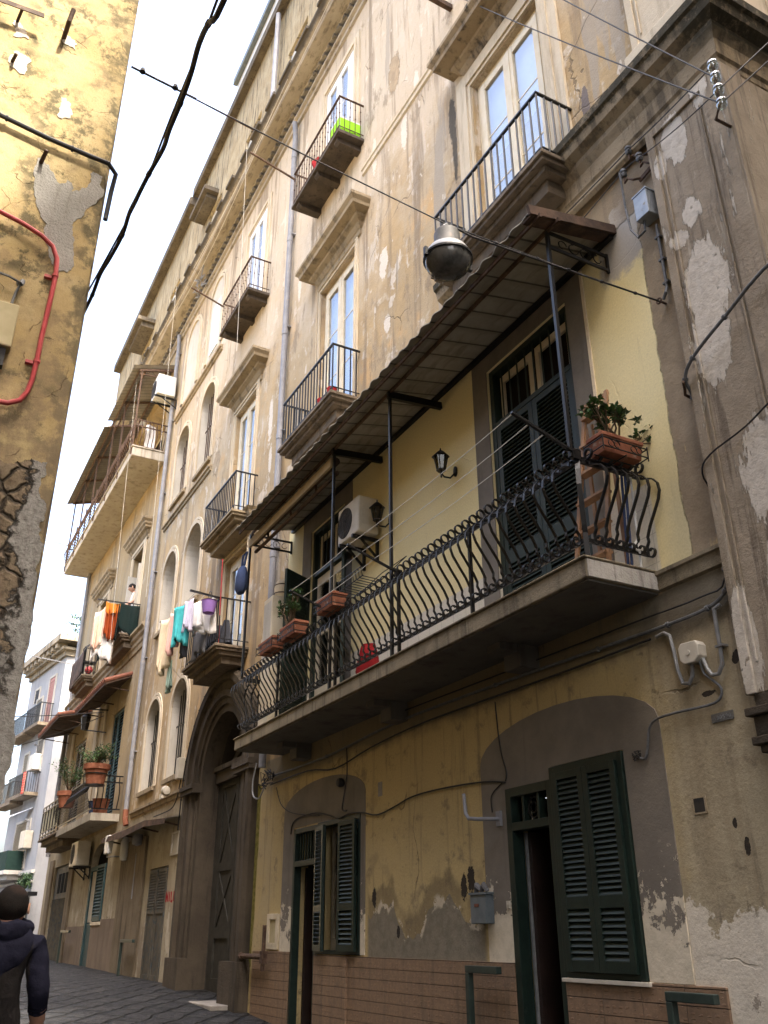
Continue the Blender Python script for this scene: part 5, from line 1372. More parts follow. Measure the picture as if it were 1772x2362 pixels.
# ================================================================== LOOSE THINGS
# ---- plants
def leaf_quad(q, c, d, up, L, W):
    c = Vector(c); d = Vector(d).normalized(); s = d.cross(Vector(up)).normalized() * W / 2; u = s.cross(d).normalized() * (L * .12)
    q.face([c, c + d * L * .5 + s + u, c + d * L, c + d * L * .5 - s + u])
def succulent(parent, base, spread, h, seed, nstem=9, lean=(0, 0), L=.05):
    """jade plant: bare forking stems with rosettes of thick leaves"""
    r = random.Random(seed); st = MB(); lf = MB(); lf2 = MB(); base = Vector(base)
    for i in range(nstem):
        a = r.uniform(0, 2 * PI); k = r.uniform(.25, 1) ; p = base + Vector((spread[0] * r.uniform(-.35, .35), spread[1] * r.uniform(-.3, .3), 0))
        tip = base + Vector((spread[0] * k * math.cos(a) + lean[0] * k, spread[1] * k * math.sin(a) + lean[1] * k, h * r.uniform(.45, 1)))
        mid = p.lerp(tip, .5) + Vector((r.uniform(-.03, .03), r.uniform(-.03, .03), r.uniform(-.03, .05)))
        st.tube([p, mid, tip], [.010, .008, .005], 5)
        tips = [tip] + [mid.lerp(tip, r.uniform(.2, .9)) + Vector((r.uniform(-.06, .06), r.uniform(-.06, .06), r.uniform(0, .07))) for _ in range(3)]
        for t in tips[1:]: st.tube([mid.lerp(tip, .4), t], [.006, .004], 4)
        for t in tips:
            for j in range(r.randint(7, 10)):
                d = Vector((r.uniform(-1, 1), r.uniform(-1, 1), r.uniform(-.2, .9))); o = t + Vector((r.uniform(-.02, .02), r.uniform(-.02, .02), r.uniform(-.025, .02)))
                leaf_quad(lf if r.random() < .6 else lf2, o, d, (r.uniform(-.4, .4), r.uniform(-.4, .4), 1), L * r.uniform(.7, 1.2), L * r.uniform(.5, .75))
    st.build('stems', M['stem'], parent)
    n0 = len(lf.f); lf.m = [0] * n0
    b_ = len(lf.v); lf.v += lf2.v; lf.f += [tuple(b_ + i for i in f) for f in lf2.f]; lf.m += [1] * len(lf2.f)
    lf.build('leaves', [M['leaf_dark'], M['leaf_light']], parent)
def bush(parent, base, spread, h, seed, n=500, L=.05, stems=14, droop=.2):
    r = random.Random(seed); st = MB(); lf = MB(); base = Vector(base)
    for i in range(stems):
        a = r.uniform(0, 2 * PI); k = r.uniform(.3, 1)
        tip = base + Vector((spread[0] * k * math.cos(a), spread[1] * k * math.sin(a), h * r.uniform(.35, 1) - droop * k * k * h))
        mid = base.lerp(tip, .5) + Vector((0, 0, h * .18)); pts = [base, mid, tip]; st.tube(pts, [.008, .006, .003], 4)
        for j in range(n // stems):
            t = r.uniform(.25, 1.05); p = base.lerp(mid, t * 2) if t < .5 else mid.lerp(tip, t * 2 - 1)
            p = p + Vector((r.gauss(0, .035), r.gauss(0, .035), r.gauss(0, .03)))
            lf.cur = 1 if r.random() < .35 else 0
            leaf_quad(lf, p, (r.uniform(-1, 1), r.uniform(-1, 1), r.uniform(-.6, .6)), (r.uniform(-.5, .5), r.uniform(-.5, .5), 1), L * r.uniform(.6, 1.3), L * .45)
    st.build('stems', M['stem'], parent); lf.build('leaves', [M['leaf_dark'], M['leaf_light']], parent)
def box_planter(q, c, L, W, H, axis='x'):
    """trough with a rim, tapering downwards"""
    c = Vector(c)
    def ring(l, w, z): 
        p = [(-l / 2, -w / 2, z), (l / 2, -w / 2, z), (l / 2, w / 2, z), (-l / 2, w / 2, z)]
        if axis == 'y': p = [(y, x, z) for x, y, z in p][::-1]
        return [c + Vector(v) for v in p]
    rows = [ring(L * .88, W * .8, 0), ring(L * .94, W * .92, H * .8), ring(L, W, H * .8), ring(L, W, H), ring(L * .92, W * .86, H), ring(L * .9, W * .84, H * .82)]
    q.grid(rows, True); q.face(rows[0][::-1]); return rows[-1]
def planter(lab, c, L, W, H, axis='x', holder=True, plant=None, seed=1, grp=None):
    t = thing('flower_box', lab, 'flower box', c, grp)
    q = MB(); soil = box_planter(q, c, L, W, H, axis); q.build('box', M['terracotta'], t, bevel=.004)
    q = MB(); q.face(soil); q.build('soil', M['soil'], t)
    if holder:
        q = MB(); cx, cy, cz = c
        for z in (.02, .10):
            l, w = (L * .5 + .015, W * .5 + .015) if axis == 'x' else (W * .5 + .015, L * .5 + .015)
            P = [(cx - l, cy - w, cz + z), (cx + l, cy - w, cz + z), (cx + l, cy + w, cz + z), (cx - l, cy + w, cz + z)]
            for a, d in zip(P, P[1:] + P[:1]): q.tube([a, d], .006, 5)
        for sx in (-1, 1):
            for sy in (-1, 1): q.tube([(cx + sx * l, cy + sy * w, cz - .01), (cx + sx * l, cy + sy * w, cz + .12)], .006, 5)
        for sx in (-.5, .5):
            for k in (-1, 1):
                if axis == 'y': q.tube([(cx + l, cy + sx * w + .03 * k + .03 * math.cos(R(a)), cz + .06 + .03 * math.sin(R(a))) for a in range(0, 330, 30)], .004, 4)
                else: q.tube([(cx + sx * l + .03 * k + .03 * math.cos(R(a)), cy - w, cz + .06 + .03 * math.sin(R(a))) for a in range(0, 330, 30)], .004, 4)
        q.tube([(cx - l, cy, cz - .012), (cx + l, cy, cz - .012)], .006, 5); q.tube([(cx, cy - w, cz - .012), (cx, cy + w, cz - .012)], .006, 5)
        q.build('holder', M['iron'], t)
    return t
G = 'terracotta flower boxes on the long balcony rail'
t = planter('terracotta flower box with a jade plant at the right end of the long balcony', (-4.70, -.33, 5.075), .44, .20, .17, 'y', grp=G)
succulent(t, (-4.70, -.33, 5.22), (.16, .46), .36, 5, 10, (0, .05), .062)
st_ = MB(); st_.tube([(-4.68, -.20, 5.22), (-4.66, .0 - .08, 5.27), (-4.62, -.02, 5.33), (-4.60, .03, 5.40)], [.008, .007, .006, .004], 5); st_.tube([(-4.66, -.06, 5.28), (-4.6, .04, 5.27), (-4.57, .09, 5.34)], [.006, .005, .004], 5)
st_.build('stems', M['stem'], t)
lf = MB(); r_ = random.Random(8)
for c in ((-4.60, .03, 5.41), (-4.57, .09, 5.35), (-4.62, -.0, 5.30), (-4.66, -.1, 5.47), (-4.66, -.22, 5.5)):
    for j in range(11): leaf_quad(lf, Vector(c) + Vector((r_.uniform(-.02, .02),) * 3), (r_.uniform(-1, 1), r_.uniform(-1, 1), r_.uniform(-.2, .9)), (r_.uniform(-.4, .4), 0, 1), .055, .034)
lf.build('leaves', [M['leaf_dark']], t)
planter('empty terracotta flower box hung on the long balcony rail before the open balcony door', (-9.18, -.80, 5.08), .50, .20, .17, 'x', grp=G)
t = planter('terracotta flower box with a bushy plant near the left end of the long balcony', (-10.33, -.80, 5.07), .52, .20, .17, 'x', grp=G)
succulent(t, (-10.45, -.80, 5.22), (.42, .12), .50, 15, 16, (-.15, 0), .055)
planter('bare terracotta flower box nearest the left end of the long balcony rail', (-11.1, -.80, 5.08), .55, .20, .16, 'x', grp=G)
# empty wire racks on the rail between the flower boxes
q = MB()
for dx in range(9): x = -8.62 + dx * .07; q.tube([(x, -.72, 5.11), (x, -.95, 5.12), (x, -.97, 5.22)], .005, 4)
for y, z in ((-.72, 5.11), (-.95, 5.12), (-.97, 5.22)): q.tube([(-8.64, y, z), (-8.04, y, z)], .006, 5)
q.tube([(-8.64, -.72, 5.11), (-8.66, -.4, 5.45), (-8.05, -.4, 5.45), (-8.04, -.72, 5.11)], .006, 5)
solo(q, 'wire_rack', M['iron'], 'empty black wire rack hooked on the long balcony rail below the air conditioner', 'rack')

# ---- air conditioners
def aircon(lab, x0, x1, yb, yf, z0, z1, grp='air conditioning units on the facades', bracket=True, col='white_plastic'):
    t = thing('air_conditioner', lab, 'air conditioner', ((x0 + x1) / 2, yb, z0), grp)
    q = MB(); q.box(x0, x1, yf, yb, z0, z1); q.build('casing', M[col], t, bevel=.02)
    q = MB(); cx = x0 + (x1 - x0) * .36; cz = (z0 + z1) / 2; rr = (z1 - z0) * .41
    q.lathe((cx, yf - .002, cz), [(0, -.001), (rr * .98, -.001), (rr, 0), (rr, .012)], 28, 'y'); q.build('fan_opening', M['dark_grille'], t)
    q = MB()
    for k in (.25, .5, .75, .98): q.tube([(cx + rr * k * math.cos(R(a)), yf - .008, cz + rr * k * math.sin(R(a))) for a in range(0, 361, 20)], .003, 4, False)
    for a in range(0, 180, 30): q.tube([(cx + rr * math.cos(R(a)), yf - .007, cz + rr * math.sin(R(a))), (cx - rr * math.cos(R(a)), yf - .007, cz - rr * math.sin(R(a)))], .003, 4)
    q.build('fan_grille', M['dark_grille'], t)
    q = MB(); q.box(x1 + .0005, x1 + .006, yf + .06, yb - .05, z0 + .12, z1 - .1); q.box(x1 + .0062, x1 + .012, yf + .10, yf + .2, z1 - .2, z1 - .14); q.build('side_panel', M[col], t, bevel=.002)
    for k in range(5): pass
    if bracket:
        for x in (x0 + .12, x1 - .12):
            q = MB(); q.bar((x, 0, z0 - .03), (x, yf - .03, z0 - .03), .04, .045); q.bar((x, -.02, z0 - .32), (x, -.02, z0 - .03), .04, .03); q.bar((x, 0, z0 - .3), (x, yf * .7, z0 - .05), .02, .03)
            q.build('bracket', M['iron'], t)
    return t
t = aircon('beige air conditioner on the yellow wall over the long balcony, round fan facing the street', -9.98, -9.36, -.06, -.36, 6.30, 6.82, col='old_white_plastic')
aircon('white air conditioner high on the terrace under the corrugated sheet roof', -22.35, -21.45 - .25, -.1, -.62, 15.45, 16.1)
aircon('dingy air conditioner fixed under the low balcony beside the blue-green shutter', -26.45, -25.55, -.08, -.42, 3.25, 3.85, col='old_white_plastic')

# ---- wall lanterns
def lantern(lab, x, z, out=.2):
    t = thing('wall_lantern', lab, 'wall lantern', (x, 0, z), 'carriage lanterns on the yellow wall')
    q = MB(); q.lathe((x, -.012, z), [(0, .012), (.035, .012), (.035, -.004), (.02, -.012), (0, -.012)], 12, 'y')
    q.v = [(vx, vy, z + (vz - z) * 1.9) for vx, vy, vz in q.v]
    q.tube([(x, -.02, z - .03), (x, -.08, z - .10), (x, -out + .04, z - .105), (x, -out, z - .07), (x, -out, z - .03)], .011, 6)
    q.lathe((x, -out, z - .13), [(0, 0), (.012, .012), (.008, .03), (.018, .05), (.02, .06)], 8)
    q.build('arm', M['iron'], t, True)
    q = MB(); b0 = z - .03; yc = -out
    for k in range(6):
        a = 2 * PI * k / 6 + .3; q.bar((x + .05 * math.cos(a), yc + .05 * math.sin(a), b0), (x + .085 * math.cos(a), yc + .085 * math.sin(a), b0 + .17), .009, .009)
    q.lathe((x, yc, b0), [(0, -.01), (.055, -.01), (.055, .008), (0, .008)], 6); q.lathe((x, yc, b0 + .17), [(.075, 0), (.105, 0), (.10, .012), (.05, .06), (.02, .075), (.018, .085), (.008, .09), (.008, .11), (0, .125)], 6)
    q.build('lantern_frame', M['iron'], t)
    q = MB(); q.lathe((x, yc, b0), [(.047, .008), (.08, .168)], 6); q.build('lantern_glass', M['lantern_glass'], t)
    return t
lantern('black carriage lantern alone on the yellow wall between the two balcony doors', -7.57, 6.40)
lantern('black carriage lantern half hidden behind the beige air conditioner', -9.14, 6.42)

# ---- ladder, broom, drying rack on the balcony
t = thing('step_ladder', 'wooden step ladder folded against the yellow wall behind the jade plant', 'ladder', (-5.1, -.2, 4.18))
q = MB()
for x0_, x1_ in ((-5.20, -5.34), (-4.92, -4.93)): q.bar((x0_, -.13, 5.93), (x1_, -.34, 4.19), .04, .025, (0, 1, 0))
q.bar((-5.22, -.13, 5.90), (-4.9, -.13, 5.90), .03, .025); q.build('front_frame', M['ladder_wood'], t)
for k in range(6):
    f = (k + .6) / 6.2; q = MB(); q.bar((-5.20 - .14 * f, -.13 - .21 * f, 5.93 - 1.74 * f), (-4.92 - .01 * f, -.13 - .21 * f, 5.93 - 1.74 * f), .09, .022); q.build('tread', M['ladder_wood'], t)
q = MB()
for x in (-5.28, -4.98): q.bar((x, -.10, 5.75), (x - .02, -.06, 4.19), .035, .02, (0, 1, 0))
for k in range(4): q.bar((-5.25 + k * .08, -.105, 5.72), (-5.25 + k * .08, -.10, 5.42), .03, .008, (0, 1, 0))
q.build('rear_frame', M['ladder_wood'], t)
q = MB()
for x in (-4.86, -4.82): q.tube([(x, -.14, 5.08), (x, -.2, 4.19)], .011, 6)
solo(q, 'folding_stand', M['cloth_blue'], 'dark blue folded metal stand leaning on the wall at the balcony end', 'stand')
q = MB(); q.tube([(-4.80, -.10, 5.28), (-4.78, -.14, 4.2)], .010, 6); q.tube([(-4.78, -.13, 4.45), (-4.78, -.2, 4.36), (-4.78, -.13, 4.33)], .010, 6); solo(q, 'white_pole', M['white_plastic'], 'white pole standing at the balcony end behind the flower box', 'pole')
t = thing('cupboard', 'narrow cream cupboard with a glazed door at the left end of the long balcony', 'cupboard', (-12.2, -.3, 4.18))
q = MB(); q.box(-12.42, -12.05, -.46, -.05, 4.19, 6.28); q.build('carcass', M['cream_paint'], t, bevel=.006)
q = MB(); q.box(-12.38, -12.09, -.467, -.4605, 5.3, 6.2); q.build('door_glass', M['niche_white'], t)
q = MB(); q.box(-12.044, -12.04, -.42, -.1, 4.3, 6.2); q.build('side_panel', M['cream_paint'], t)
t = thing('barrel_pot', 'small tan barrel standing on top of the cream cupboard', 'barrel', (-12.2, -.25, 6.28))
q = MB(); q.lathe((-12.2, -.25, 6.28), [(0, 0), (.09, 0), (.13, .10), (.135, .17), (.11, .27), (.09, .30), (0, .30)], 14); q.build('body', M['cloth_cream'], t, True)
q = MB(); q.lathe((-12.2, -.25, 6.36), [(.137, -.01), (.14, 0), (.137, .01)], 14); q.lathe((-12.2, -.25, 6.5), [(.128, -.01), (.131, 0), (.126, .01)], 14); q.build('hoop', M['rusty_iron'], t)
q = MB()
rows = []
for j in range(7):
    z = 4.2 + j * .075; k = [.15, .18, .19, .18, .16, .14, .11][j]
    rows.append([(-8.95 + k * math.cos(a) * (1 + .15 * math.sin(3 * a + j)), -.42 + .7 * k * math.sin(a) * (1 + .1 * math.cos(4 * a)), z) for a in (2 * PI * i / 12 for i in range(12))])
q.grid(rows, True); solo(q, 'shopping_bag', M['bag_red'], 'crumpled red bag on the floor of the long balcony', 'bag', smooth=True)

# ---- clothes-line arms of the long balcony and their lines
ARMS = [(-4.79, 'clothes pole standing out from the right corner post of the long balcony'), (-7.74, 'clothes pole standing out from the rail by the second canopy post'), (-9.30, 'clothes pole standing out from the rail beside the empty flower box')]
for x, lab in ARMS:
    q = MB(); q.bar((x, -.68, 5.09), (x, -1.29, 5.30), .028, .02); q.box(x - .02, x + .02, -.72, -.64, 5.03, 5.12); solo(q, 'clothesline_pole', M['iron'], 'black iron ' + lab, 'clothes pole', 'iron clothes arms of the long balcony')
for i, f in enumerate((.97, .72, .48)):
    y, z = -.68 - .61 * f, 5.09 + .21 * f
    q = MB(); q.tube(catenary((-4.79, y, z + .005), (-7.74, y, z + .005), .03, 14), .0035, 4); q.tube(catenary((-7.74, y, z + .005), (-9.30, y, z + .005), .02, 10), .0035, 4)
    q.tube([(-4.79, y, z + .005), (-4.95, y, z + .0)], .007, 5); q.tube([(-9.14, y, z), (-9.30, y, z + .005)], .007, 5)
    solo(q, 'clothes_line', M['wire_white'], ['outermost of the three pale clothes lines along the long balcony', 'middle one of the three pale clothes lines along the long balcony', 'innermost of the three pale clothes lines along the long balcony'][i], 'clothes line', 'clothes lines of the long balcony')

# ---- suspended street lamp
LS = .9
LP = Vector((-4.1, -2.28, 5.86))
t = thing('street_lamp', 'round metal street lamp with a smoked glass bowl hung on a wire across the alley', 'street lamp', LP); t.scale = (.87, .87, .85)
q = MB(); q.lathe(LP, [(0, .33), (.10, .325), (.108, .30), (.108, .17), (.12, .15), (.12, .135), (.08, .135)], 24); q.build('gear_housing', M['lamp_metal'], t, True)
q = MB(); q.lathe(LP, [(.11, .15), (.16, .13), (.185, .085), (.195, .05), (.195, .03), (.18, .025), (.18, .05), (.1, .12)], 32); q.build('reflector', M['steel_grey'], t, True)
q = MB(); q.lathe(LP, [(.196, .055), (.203, .05), (.203, .03), (.196, .024)], 32); q.box(LP.x - .01, LP.x + .02, LP.y - .225, LP.y - .195, LP.z + .0, LP.z + .08); q.box(LP.x - .01, LP.x + .02, LP.y + .195, LP.y + .225, LP.z + .0, LP.z + .08); q.build('rim_clamp', M['iron'], t)
q = MB(); q.lathe(LP, [(.188, .03), (.186, .0), (.172, -.04), (.14, -.075), (.09, -.098), (.04, -.106), (0, -.107)], 32); q.build('glass_bowl', M['lamp_glass'], t, True)
q = MB(); q.lathe(LP, [(0, .10), (.03, .09), (.045, .02), (.035, -.04), (0, -.06)], 12); q.build('bulb', M['lamp_metal'], t, True)
q = MB(); q.lathe(LP + Vector((0, 0, .33)), [(.035, 0), (.035, .03), (.015, .04), (.015, .07)], 10); q.tube([LP + Vector((0, -.03, .39)), LP + Vector((0, 0, .43)), LP + Vector((0, .03, .39))], .012, 6); q.build('hanger', M['steel_grey'], t)
q = MB(); q.box(LP.x - .112, LP.x - .105, LP.y - .04, LP.y + .05, LP.z + .2, LP.z + .28); q.tube([LP + Vector((.0, .11, .20)), LP + Vector((.0, .16, .22)), LP + Vector((0, .15, .12))], .012, 6); q.build('cable_gland', M['lamp_metal'], t)
q = MB(); A = Vector((-4.0, -4.585, 6.38)); Bp = Vector((-4.22, -.03, 6.44)); H_ = LP + Vector((0, 0, .362))
q.tube([A, A.lerp(H_, .5) - Vector((0, 0, .015)), H_], .0055, 5); q.tube([H_, H_.lerp(Bp, .5) - Vector((0, 0, .015)), Bp], .0055, 5)
q.tube([H_ + Vector((0, 0, .01)), H_.lerp(Bp, .1) + Vector((0, 0, -.03)), H_.lerp(Bp, .5) - Vector((0, 0, .022)), Bp], .008, 6)
for k in (.2, .38, .52, .68, .85): p = H_.lerp(Bp, k) - Vector((0, 0, .015 * 4 * k * (1 - k))); q.tube([p - Vector((0, .012, 0)), p + Vector((0, .012, 0))], .013, 6)
for k in (.03, .12): p = A.lerp(H_, k); q.lathe(p, [(0, -.01), (.02, 0), (.012, .03), (0, .04)], 6)
q.tube([A, A.lerp(H_, .18)], .0075, 6)
solo(q, 'span_wire', M['cable'], 'span wire across the alley that carries the hanging street lamp', 'wire')
q = MB(); q.tube([Bp + Vector((.0, .03, 0)), Bp + Vector((0, -.03, 0))], .01, 6); q.tube([Bp + Vector((.025 * math.cos(R(a)), -.05, .025 * math.sin(R(a)))) for a in range(0, 361, 30)], .008, 6); solo(q, 'eye_bolt', M['rusty_iron'], 'rusty eye bolt that holds the lamp wire beside the pilaster', 'eye bolt')
# conduit and cabinet above it
q = MB(); q.tube([(-4.15, -.03, 7.25), (-4.155, -.03, 6.56), (-4.16, -.05, 6.50), (-4.20, -.05, 6.45)], .014, 7)
for z in (7.1, 6.85, 6.6): q.box(-4.185, -4.125, -.045, .0, z, z + .02)
solo(q, 'conduit', M['cable_grey'], 'grey conduit dropping from the small metal cabinet to the lamp wire', 'conduit')
t = thing('junction_cabinet', 'small grey metal cabinet on the wall under the iron insulator bracket', 'junction box', (-4.19, -.1, 7.32))
q = MB(); q.box(-4.27, -4.11, -.14, .0, 7.33, 7.60); q.build('casing', M['blue_light'] if 'blue_light' in M else stuffy('blue_light', (.26, .29, .32), (.34, .37, .40), 7, .5, .5, .2, .001, 60, c3=(.22, .17, .11), th3=(.58, .68)), t, bevel=.006)
q = MB(); q.box(-4.276, -4.104, -.145, -.001, 7.601, 7.615); q.box(-4.115, -4.109, -.12, -.1, 7.42, 7.5); q.build('lid', M['blue_light'], t)
q = MB(); q.tube([(-4.22, -.09, 7.33), (-4.23, -.09, 7.22), (-4.31, -.10, 7.20), (-4.38, -.10, 7.35), (-4.40, -.10, 7.62), (-4.385, -.12, 7.86), (-4.37, -.14, 8.02)], .011, 6); solo(q, 'cable', M['cable_grey'], 'grey cable looping from the metal cabinet up to the lowest dark insulator', 'cable')
# insulators
def insulator(c, mat, r=.032, d=(0, 0, 1)):
    q = MB(); q.lathe(c, [(0, -.05), (r * .7, -.048), (r, -.03), (r, -.012), (r * .72, -.006), (r * .72, .004), (r, .012), (r, .028), (r * .7, .045), (0, .05)], 14); return q
t = thing('insulator_bracket', 'iron bracket with three dark insulators beside the pilaster top', 'insulator bracket', (-4.2, 0, 7.9))
q = MB(); q.bar((-4.03, -.03, 7.90), (-4.25, -.03, 7.86), .02, .04)
for x, z in ((-4.26, 8.22), (-4.15, 8.03), (-4.36, 8.02)): q.tube([(x + .14, -.02, z - .14), (x + .10, -.1, z - .17), (x + .04, -.1, z - .10), (x, -.1, z - .12), (x, -.1, z - .02)], .011, 6)
q.build('bracket', M['rusty_iron'], t)
for x, z in ((-4.26, 8.22), (-4.15, 8.03), (-4.36, 8.02)): insulator((x, -.1, z), M['cable']).build('insulator', M['cable_grey'], t, True)
q = MB(); q.tube([(-3.2, -.02, 7.46), (-3.15, -.34, 7.36), (-3.08, -.36, 7.42), (-3.06, -.35, 7.9)], .014, 6); rod = None
t = thing('insulator_rack', 'row of four clear glass insulators on a rusty arm at the string course corner', 'insulator rack', (-3.1, -.3, 7.4)); q.build('arm', M['rusty_iron'], t)
IZ = (7.86, 7.72, 7.58, 7.43)
for z in IZ: insulator((-3.06, -.36, z), None, .042).build('insulator', M['insulator_glass'], t, True)
stuffy('wire_dark', (.03, .028, .026), (.045, .04, .036), 20, .6, .3, 0, 0)
# overhead wires to the insulators (they run across the crossing, out of view above)

# ---- overhead wires
def wire(pts, r, lab, mat='wire_dark', name='wire', grp=None, n=5, clips=0):
    sp_ = smooth_path(pts) if 3 < len(pts) < 24 else pts
    q = MB(); q.tube(sp_, r, n)
    if clips:
        P = [Vector(p) for p in pts]
        for i in range(1, len(P) - 1, clips): d = (P[i + 1] - P[i - 1]).normalized() * .012; q.tube([P[i] - d, P[i] + d], r * (1.2 if .0097 < r < .0099 else 1.7), n)
    return solo(q, name, M[mat], lab, 'cable' if name == 'cable' else 'wire', grp)
wire(catenary((-3.06, -.36, 7.43), (-7.4, -.28, 14.7), .06), .007, 'overhead wire rising leftward from the lowest glass insulator across the tall window')
wire(catenary((-3.06, -.36, 7.72), (-6.2, -.42, 13.8), .04), .007, 'overhead wire rising leftward from the second glass insulator to the top of the picture')
wire([(-3.06, -.36, 7.58), (-2.80, .02, 8.05), (1.6, 6.25, 15.3)], .006, 'upper of two wires leaving the glass insulators into the side street')
wire([(-3.06, -.36, 7.43), (-2.74, .0, 7.85), (1.6, 6.25, 14.6)], .006, 'lower of two wires leaving the glass insulators into the side street')
wire(catenary((-3.06, -.36, 7.86), (-4.26, -.12, 8.2), .02) + catenary((-4.26, -.12, 8.2), (-7.3, -.14, 8.3), .05), .0055, 'thin wire along the string course from the top glass insulator')
wire(catenary((-3.06, -.36, 7.58), (-4.15, -.12, 8.0), .03) + [(-4.36, -.12, 8.02), (-5.2, -.1, 7.95), (-6.5, -.1, 8.0)], .005, 'slack wire between the glass insulators and the dark ones')
wire([(-4.5, -4.57, 4.85), (-4.206, -4.564, 4.795), (-4.018, -4.562, 4.798), (-3.845, -4.548, 4.776), (-3.647, -4.53, 4.78), (-3.464, -4.537, 4.766), (-3.306, -4.537, 4.719), (-3.114, -4.526, 4.706), (-2.923, -4.512, 4.684), (-2.765, -4.524, 4.632), (-2.584, -4.527, 4.596), (-2.406, -4.536, 4.555), (-2.228, -4.554, 4.51), (-2.082, -4.56, 4.437), (-1.925, -4.552, 4.366), (-1.2, -4.57, 4.28), (.4, -4.6, 4.35), (2.2, -4.62, 5.0)], .0098,
     'thick black bundled cable sagging across the bright sky from the corner house', 'cable', 'cable', clips=3, n=8)
wire([(-4.35, -4.58, 4.90), (-3.55, -4.50, 4.93), (-2.85, -4.51, 4.80), (-1.92, -4.56, 4.45), (-.5, -4.6, 4.45), (2.2, -4.6, 5.2)], .005, 'thin wire running beside the thick black cable across the sky')
# cable bundle down the pilaster edge, then along under the balcony
wire([(-2.2, .25, 6.3), (-3.0, -.16, 5.98), (-3.55, -.19, 5.77), (-3.9, -.19, 5.62), (-4.02, -.17, 5.50), (-4.05, -.08, 5.38), (-4.06, -.04, 5.1), (-4.065, -.04, 4.7), (-4.07, -.04, 4.25), (-4.07, -.05, 3.95), (-4.11, -.04, 3.80), (-4.3, -.03, 3.73), (-4.7, -.03, 3.72), (-5.5, -.03, 3.74), (-7, -.03, 3.78), (-9, -.03, 3.80), (-10.9, -.03, 3.72), (-12.9, -.03, 3.74)],
     .014, 'grey cable bundle running down beside the corner pilaster and along under the balcony', 'cable_grey', 'cable', clips=1, n=7)
wire([(-2.6, .1, 5.2), (-3.2, -.17, 4.95), (-3.6, -.14, 4.86), (-3.95, -.14, 4.80), (-4.06, -.12, 4.7), (-4.07, -.035, 4.5), (-4.1, -.03, 3.9), (-4.35, -.03, 3.83), (-5, -.03, 3.84), (-6.4, -.03, 3.86), (-9, -.03, 3.9)], .007, 'thin black cable that swings across the pilaster face below the pale patch', 'cable', 'cable')
wire([(-12.9, -.03, 3.62), (-11.5, -.035, 3.62), (-10.6, -.04, 3.52), (-9.6, -.04, 3.62), (-8.3, -.035, 3.68), (-6.2, -.03, 3.66), (-4.9, -.03, 3.66)], .010, 'drooping black cable under the long balcony', 'cable', 'cable')
q = MB(); q.tube([(-4.02, -.2, 5.47), (-4.1, -.1, 5.47), (-4.14, -.06, 5.46), (-4.14, .0, 5.45)], .012, 6); solo(q, 'cable_hook', M['rusty_iron'], 'iron hook on the pilaster edge that carries the cable bundle', 'hook')
# conduits and the round-cornered box under the balcony
t = thing('junction_box', 'pale octagonal junction box under the right end of the long balcony', 'junction box', (-4.5, -.05, 3.36))
q = MB(); oc = [(-4.585, 3.40), (-4.55, 3.365), (-4.45, 3.36), (-4.405, 3.40), (-4.40, 3.48), (-4.42, 3.515), (-4.56, 3.525), (-4.59, 3.49)]
q.prism(oc, -.085, .0); q.build('casing', M['old_white_plastic'], t, bevel=.008)
q = MB(); q.lathe((-4.495, -.087, 3.44), [(0, -.004), (.018, -.004), (.02, 0)], 12, 'y'); q.build('cap', M['old_white_plastic'], t, True)
q = MB(); q.tube([(-4.83, -.03, 3.66), (-4.74, -.04, 3.665), (-4.69, -.04, 3.63), (-4.67, -.04, 3.5), (-4.66, -.04, 3.36), (-4.63, -.04, 3.25), (-4.57, -.04, 3.235), (-4.53, -.04, 3.28), (-4.515, -.04, 3.37)], .015, 8); solo(q, 'conduit', M['steel_grey'], 'pale conduit hooking down on the left of the octagonal junction box', 'conduit', smooth=True)
q = MB(); q.tube([(-4.18, -.03, 3.72), (-4.235, -.04, 3.70), (-4.24, -.04, 3.63), (-4.24, -.04, 3.40), (-4.245, -.04, 3.30), (-4.29, -.04, 3.24), (-4.35, -.04, 3.245), (-4.385, -.04, 3.30), (-4.41, -.04, 3.38)], .015, 8); q.box(-4.27, -4.2, -.06, 0, 3.42, 3.435); solo(q, 'conduit', M['steel_grey'], 'pale conduit looping down on the right of the octagonal junction box', 'conduit', smooth=True)
wire([(-4.44, -.04, 3.37), (-4.43, -.03, 3.28), (-4.36, -.03, 3.21), (-4.30, -.03, 3.14), (-4.33, -.03, 3.07), (-4.45, -.03, 3.05), (-4.75, -.03, 3.06), (-4.96, -.03, 3.05), (-5.04, -.03, 2.99), (-5.08, -.03, 2.86), (-5.12, -.03, 2.79), (-5.17, -.03, 2.80)], .010, 'dark cable winding from the octagonal box to a hole in the grey door surround', 'cable_grey', 'cable', n=7)
q = MB(); r_ = random.Random(5)
for i in range(9): q.tube([(-5.2 + r_.uniform(-.05, .05), -.03, 2.82 + r_.uniform(-.04, .04)) for _ in range(3)], .004, 4)
solo(q, 'loose_wires', M['cable'], 'tangle of loose wires in a hole of the grey surround above the closed shutters', 'wires')
t = thing('house_plaque', 'small grey metal plaque with a number by the pilaster foot', 'plaque', (-4.35, 0, 2.92))
q = MB(); q.box(-4.445, -4.255, -.012, .0, 2.925, 2.985); q.build('plate', M['steel_dark'] if 'steel_dark' in M else stuffy('steel_dark', (.15, .15, .145), (.20, .20, .195), 9, .5, .4, .3), t)
letters('n90590', -4.425, 2.940, .026, .018, -.0135, 1.5, .0028).build('number', M['steel_grey'], t)
t = thing('wall_vent', 'small square vent with a broken rim in the beige wall right of the closed shutters', 'vent', (-4.67, 0, 2.35))
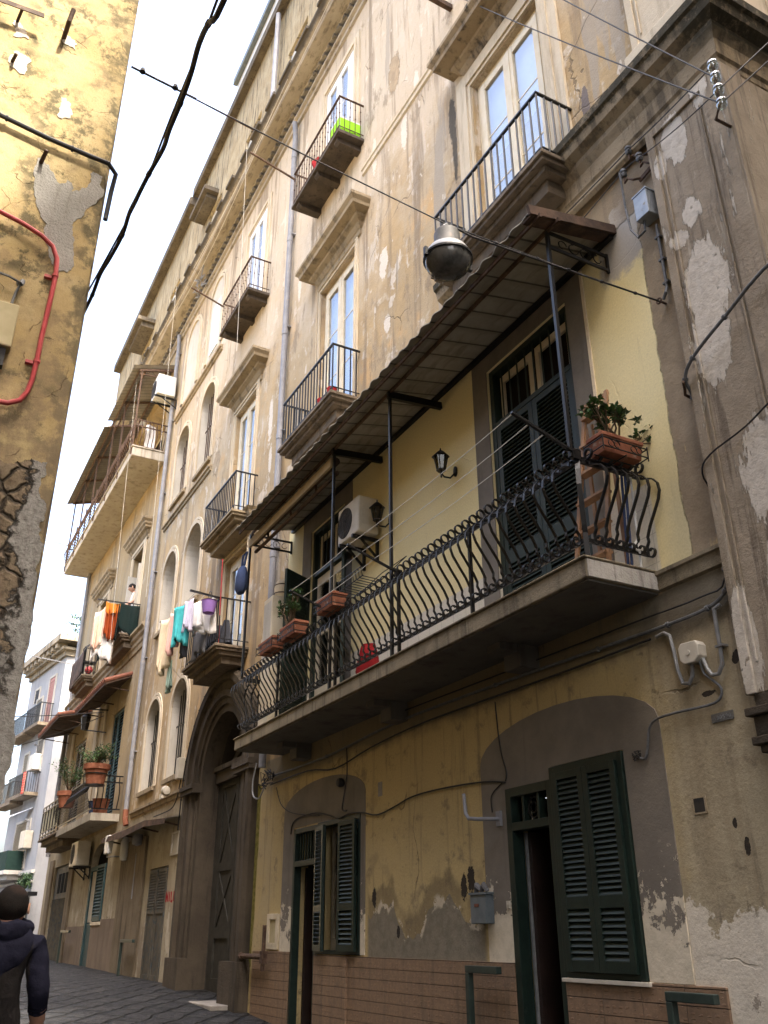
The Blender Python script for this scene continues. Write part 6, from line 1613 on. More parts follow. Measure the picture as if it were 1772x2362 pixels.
q = MB(); q.box(-4.735, -4.615, -.008, .0, 2.345, 2.46); q.build('rim', M['old_stone'], t); q = MB(); q.box(-4.725, -4.63, -.0085, -.004, 2.357, 2.45); q.build('opening', M['dark_grille'], t)
q = MB(); q.box(-9.5, -9.4, -.004, .0, 3.04, 3.20); solo(q, 'wall_plate', M['cement_patch'], 'small grey rectangle set in the yellow wall between the two arched surrounds', 'plate')
wire([(-7.02, -.03, 3.62), (-7.01, -.02, 3.3), (-6.98, -.02, 3.12), (-6.92, -.02, 2.95), (-6.94, -.02, 2.87)], .007, 'thin cable dropping to the fanlight of the open right-hand door', 'cable', 'cable')
wire([(-6.95, -.02, 2.86), (-7.2, -.02, 2.90), (-7.6, -.02, 2.93), (-8.2, -.02, 2.95), (-8.7, -.02, 2.94), (-9.1, -.02, 2.88), (-9.5, -.02, 2.84), (-9.85, -.02, 2.90), (-10.2, -.03, 2.93), (-10.5, -.03, 2.90), (-10.75, -.03, 2.96), (-11.2, -.03, 3.04), (-11.75, -.03, 3.04), (-12.0, -.02, 2.98), (-12.05, -.02, 2.85)], .009, 'cable waving along the yellow wall between the two ground floor doors', 'cable', 'cable')
wire([(-10.3, -.03, 3.75), (-10.28, -.03, 3.4), (-10.36, -.03, 3.15), (-10.4, -.03, 3.0), (-10.28, -.03, 2.97)], .009, 'cable hanging onto the grey arch of the left-hand door', 'cable', 'cable')
wire([(-12.65, -.03, 3.55), (-12.45, -.03, 3.3), (-12.1, -.03, 3.15), (-11.6, -.03, 3.06), (-11.1, -.03, 3.0)], .007, 'thin cable sagging down to the half open shutters of the left-hand door', 'cable', 'cable')
wire([(-7.0, -.02, 2.86), (-7.14, -.02, 2.80), (-7.19, -.02, 2.74), (-7.18, -.02, 2.62)], .006, 'short cable curling down to the bent pipe bracket', 'cable', 'cable')
q = MB(); q.tube([(-7.38, -.2, 2.80), (-7.36, -.2, 2.62), (-7.31, -.2, 2.57), (-7.2, -.18, 2.555), (-7.1, -.1, 2.55), (-7.07, -.03, 2.55)], .018, 8); q.box(-7.11, -7.04, -.035, 0, 2.49, 2.62); solo(q, 'pipe_bracket', M['pipe_grey'], 'bent grey pipe bracket on the wall left of the open door', 'bracket', smooth=True)
t = thing('mailbox', 'small blue-grey metal mailbox on the wall left of the open right-hand door', 'mailbox', (-7.37, -.05, 1.67))
q = MB(); q.box(-7.50, -7.25, -.10, .0, 1.68, 1.92); q.build('case', M['blue_grey_paint'], t, bevel=.006)
q = MB(); q.box(-7.51, -7.24, -.11, .002, 1.921, 1.94); q.build('lid', M['blue_grey_paint'], t); q = MB(); q.box(-7.43, -7.36, -.104, -.1001, 1.82, 1.845); q.build('name_label', M['roof_tile'], t)
q = MB(); q.tube([(-7.47, -.05, 1.94), (-7.42, -.07, 2.0), (-7.36, -.06, 1.96), (-7.31, -.07, 2.0), (-7.28, -.05, 1.95)], [.02, .03, .025, .03, .02], 8); solo(q, 'rag', M['cloth_grey'], 'crumpled grey rag lying on top of the blue-grey mailbox', 'rag', smooth=True)
q = MB(); q.box(-7.03, -6.99, -.03, 0, 1.80, 1.86); q.lathe((-7.01, -.03, 1.83), [(0, -.006), (.01, -.005), (.01, 0)], 8, 'y'); solo(q, 'door_bell', M['old_white_plastic'], 'small yellowed bell push beside the open right-hand door', 'door bell')
t = thing('meter_box', 'cream framed meter door in the wall left of the left-hand door', 'meter box', (-12.57, 0, 1.41))
q = MB(); q.box(-12.78, -12.70, -.03, 0, 1.42, 1.86); q.box(-12.46, -12.38, -.03, 0, 1.42, 1.86); q.box(-12.70, -12.46, -.03, 0, 1.42, 1.5); q.box(-12.70, -12.46, -.03, 0, 1.79, 1.86); q.build('frame', M['cream_paint'], t, bevel=.003)
q = MB(); q.box(-12.70, -12.46, -.01, 0, 1.5, 1.79); q.build('door', M['inner_shutter'], t)
t = thing('gas_pipe', 'stub of old iron gas pipe with a flanged end beside the portal', 'pipe', (-13.0, -.1, 1.3))
q = MB(); q.tube([(-13.55, -.12, 1.33), (-12.66, -.12, 1.33)], .035, 8); q.tube([(-13.5, -.12, 1.33), (-13.45, -.12, 1.33)], .05, 8); q.build('pipe', M['rusty_iron'], t, True)
q = MB(); q.bar((-12.63, -.12, 1.16), (-12.62, -.12, 1.72), .05, .04, (0, 1, 0)); q.box(-12.68, -12.58, -.15, -.08, 1.25, 1.4); q.build('strap', M['rusty_iron'], t)
q = MB(); q.tube([(-13.75, .3, 3.75), (-13.72, .25, 3.6), (-13.8, .28, 3.4), (-13.74, .25, 3.2)], [.03, .05, .035, .02], 7); q.tube([(-13.74, .25, 3.2), (-13.8, .2, 2.95), (-13.86, .22, 2.55), (-13.84, .22, 2.35)], [.02, .06, .07, .01], 7); solo(q, 'hanging_rag', M['rag'], 'faded pink rag hanging inside the dark portal', 'rag', smooth=True)
q = MB(); q.box(-17.75, -17.55, -.16, -.02, 4.35, 4.75); solo(q, 'intercom_box', M['old_white_plastic'], 'cream box beside the stair window next to the portal arch', 'box', bevel=.01)
wire([(-17.7, -.05, 4.35), (-17.75, -.06, 4.15), (-17.9, -.06, 3.95), (-18.3, -.05, 3.85), (-19.5, -.05, 3.84)], .012, 'black cable dropping from the cream box beside the portal arch', 'cable', 'cable')
pts = [(cx + (rx + .8) * math.cos(R(a)), -.05, sp + (rx + .8) * math.sin(R(a))) for a in range(20, 181, 12)] + [(-17.6, -.05, 3.0)]
cx, rx, sp = -15.5, 1.25, 3.95
pts = [(cx + (rx + .8) * math.cos(R(a)), -.05, sp + (rx + .8) * math.sin(R(a))) for a in range(60, 181, 10)] + [(-17.58, -.05, 3.4)]
wire(pts, .014, 'black cable clipped round the outside of the portal arch', 'cable', 'cable', clips=1)
wire([(-13.35, -.1, 4.0), (-13.36, -.14, 3.7), (-13.3, -.14, 3.5), (-13.1, -.12, 3.45), (-12.95, -.1, 3.6)], .013, 'loop of pale cable under the left end of the long balcony', 'steel_grey', 'cable')
q = MB(); r_ = random.Random(11)
for i in range(16):
    p = Vector((-12.85 + r_.uniform(-.2, .2), -.08, 3.66 + r_.uniform(-.12, .12))); q.tube([p, p + Vector((r_.uniform(-.15, .15), r_.uniform(-.06, .02), r_.uniform(-.12, .1))), p + Vector((r_.uniform(-.2, .2), r_.uniform(-.05, .02), r_.uniform(-.12, .1)))], .008, 4)
solo(q, 'cable_tangle', M['cable'], 'knot of black cables under the left end of the long balcony', 'cables')
q = MB(); q.lathe((-10.42, -.05, 3.32), [(0, -.05), (.05, -.04), (.06, 0), (.05, .03), (0, .04)], 10, 'y'); solo(q, 'cable_box', M['cable'], 'round black cable box on the yellow wall above the left-hand arch', 'box', smooth=True)
# thin lines hanging from the roof cornice
for i, (x, y0, z0, z1) in enumerate(((-14.9, -.62, 18.4, 12.6), (-20.6, -.66, 18.4, 9.0), (-22.9, -1.0, 16.4, 7.9))):
    wire([(x, y0, z0), (x + .04, y0 * .9, (z0 + z1) / 2), (x - .02, y0 * .75, z1)], .0045, 'pale cord hanging down the facade from the roof cornice', 'wire_white', 'cord', 'pale cords hanging from the roof cornice')
for i, (a, c, s_) in enumerate((((-12.4, -.6, 17.9), (-22.5, -.6, 17.9), .25), ((-13.2, -.62, 17.75), (-21.5, -.6, 17.6), .5), ((-9, -.55, 18.0), (-19, -.6, 17.85), .2))):
    wire(catenary(a, c, s_), .006, 'pale line strung slack under the roof cornice', 'wire_white', 'cord', 'pale lines strung under the roof cornice')
q = MB(); q.bar((-7.14, .0, 13.93), (-7.14, -1.1, 13.98), .07, .09); solo(q, 'iron_beam', M['rust_sheet'], 'rusty beam end jutting from the wall above the tall window pediment', 'beam')
for x, z, L, lab in ((-12.15, 14.9, .95, 'rusty clothes arm at the left corner of the balcony under the white window'), (-16.4, 14.8, .8, 'rusty clothes arm at the left corner of the third floor balcony by the stair bay'), (-16.3, 20.6, 1.2, 'iron arm standing out from the attic wall over the cornice')):
    q = MB(); q.bar((x, -.4 if z < 20 else 0, z), (x - .02, -.4 - L, z + .28), .035, .025); solo(q, 'clothesline_pole', M['rusty_iron'], lab, 'clothes pole')
q = MB(); r_ = random.Random(21)
for i in range(22): p = Vector((-19.4 + r_.uniform(-.3, .3), -.3, 17.7 + r_.uniform(-.3, .3))); q.tube([p, p + Vector((r_.uniform(-.25, .25), r_.uniform(-.1, .1), r_.uniform(-.2, .2)))], .016, 4)
solo(q, 'tangled_bracket', M['steel_grey'], 'tangle of pale wire and brackets below the roof cornice beside the stair bay', 'bracket')

# ---- iron barriers in front of the doors
def barrier(lab, x, y, L=.55, h=1.28, dirx=1):
    t = thing('door_barrier', lab, 'barrier', (x, y, gz(x)), 'dark green tube barriers beside the doorways')
    q = MB(); zt = h; s = .028
    q.box(x - s, x + s, y - s, y + s, gz(x) - .05, zt - .03); q.build('post', M['barrier_green'], t, bevel=.006)
    q = MB(); q.box(x - s, x + s + .0, y - s, -.02, zt - .0295, zt + .03) if dirx == 0 else q.box(x - s, x + L, y - s, y + s, zt - .0295, zt + .03)
    q.build('top_bar', M['barrier_green'], t, bevel=.006)
    return t
barrier('dark green tube barrier against the brown tiles left of the open door', -7.52, -.13, .47, 1.315)
barrier('dark green tube barrier against the brown tiles right of the closed shutters', -5.06, -.13, .40, 1.215)
barrier('dark green tube barrier by the service door next to the portal', -20.5, -.2, 1.0, 1.5)
barrier('dark green tube barrier by the far street gate', -27.5, -.2, 1.2, 1.7)

# ---- things on the corner house wall (near left)
KXo = KX + .0
t = thing('iron_bracket', 'flat rusty iron bar with a bolt hole held off the sunlit corner wall', 'bracket', (KX, -5.25, 6.5))
q = MB(); q.bar((KX + .07, -5.5, 6.385), (KX + .07, -5.108, 6.414), .006, .032); q.build('bar', M['rusty_iron'], t)
q = MB(); q.bar((KX, -5.24, 6.36), (KX + .07, -5.225, 6.405), .016, .016); q.build('stay', M['rusty_iron'], t)
q = MB(); q.tube([(KX - .02, -4.985, 6.375), (KX + .10, -4.975, 6.42), (KX + .12, -4.965, 6.50)], .014, 7); solo(q, 'wall_peg', M['rusty_iron'], 'bent rusty peg sticking out of the sunlit corner wall below the flat bar', 'peg')
q = MB(); q.tube([(KX - .02, -5.22, 6.03), (KX + .05, -5.20, 6.06)], .010, 6); solo(q, 'wall_peg', M['rusty_iron'], 'short rusty stub in a white plaster patch on the sunlit corner wall', 'peg')
q = MB(); q.tube([(KX - .02, -4.965, 5.38), (KX + .07, -4.945, 5.43)], .011, 6); solo(q, 'wall_peg', M['rusty_iron'], 'rusty stub on the corner wall just under the black pipe', 'peg')
q = MB(); q.tube([(KX + .03, -5.4, 5.66), (KX + .03, -5.2, 5.595), (KX + .03, -4.95, 5.555), (KX + .03, -4.72, 5.535), (KX + .03, -4.62, 5.53), (KX + .0, -4.57, 5.50), (KX - .04, -4.575, 5.40), (KX - .05, -4.58, 5.2)], .0135, 8)
for y, z in ((-5.17, 5.59), (-4.82, 5.542)): q.tube([(KX + .03, y - .006, z), (KX + .03, y + .006, z)], .018, 8)
solo(q, 'pipe', M['cable'], 'black pipe crossing the corner wall and bending round its edge', 'pipe', smooth=True)
t = thing('red_conduit', 'red plastic conduit curving over and down the corner wall', 'conduit', (KX, -4.85, 4.3))
rp = [(-5.3, 5.0), (-5.12, 4.96), (-4.98, 4.925), (-4.88, 4.885), (-4.82, 4.84), (-4.79, 4.77), (-4.78, 4.66), (-4.785, 4.45), (-4.79, 4.28), (-4.79, 4.15), (-4.795, 4.02), (-4.805, 3.95), (-4.83, 3.895), (-4.88, 3.865), (-4.95, 3.86), (-5.05, 3.88), (-5.15, 3.92)]
q = MB(); q.tube([(KX + .035, y, z) for y, z in rp], .0125, 9); q.build('tube', M['red_pvc'], t, True)
q = MB()
for (y, z) in ((-4.782, 4.66), (-4.79, 4.13)): q.tube([(KX + .035, y, z - .008), (KX + .035, y, z + .008)], .0165, 9); q.box(KX, KX + .02, y - .05, y - .01, z - .008, z + .008)
q.build('clip', M['red_pvc'], t)
t = thing('meter_cabinet', 'cream painted metal cabinet cut by the picture edge inside the red conduit loop', 'cabinet', (KX, -5.1, 4.1))
q = MB(); q.box(KX, KX + .07, -5.35, -4.915, 4.15, 4.40); q.build('casing', M['inner_shutter'], t, bevel=.008); q = MB(); q.box(KX + .01, KX + .05, -5.2, -4.935, 4.05, 4.149); q.build('underside', M['cable'], t)
q = MB(); q.tube([(KX + .03, -4.955, 4.41), (KX + .03, -4.945, 4.50), (KX + .03, -4.93, 4.56), (KX + .03, -4.99, 4.58), (KX + .03, -5.2, 4.60)], .007, 6); q.tube([(KX + .02, -4.94, 4.56), (KX + .05, -4.93, 4.54), (KX + .02, -4.925, 4.58)], .014, 6); solo(q, 'cable', M['cable_grey'], 'grey cable from the cream cabinet to a black joint on the corner wall', 'cable', smooth=True)

# ---- laundry
def cloth_hang(p, q_, drop, seed, n=14, m=10, wav=.035, taper=0.0, skew=0.0):
    """cloth pegged between p and q_, falling by drop"""
    r = random.Random(seed); p = Vector(p); q_ = Vector(q_); d = q_ - p; nrm = d.cross(Vector((0, 0, 1))).normalized(); ph = r.uniform(0, 6); rows = []
    for j in range(m + 1):
        v = j / m; row = []
        for i in range(n + 1):
            u = i / n; uu = .5 + (u - .5) * (1 - taper * v); dr = drop * (1 + .10 * math.sin(5 * u + ph) + .05 * math.sin(13 * u + ph))
            w = wav * (.3 + v) * (math.sin(u * 13 + ph + v) + .6 * math.sin(u * 27 + 2 * ph)); row.append(p + d * uu + nrm * w + Vector((skew * v, 0, -dr * v - .03 * math.sin(PI * u) * (1 - v))))
        rows.append(row)
    q = MB(); q.grid(rows); return q
def hang(name, lab, cat, mat, p, q_, drop, seed, grp, **k):
    o = solo(cloth_hang(p, q_, drop, seed, **k), name, M[mat], lab, cat, grp, smooth=True); md = o.modifiers.new('thick', 'SOLIDIFY'); md.thickness = .006; return o
# in front of the first floor balcony above the portal
q = MB(); q.bar((-14.40, -.56, 6.96), (-14.36, -1.12, 7.0), .04, .03); solo(q, 'clothesline_pole', M['iron'], 'iron clothes arm beside the lilac bucket on the balcony above the portal', 'clothes pole')
q = MB(); q.bar((-16.28, -.56, 6.95), (-16.3, -1.12, 7.0), .04, .03); solo(q, 'clothesline_pole', M['iron'], 'iron clothes arm at the far end of the balcony above the portal', 'clothes pole')
GL = 'laundry hung before the balcony above the portal'
def ln(x, y): return (x, y, 6.985 - .03 * math.sin(PI * max(0, min(1, (-14.4 - x) / 1.9))))
for y in (-.68, -.84, -1.02): wire([ln(-14.4 - 1.9 * u / 10, y) for u in range(11)], .005, 'clothes line full of washing before the balcony above the portal', 'wire_white', 'clothes_line', 'clothes lines before the balcony above the portal')
hang('shirt', 'white shirt at the near end of the washing above the portal', 'shirt', 'cloth_white', ln(-14.40, -.66), ln(-14.95, -.86), .60, 1, GL, taper=-.1)
hang('shirt', 'crumpled white shirt between the lilac towel and the nearest white shirt', 'shirt', 'cloth_white', ln(-14.60, -.80), ln(-15.05, -.98), .46, 2, GL)
hang('towel', 'pale lilac towel between the white shirts and the turquoise towel', 'towel', 'cloth_lilac', ln(-14.62, -.98), ln(-14.86, -1.06), .55, 3, GL)
hang('towel', 'bright turquoise towel in the middle of the washing above the portal', 'towel', 'cloth_teal', ln(-14.78, -.98), ln(-15.25, -1.14), .72, 4, GL, taper=.1)
hang('towel', 'pink towel next to the turquoise towel', 'towel', 'cloth_pink', ln(-15.25, -1.0), ln(-15.6, -1.1), .72, 5, GL)
hang('sheet', 'cream sheet hanging furthest left of the washing above the portal', 'sheet', 'cloth_cream', ln(-15.5, -.98), ln(-16.15, -1.12), .95, 6, GL, taper=.3, skew=-.15)
hang('trousers', 'dark grey trousers hanging below the white shirts', 'trousers', 'cloth_grey', (-14.7, -.66, 6.6), (-15.5, -.66, 6.6), .5, 7, GL)
hang('trousers', 'nearly black trousers hanging below the lilac towel', 'trousers', 'cloth_dark', (-14.95, -.95, 6.5), (-15.25, -.95, 6.5), .45, 8, GL)
hang('cloth', 'mint green cloth hanging lowest at the left of the washing above the portal', 'cloth', 'cloth_mint', (-15.75, -.95, 6.15), (-15.98, -.95, 6.18), .55, 9, GL)
wire([(-15.6, -.95, 6.2), (-16.1, -.95, 6.2), (-18, -.1, 6.35)], .005, 'short line with the mint green cloth by the stair window', 'wire_white', 'clothes_line')
t = thing('bucket', 'lilac plastic bucket hung on the balcony rail above the portal', 'bucket', (-14.3, -.78, 6.62))
q = MB(); q.lathe((-14.3, -.78, 6.62), [(0, 0), (.10, 0), (.135, .22), (.145, .22), (.13, .21)], 14); q.build('body', M['lilac_plastic'], t, True); q = MB(); q.tube([(-14.43, -.78, 6.84), (-14.38, -.78, 6.98), (-14.3, -.78, 7.02), (-14.22, -.78, 6.98), (-14.17, -.78, 6.84)], .006, 5); q.build('handle', M['iron'], t)
q = MB(); q.tube([(-14.5, -.5, 6.15), (-14.15, -.65, 7.6)], .012, 6); solo(q, 'broom_stick', M['red_pvc'], 'red broom stick leaning on the balcony above the portal', 'stick')
t = thing('hanging_bag', 'dark blue canvas bag hung at the outer post of the canopy', 'bag', (-12.5, -.75, 6.5))
q = MB(); rows = []
for z, w_, d_ in ((6.42, .10, .05), (6.5, .17, .09), (6.7, .17, .08), (6.82, .13, .06), (6.86, .06, .03)): rows.append([(-12.52 - .06 + w_ * math.cos(a), -.80 + d_ * math.sin(a), z) for a in (2 * PI * i / 12 for i in range(12))])
q.grid(rows, True); q.face(rows[0][::-1]); q.build('body', M['cloth_blue'], t, True); q = MB(); q.tube([(-12.62, -.8, 6.84), (-12.58, -.8, 7.05), (-12.52, -.76, 7.1), (-12.5, -.8, 6.86)], .02, 6); q.build('strap', M['cloth_blue'], t)
q = MB(); r_ = random.Random(4)
for i in range(5):
    c = Vector((-14.6 - .35 * i, -.35, 6.2)); rows = []
    for j in range(5): rows.append([c + Vector(((.17 - .03 * j) * math.cos(a) * (1 + .2 * math.sin(3 * a + i)), (.13 - .02 * j) * math.sin(a), j * .11)) for a in (2 * PI * k / 10 for k in range(10))])
    q.grid(rows, True)
solo(q, 'bundles', M['cloth_dark'], 'heap of dark bundles on the balcony floor above the portal', 'bundles', smooth=True)
# terrace house: sheets and orange cloths on the balcony where the man stands
q = MB(); q.bar((-23.45, -.42, 9.75), (-23.5, -1.14, 9.76), .04, .03); solo(q, 'clothesline_pole', M['iron'], 'iron pole for washing on the balcony of the man in the white vest', 'clothes pole')
GM = 'bedding hung at the balcony of the man in the vest'
hang('sheet', 'long white sheet hanging lowest from the balcony of the man in the vest', 'sheet', 'cloth_white', (-23.62, -.50, 9.68), (-23.62, -1.12, 9.42), 1.38, 21, GM, wav=.04, taper=.1)
hang('sheet', 'sheer peach sheet draped over the outer end of the white bedding', 'sheet', 'cloth_peach', (-23.56, -.84, 9.70), (-23.56, -1.14, 9.28), .98, 22, GM, wav=.04)
hang('blanket', 'dark rust blanket between the pale sheets', 'blanket', 'cloth_rust', (-23.53, -.54, 9.68), (-23.53, -.86, 9.68), .92, 23, GM, wav=.04)
hang('cloth', 'bright orange cloth pegged in a swag over the rust blanket', 'cloth', 'cloth_orange', (-23.48, -.50, 9.73), (-23.48, -.90, 9.72), .30, 24, GM, wav=.05)
hang('balcony_net', 'dark green netting tied round the balcony of the man in the vest', 'netting', 'netting', (-23.35, -.56, 9.7), (-25.7, -.56, 9.7), .95, 25, None, wav=.012, n=30)
hang('balcony_net', 'dark green netting at the near side of the balcony of the man in the vest', 'netting', 'netting', (-23.36, -.54, 9.7), (-23.36, -.02, 9.7), .78, 26, None, wav=.012)
hang('balcony_mat', 'dark reed mat tied to the farthest balcony over the red awning', 'mat', 'rust_sheet', (-28.3, -.53, 9.7), (-30.25, -.53, 9.7), .8, 27, None, wav=.01, n=30)
q = MB(); q.lathe((-28.35, -.3, 9.1), [(0, -.13), (.08, -.1), (.13, 0), (.08, .1), (0, .13)], 14); solo(q, 'ball', M['red_pvc'], 'red ball on the farthest balcony over the red awning', 'ball', smooth=True)
q = MB()
for x in (-28.5, -28.28): q.tube([(x, -.52, 8.92), (x, -.52, 9.8), (x + .1, -.3, 9.95)], .014, 5); q.tube([(x, -.12, 8.92), (x, -.12, 9.7)], .014, 5)
q.box(-28.55, -28.23, -.5, -.12, 9.32, 9.36); solo(q, 'garden_chair', M['iron'], 'thin metal chair beside the red ball', 'chair')
q = MB(); q.bar((-30.2, -.5, 9.72), (-30.6, -1.9, 9.95), .04, .03); solo(q, 'clothesline_pole', M['steel_grey'], 'grey arm reaching out over the street from the farthest balcony', 'clothes pole')
q = MB(); q.bar((-32.8, -.95, 14.9), (-33.3, -2.0, 15.2), .04, .03); solo(q, 'clothesline_pole', M['steel_grey'], 'grey arm at the far end of the concrete terrace', 'clothes pole')
q = MB(); q.grid([[(-22.75 + .05 * math.sin(i * 2 + j), -.3 - .1 * i, 14.15 + .2 * j) for i in range(4)] for j in range(5)]); solo(q, 'striped_towel', M['cloth_white'], 'pale towel over the near end of the terrace railing', 'towel')
# upper balcony with the green board
q = MB(); q.box(-10.42, -10.02, -.46, -.452, 14.12, 14.42); q.box(-10.04, -10.03, -.44, -.04, 14.12, 14.42); solo(q, 'green_screen', M['lime_green'], 'lime green plastic screen at the near end of a high balcony under the white window', 'screen')
q = MB(); q.box(-10.42, -10.02, -.46, -.452, 14.42, 14.46); q.box(-10.04, -10.03, -.44, -.04, 14.421, 14.46); solo(q, 'white_screen_edge', M['white_plastic'], 'white strip along the top of the lime green screen', 'strip')
q = MB(); q.tube([(-11.0, -.42, 14.12), (-11.05, -.43, 14.28), (-10.95, -.42, 14.36)], [.07, .1, .03], 8); solo(q, 'red_cloth', M['bag_red'], 'red cloth bundle on the high balcony with the lime green screen', 'cloth', smooth=True)
for x, z, lab in ((-10.55, 8.82, 'red flower pot on the middle balcony next to the white window'), (-10.2, 8.82, 'red flowers at the near end of the middle balcony')):
    q = MB(); q.lathe((x, -.4, z), [(0, 0), (.06, 0), (.08, .12), (.05, .13), (0, .12)], 10); solo(q, 'flower_pot', M['bag_red'], lab, 'flower pot', smooth=True)
# pots on the first floor balcony of the next house
t = thing('potted_plant', 'big terracotta pot of feathery greenery at the near end of the low balcony', 'potted plant', (-22.75, -.72, 4.92))
q = MB(); c = (-22.75, -.72, 4.88); q.lathe(c, [(0, 0), (.21, 0), (.27, .34), (.31, .34), (.32, .46), (.29, .46), (.27, .40), (0, .40)], 20); q.build('pot', M['terracotta'], t, True)
q = MB(); q.lathe(c, [(.262, .22), (.272, .22), (.275, .25), (.264, .25)], 20); q.lathe(c, [(0, -.03), (.24, -.03), (.24, -.005), (0, -.005)], 16); q.tube([(-22.75, -.98, 4.86), (-22.75, -1.0, 5.1)], .012, 5); q.build('holder', M['iron'], t)
bush(t, (-22.75, -.72, 5.28), (.75, .55), .55, 31, 900, .075, 26)
t = thing('potted_plant', 'straggling dark shrub in a terracotta pot halfway along the low balcony', 'potted plant', (-26.6, -.6, 4.9))
q = MB(); c = (-26.4, -.72, 4.75); q.lathe(c, [(0, 0), (.18, 0), (.24, .3), (.28, .3), (.28, .42), (.24, .42), (0, .38)], 18); q.build('pot', M['terracotta'], t, True); bush(t, (-26.4, -.7, 5.12), (1.1, .5), .95, 32, 900, .075, 26, .05)
for x, mt, lab in ((-23.6, 'terracotta', 'terracotta pot on the floor of the low balcony behind the near bars'), (-24.1, 'cloth_blue', 'dark blue tub on the floor of the low balcony')):
    q = MB(); q.lathe((x, -.35, 4.28), [(0, 0), (.16, 0), (.21, .38), (.23, .38), (.2, .36), (0, .3)], 16); solo(q, 'pot', M[mt], lab, 'pot', smooth=True)
t = thing('antenna_box', 'white router box on a pole beside the arched doorway', 'box', (-22.1, -.2, 3.3))
q = MB(); q.box(-22.25, -21.9, -.42, -.3, 3.28, 3.68); q.build('casing', M['white_plastic'], t, bevel=.02); q = MB(); q.tube([(-22.1, -.36, 3.28), (-22.1, -.36, 3.22), (-21.6, -.3, 3.2), (-21.6, -.05, 3.2)], .018, 6); q.build('arm', M['steel_grey'], t)
q = MB(); q.lathe((-21.5, -.12, 3.1), [(0, 0), (.08, .02), (.1, .12), (.1, .4), (.06, .5), (0, .52)], 12); solo(q, 'round_lamp', M['white_plastic'], 'white bulkhead lamp beside the router box', 'lamp', smooth=True)
q = MB(); q.lathe((-20.3, -.14, 3.32), [(0, 0), (.11, .04), (.13, .14), (.1, .24), (0, .26)], 12); q.tube([(-20.6, -.05, 3.2), (-20.6, -.05, 2.3)], .03, 6); solo(q, 'gas_meter', M['pipe_grey'], 'grey gas meter on the pier under the rusty hood', 'meter', smooth=True)
q = MB(); q.box(-18.95, -18.75, -.12, 0, 4.12, 4.22); q.lathe((-18.4, -.14, 4.22), [(0, -.1), (.08, -.08), (.1, 0), (.08, .08), (0, .1)], 10, 'x'); solo(q, 'bulkhead_lamp', M['old_white_plastic'], 'pale bulkhead lamp on the ledge under the barred stair window', 'lamp', smooth=True)
# lamp and wires across the far street
wire(catenary((-24.5, -.4, 7.0), (-30, -4.9, 7.6), .1), .012, 'wire crossing the far street from the lantern under the red awning', 'wire_dark')
wire(catenary((-24.5, -.4, 6.9), (-34, -4.4, 6.8), .25), .012, 'lower wire crossing the far street below the red awning', 'wire_dark')
t = thing('street_lantern', 'old street lantern on an iron arm under the tiled awning', 'street lantern', (-26.2, -.5, 7.0))
q = MB(); q.lathe((-26.2, -.55, 6.85), [(.10, 0), (.14, .32), (.16, .33), (.05, .42), (0, .44)], 6); q.lathe((-26.2, -.55, 6.85), [(0, -.02), (.1, -.02), (.1, 0)], 6); q.build('lantern', M['iron'], t); q = MB(); q.tube([(-26.2, -.55, 7.3), (-26.2, -.5, 7.42), (-26.0, 0, 7.4)], .02, 6); q.tube([(-26.2, -.55, 6.83), (-25.9, 0, 6.75)], .02, 6); q.build('arm', M['iron'], t)
t = thing('rooftop_tree', 'leafy shrub growing on the roof of the far pale house', 'shrub', (-43.5, 3.0, 14.4)); bush(t, (-43.0, 2.2, 14.4), (1.6, 1.4), 1.9, 51, 1400, .2, 30, .1)
t = thing('hanging_planter', 'plant box thick with ivy on the corner of the far pale house', 'plant box', FW(-.3, .3, 3.1))
f = FM(); f.fb(-1.4, .9, .12, .5, 3.05, 3.2); f.build('box', M['iron'], t); bush(t, FW(-.3, .35, 3.3), (1.2, .35), .75, 52, 900, .12, 24, .3)

# ================================================================== PEOPLE
def skin_body(name, joints, edges, mats, parent, sub=2, region=None):
    """joints: {name: (pos, radius)}; one continuous skinned surface"""
    keys = list(joints); me = bpy.data.meshes.new(name)
    me.from_pydata([joints[k][0] for k in keys], [(keys.index(a), keys.index(b)) for a, b in edges], [])
    ob = bpy.data.objects.new(name, me); COL.objects.link(ob)
    sk = ob.modifiers.new('skin', 'SKIN'); sk.use_smooth_shade = True; sk.branch_smoothing = .6
    for i, k in enumerate(keys):
        r = joints[k][1]; me.skin_vertices[0].data[i].radius = r if isinstance(r, tuple) else (r, r)
    me.skin_vertices[0].data[0].use_root = True
    sb = ob.modifiers.new('sub', 'SUBSURF'); sb.levels = sub; sb.render_levels = sub
    dg = bpy.context.evaluated_depsgraph_get(); nm = bpy.data.meshes.new_from_object(ob.evaluated_get(dg)); nm.name = name
    bpy.data.objects.remove(ob)
    off = org(parent)
    for m in mats: nm.materials.append(m)
    cent = [p.center.copy() for p in nm.polygons]
    for p, c in zip(nm.polygons, cent): p.material_index = region(c) if region else 0; p.use_smooth = True
    nm.transform(Matrix.Translation(-off))
    o = bpy.data.objects.new(name, nm); COL.objects.link(o); o.parent = parent; ORIG[o.name] = off.copy()
    return o
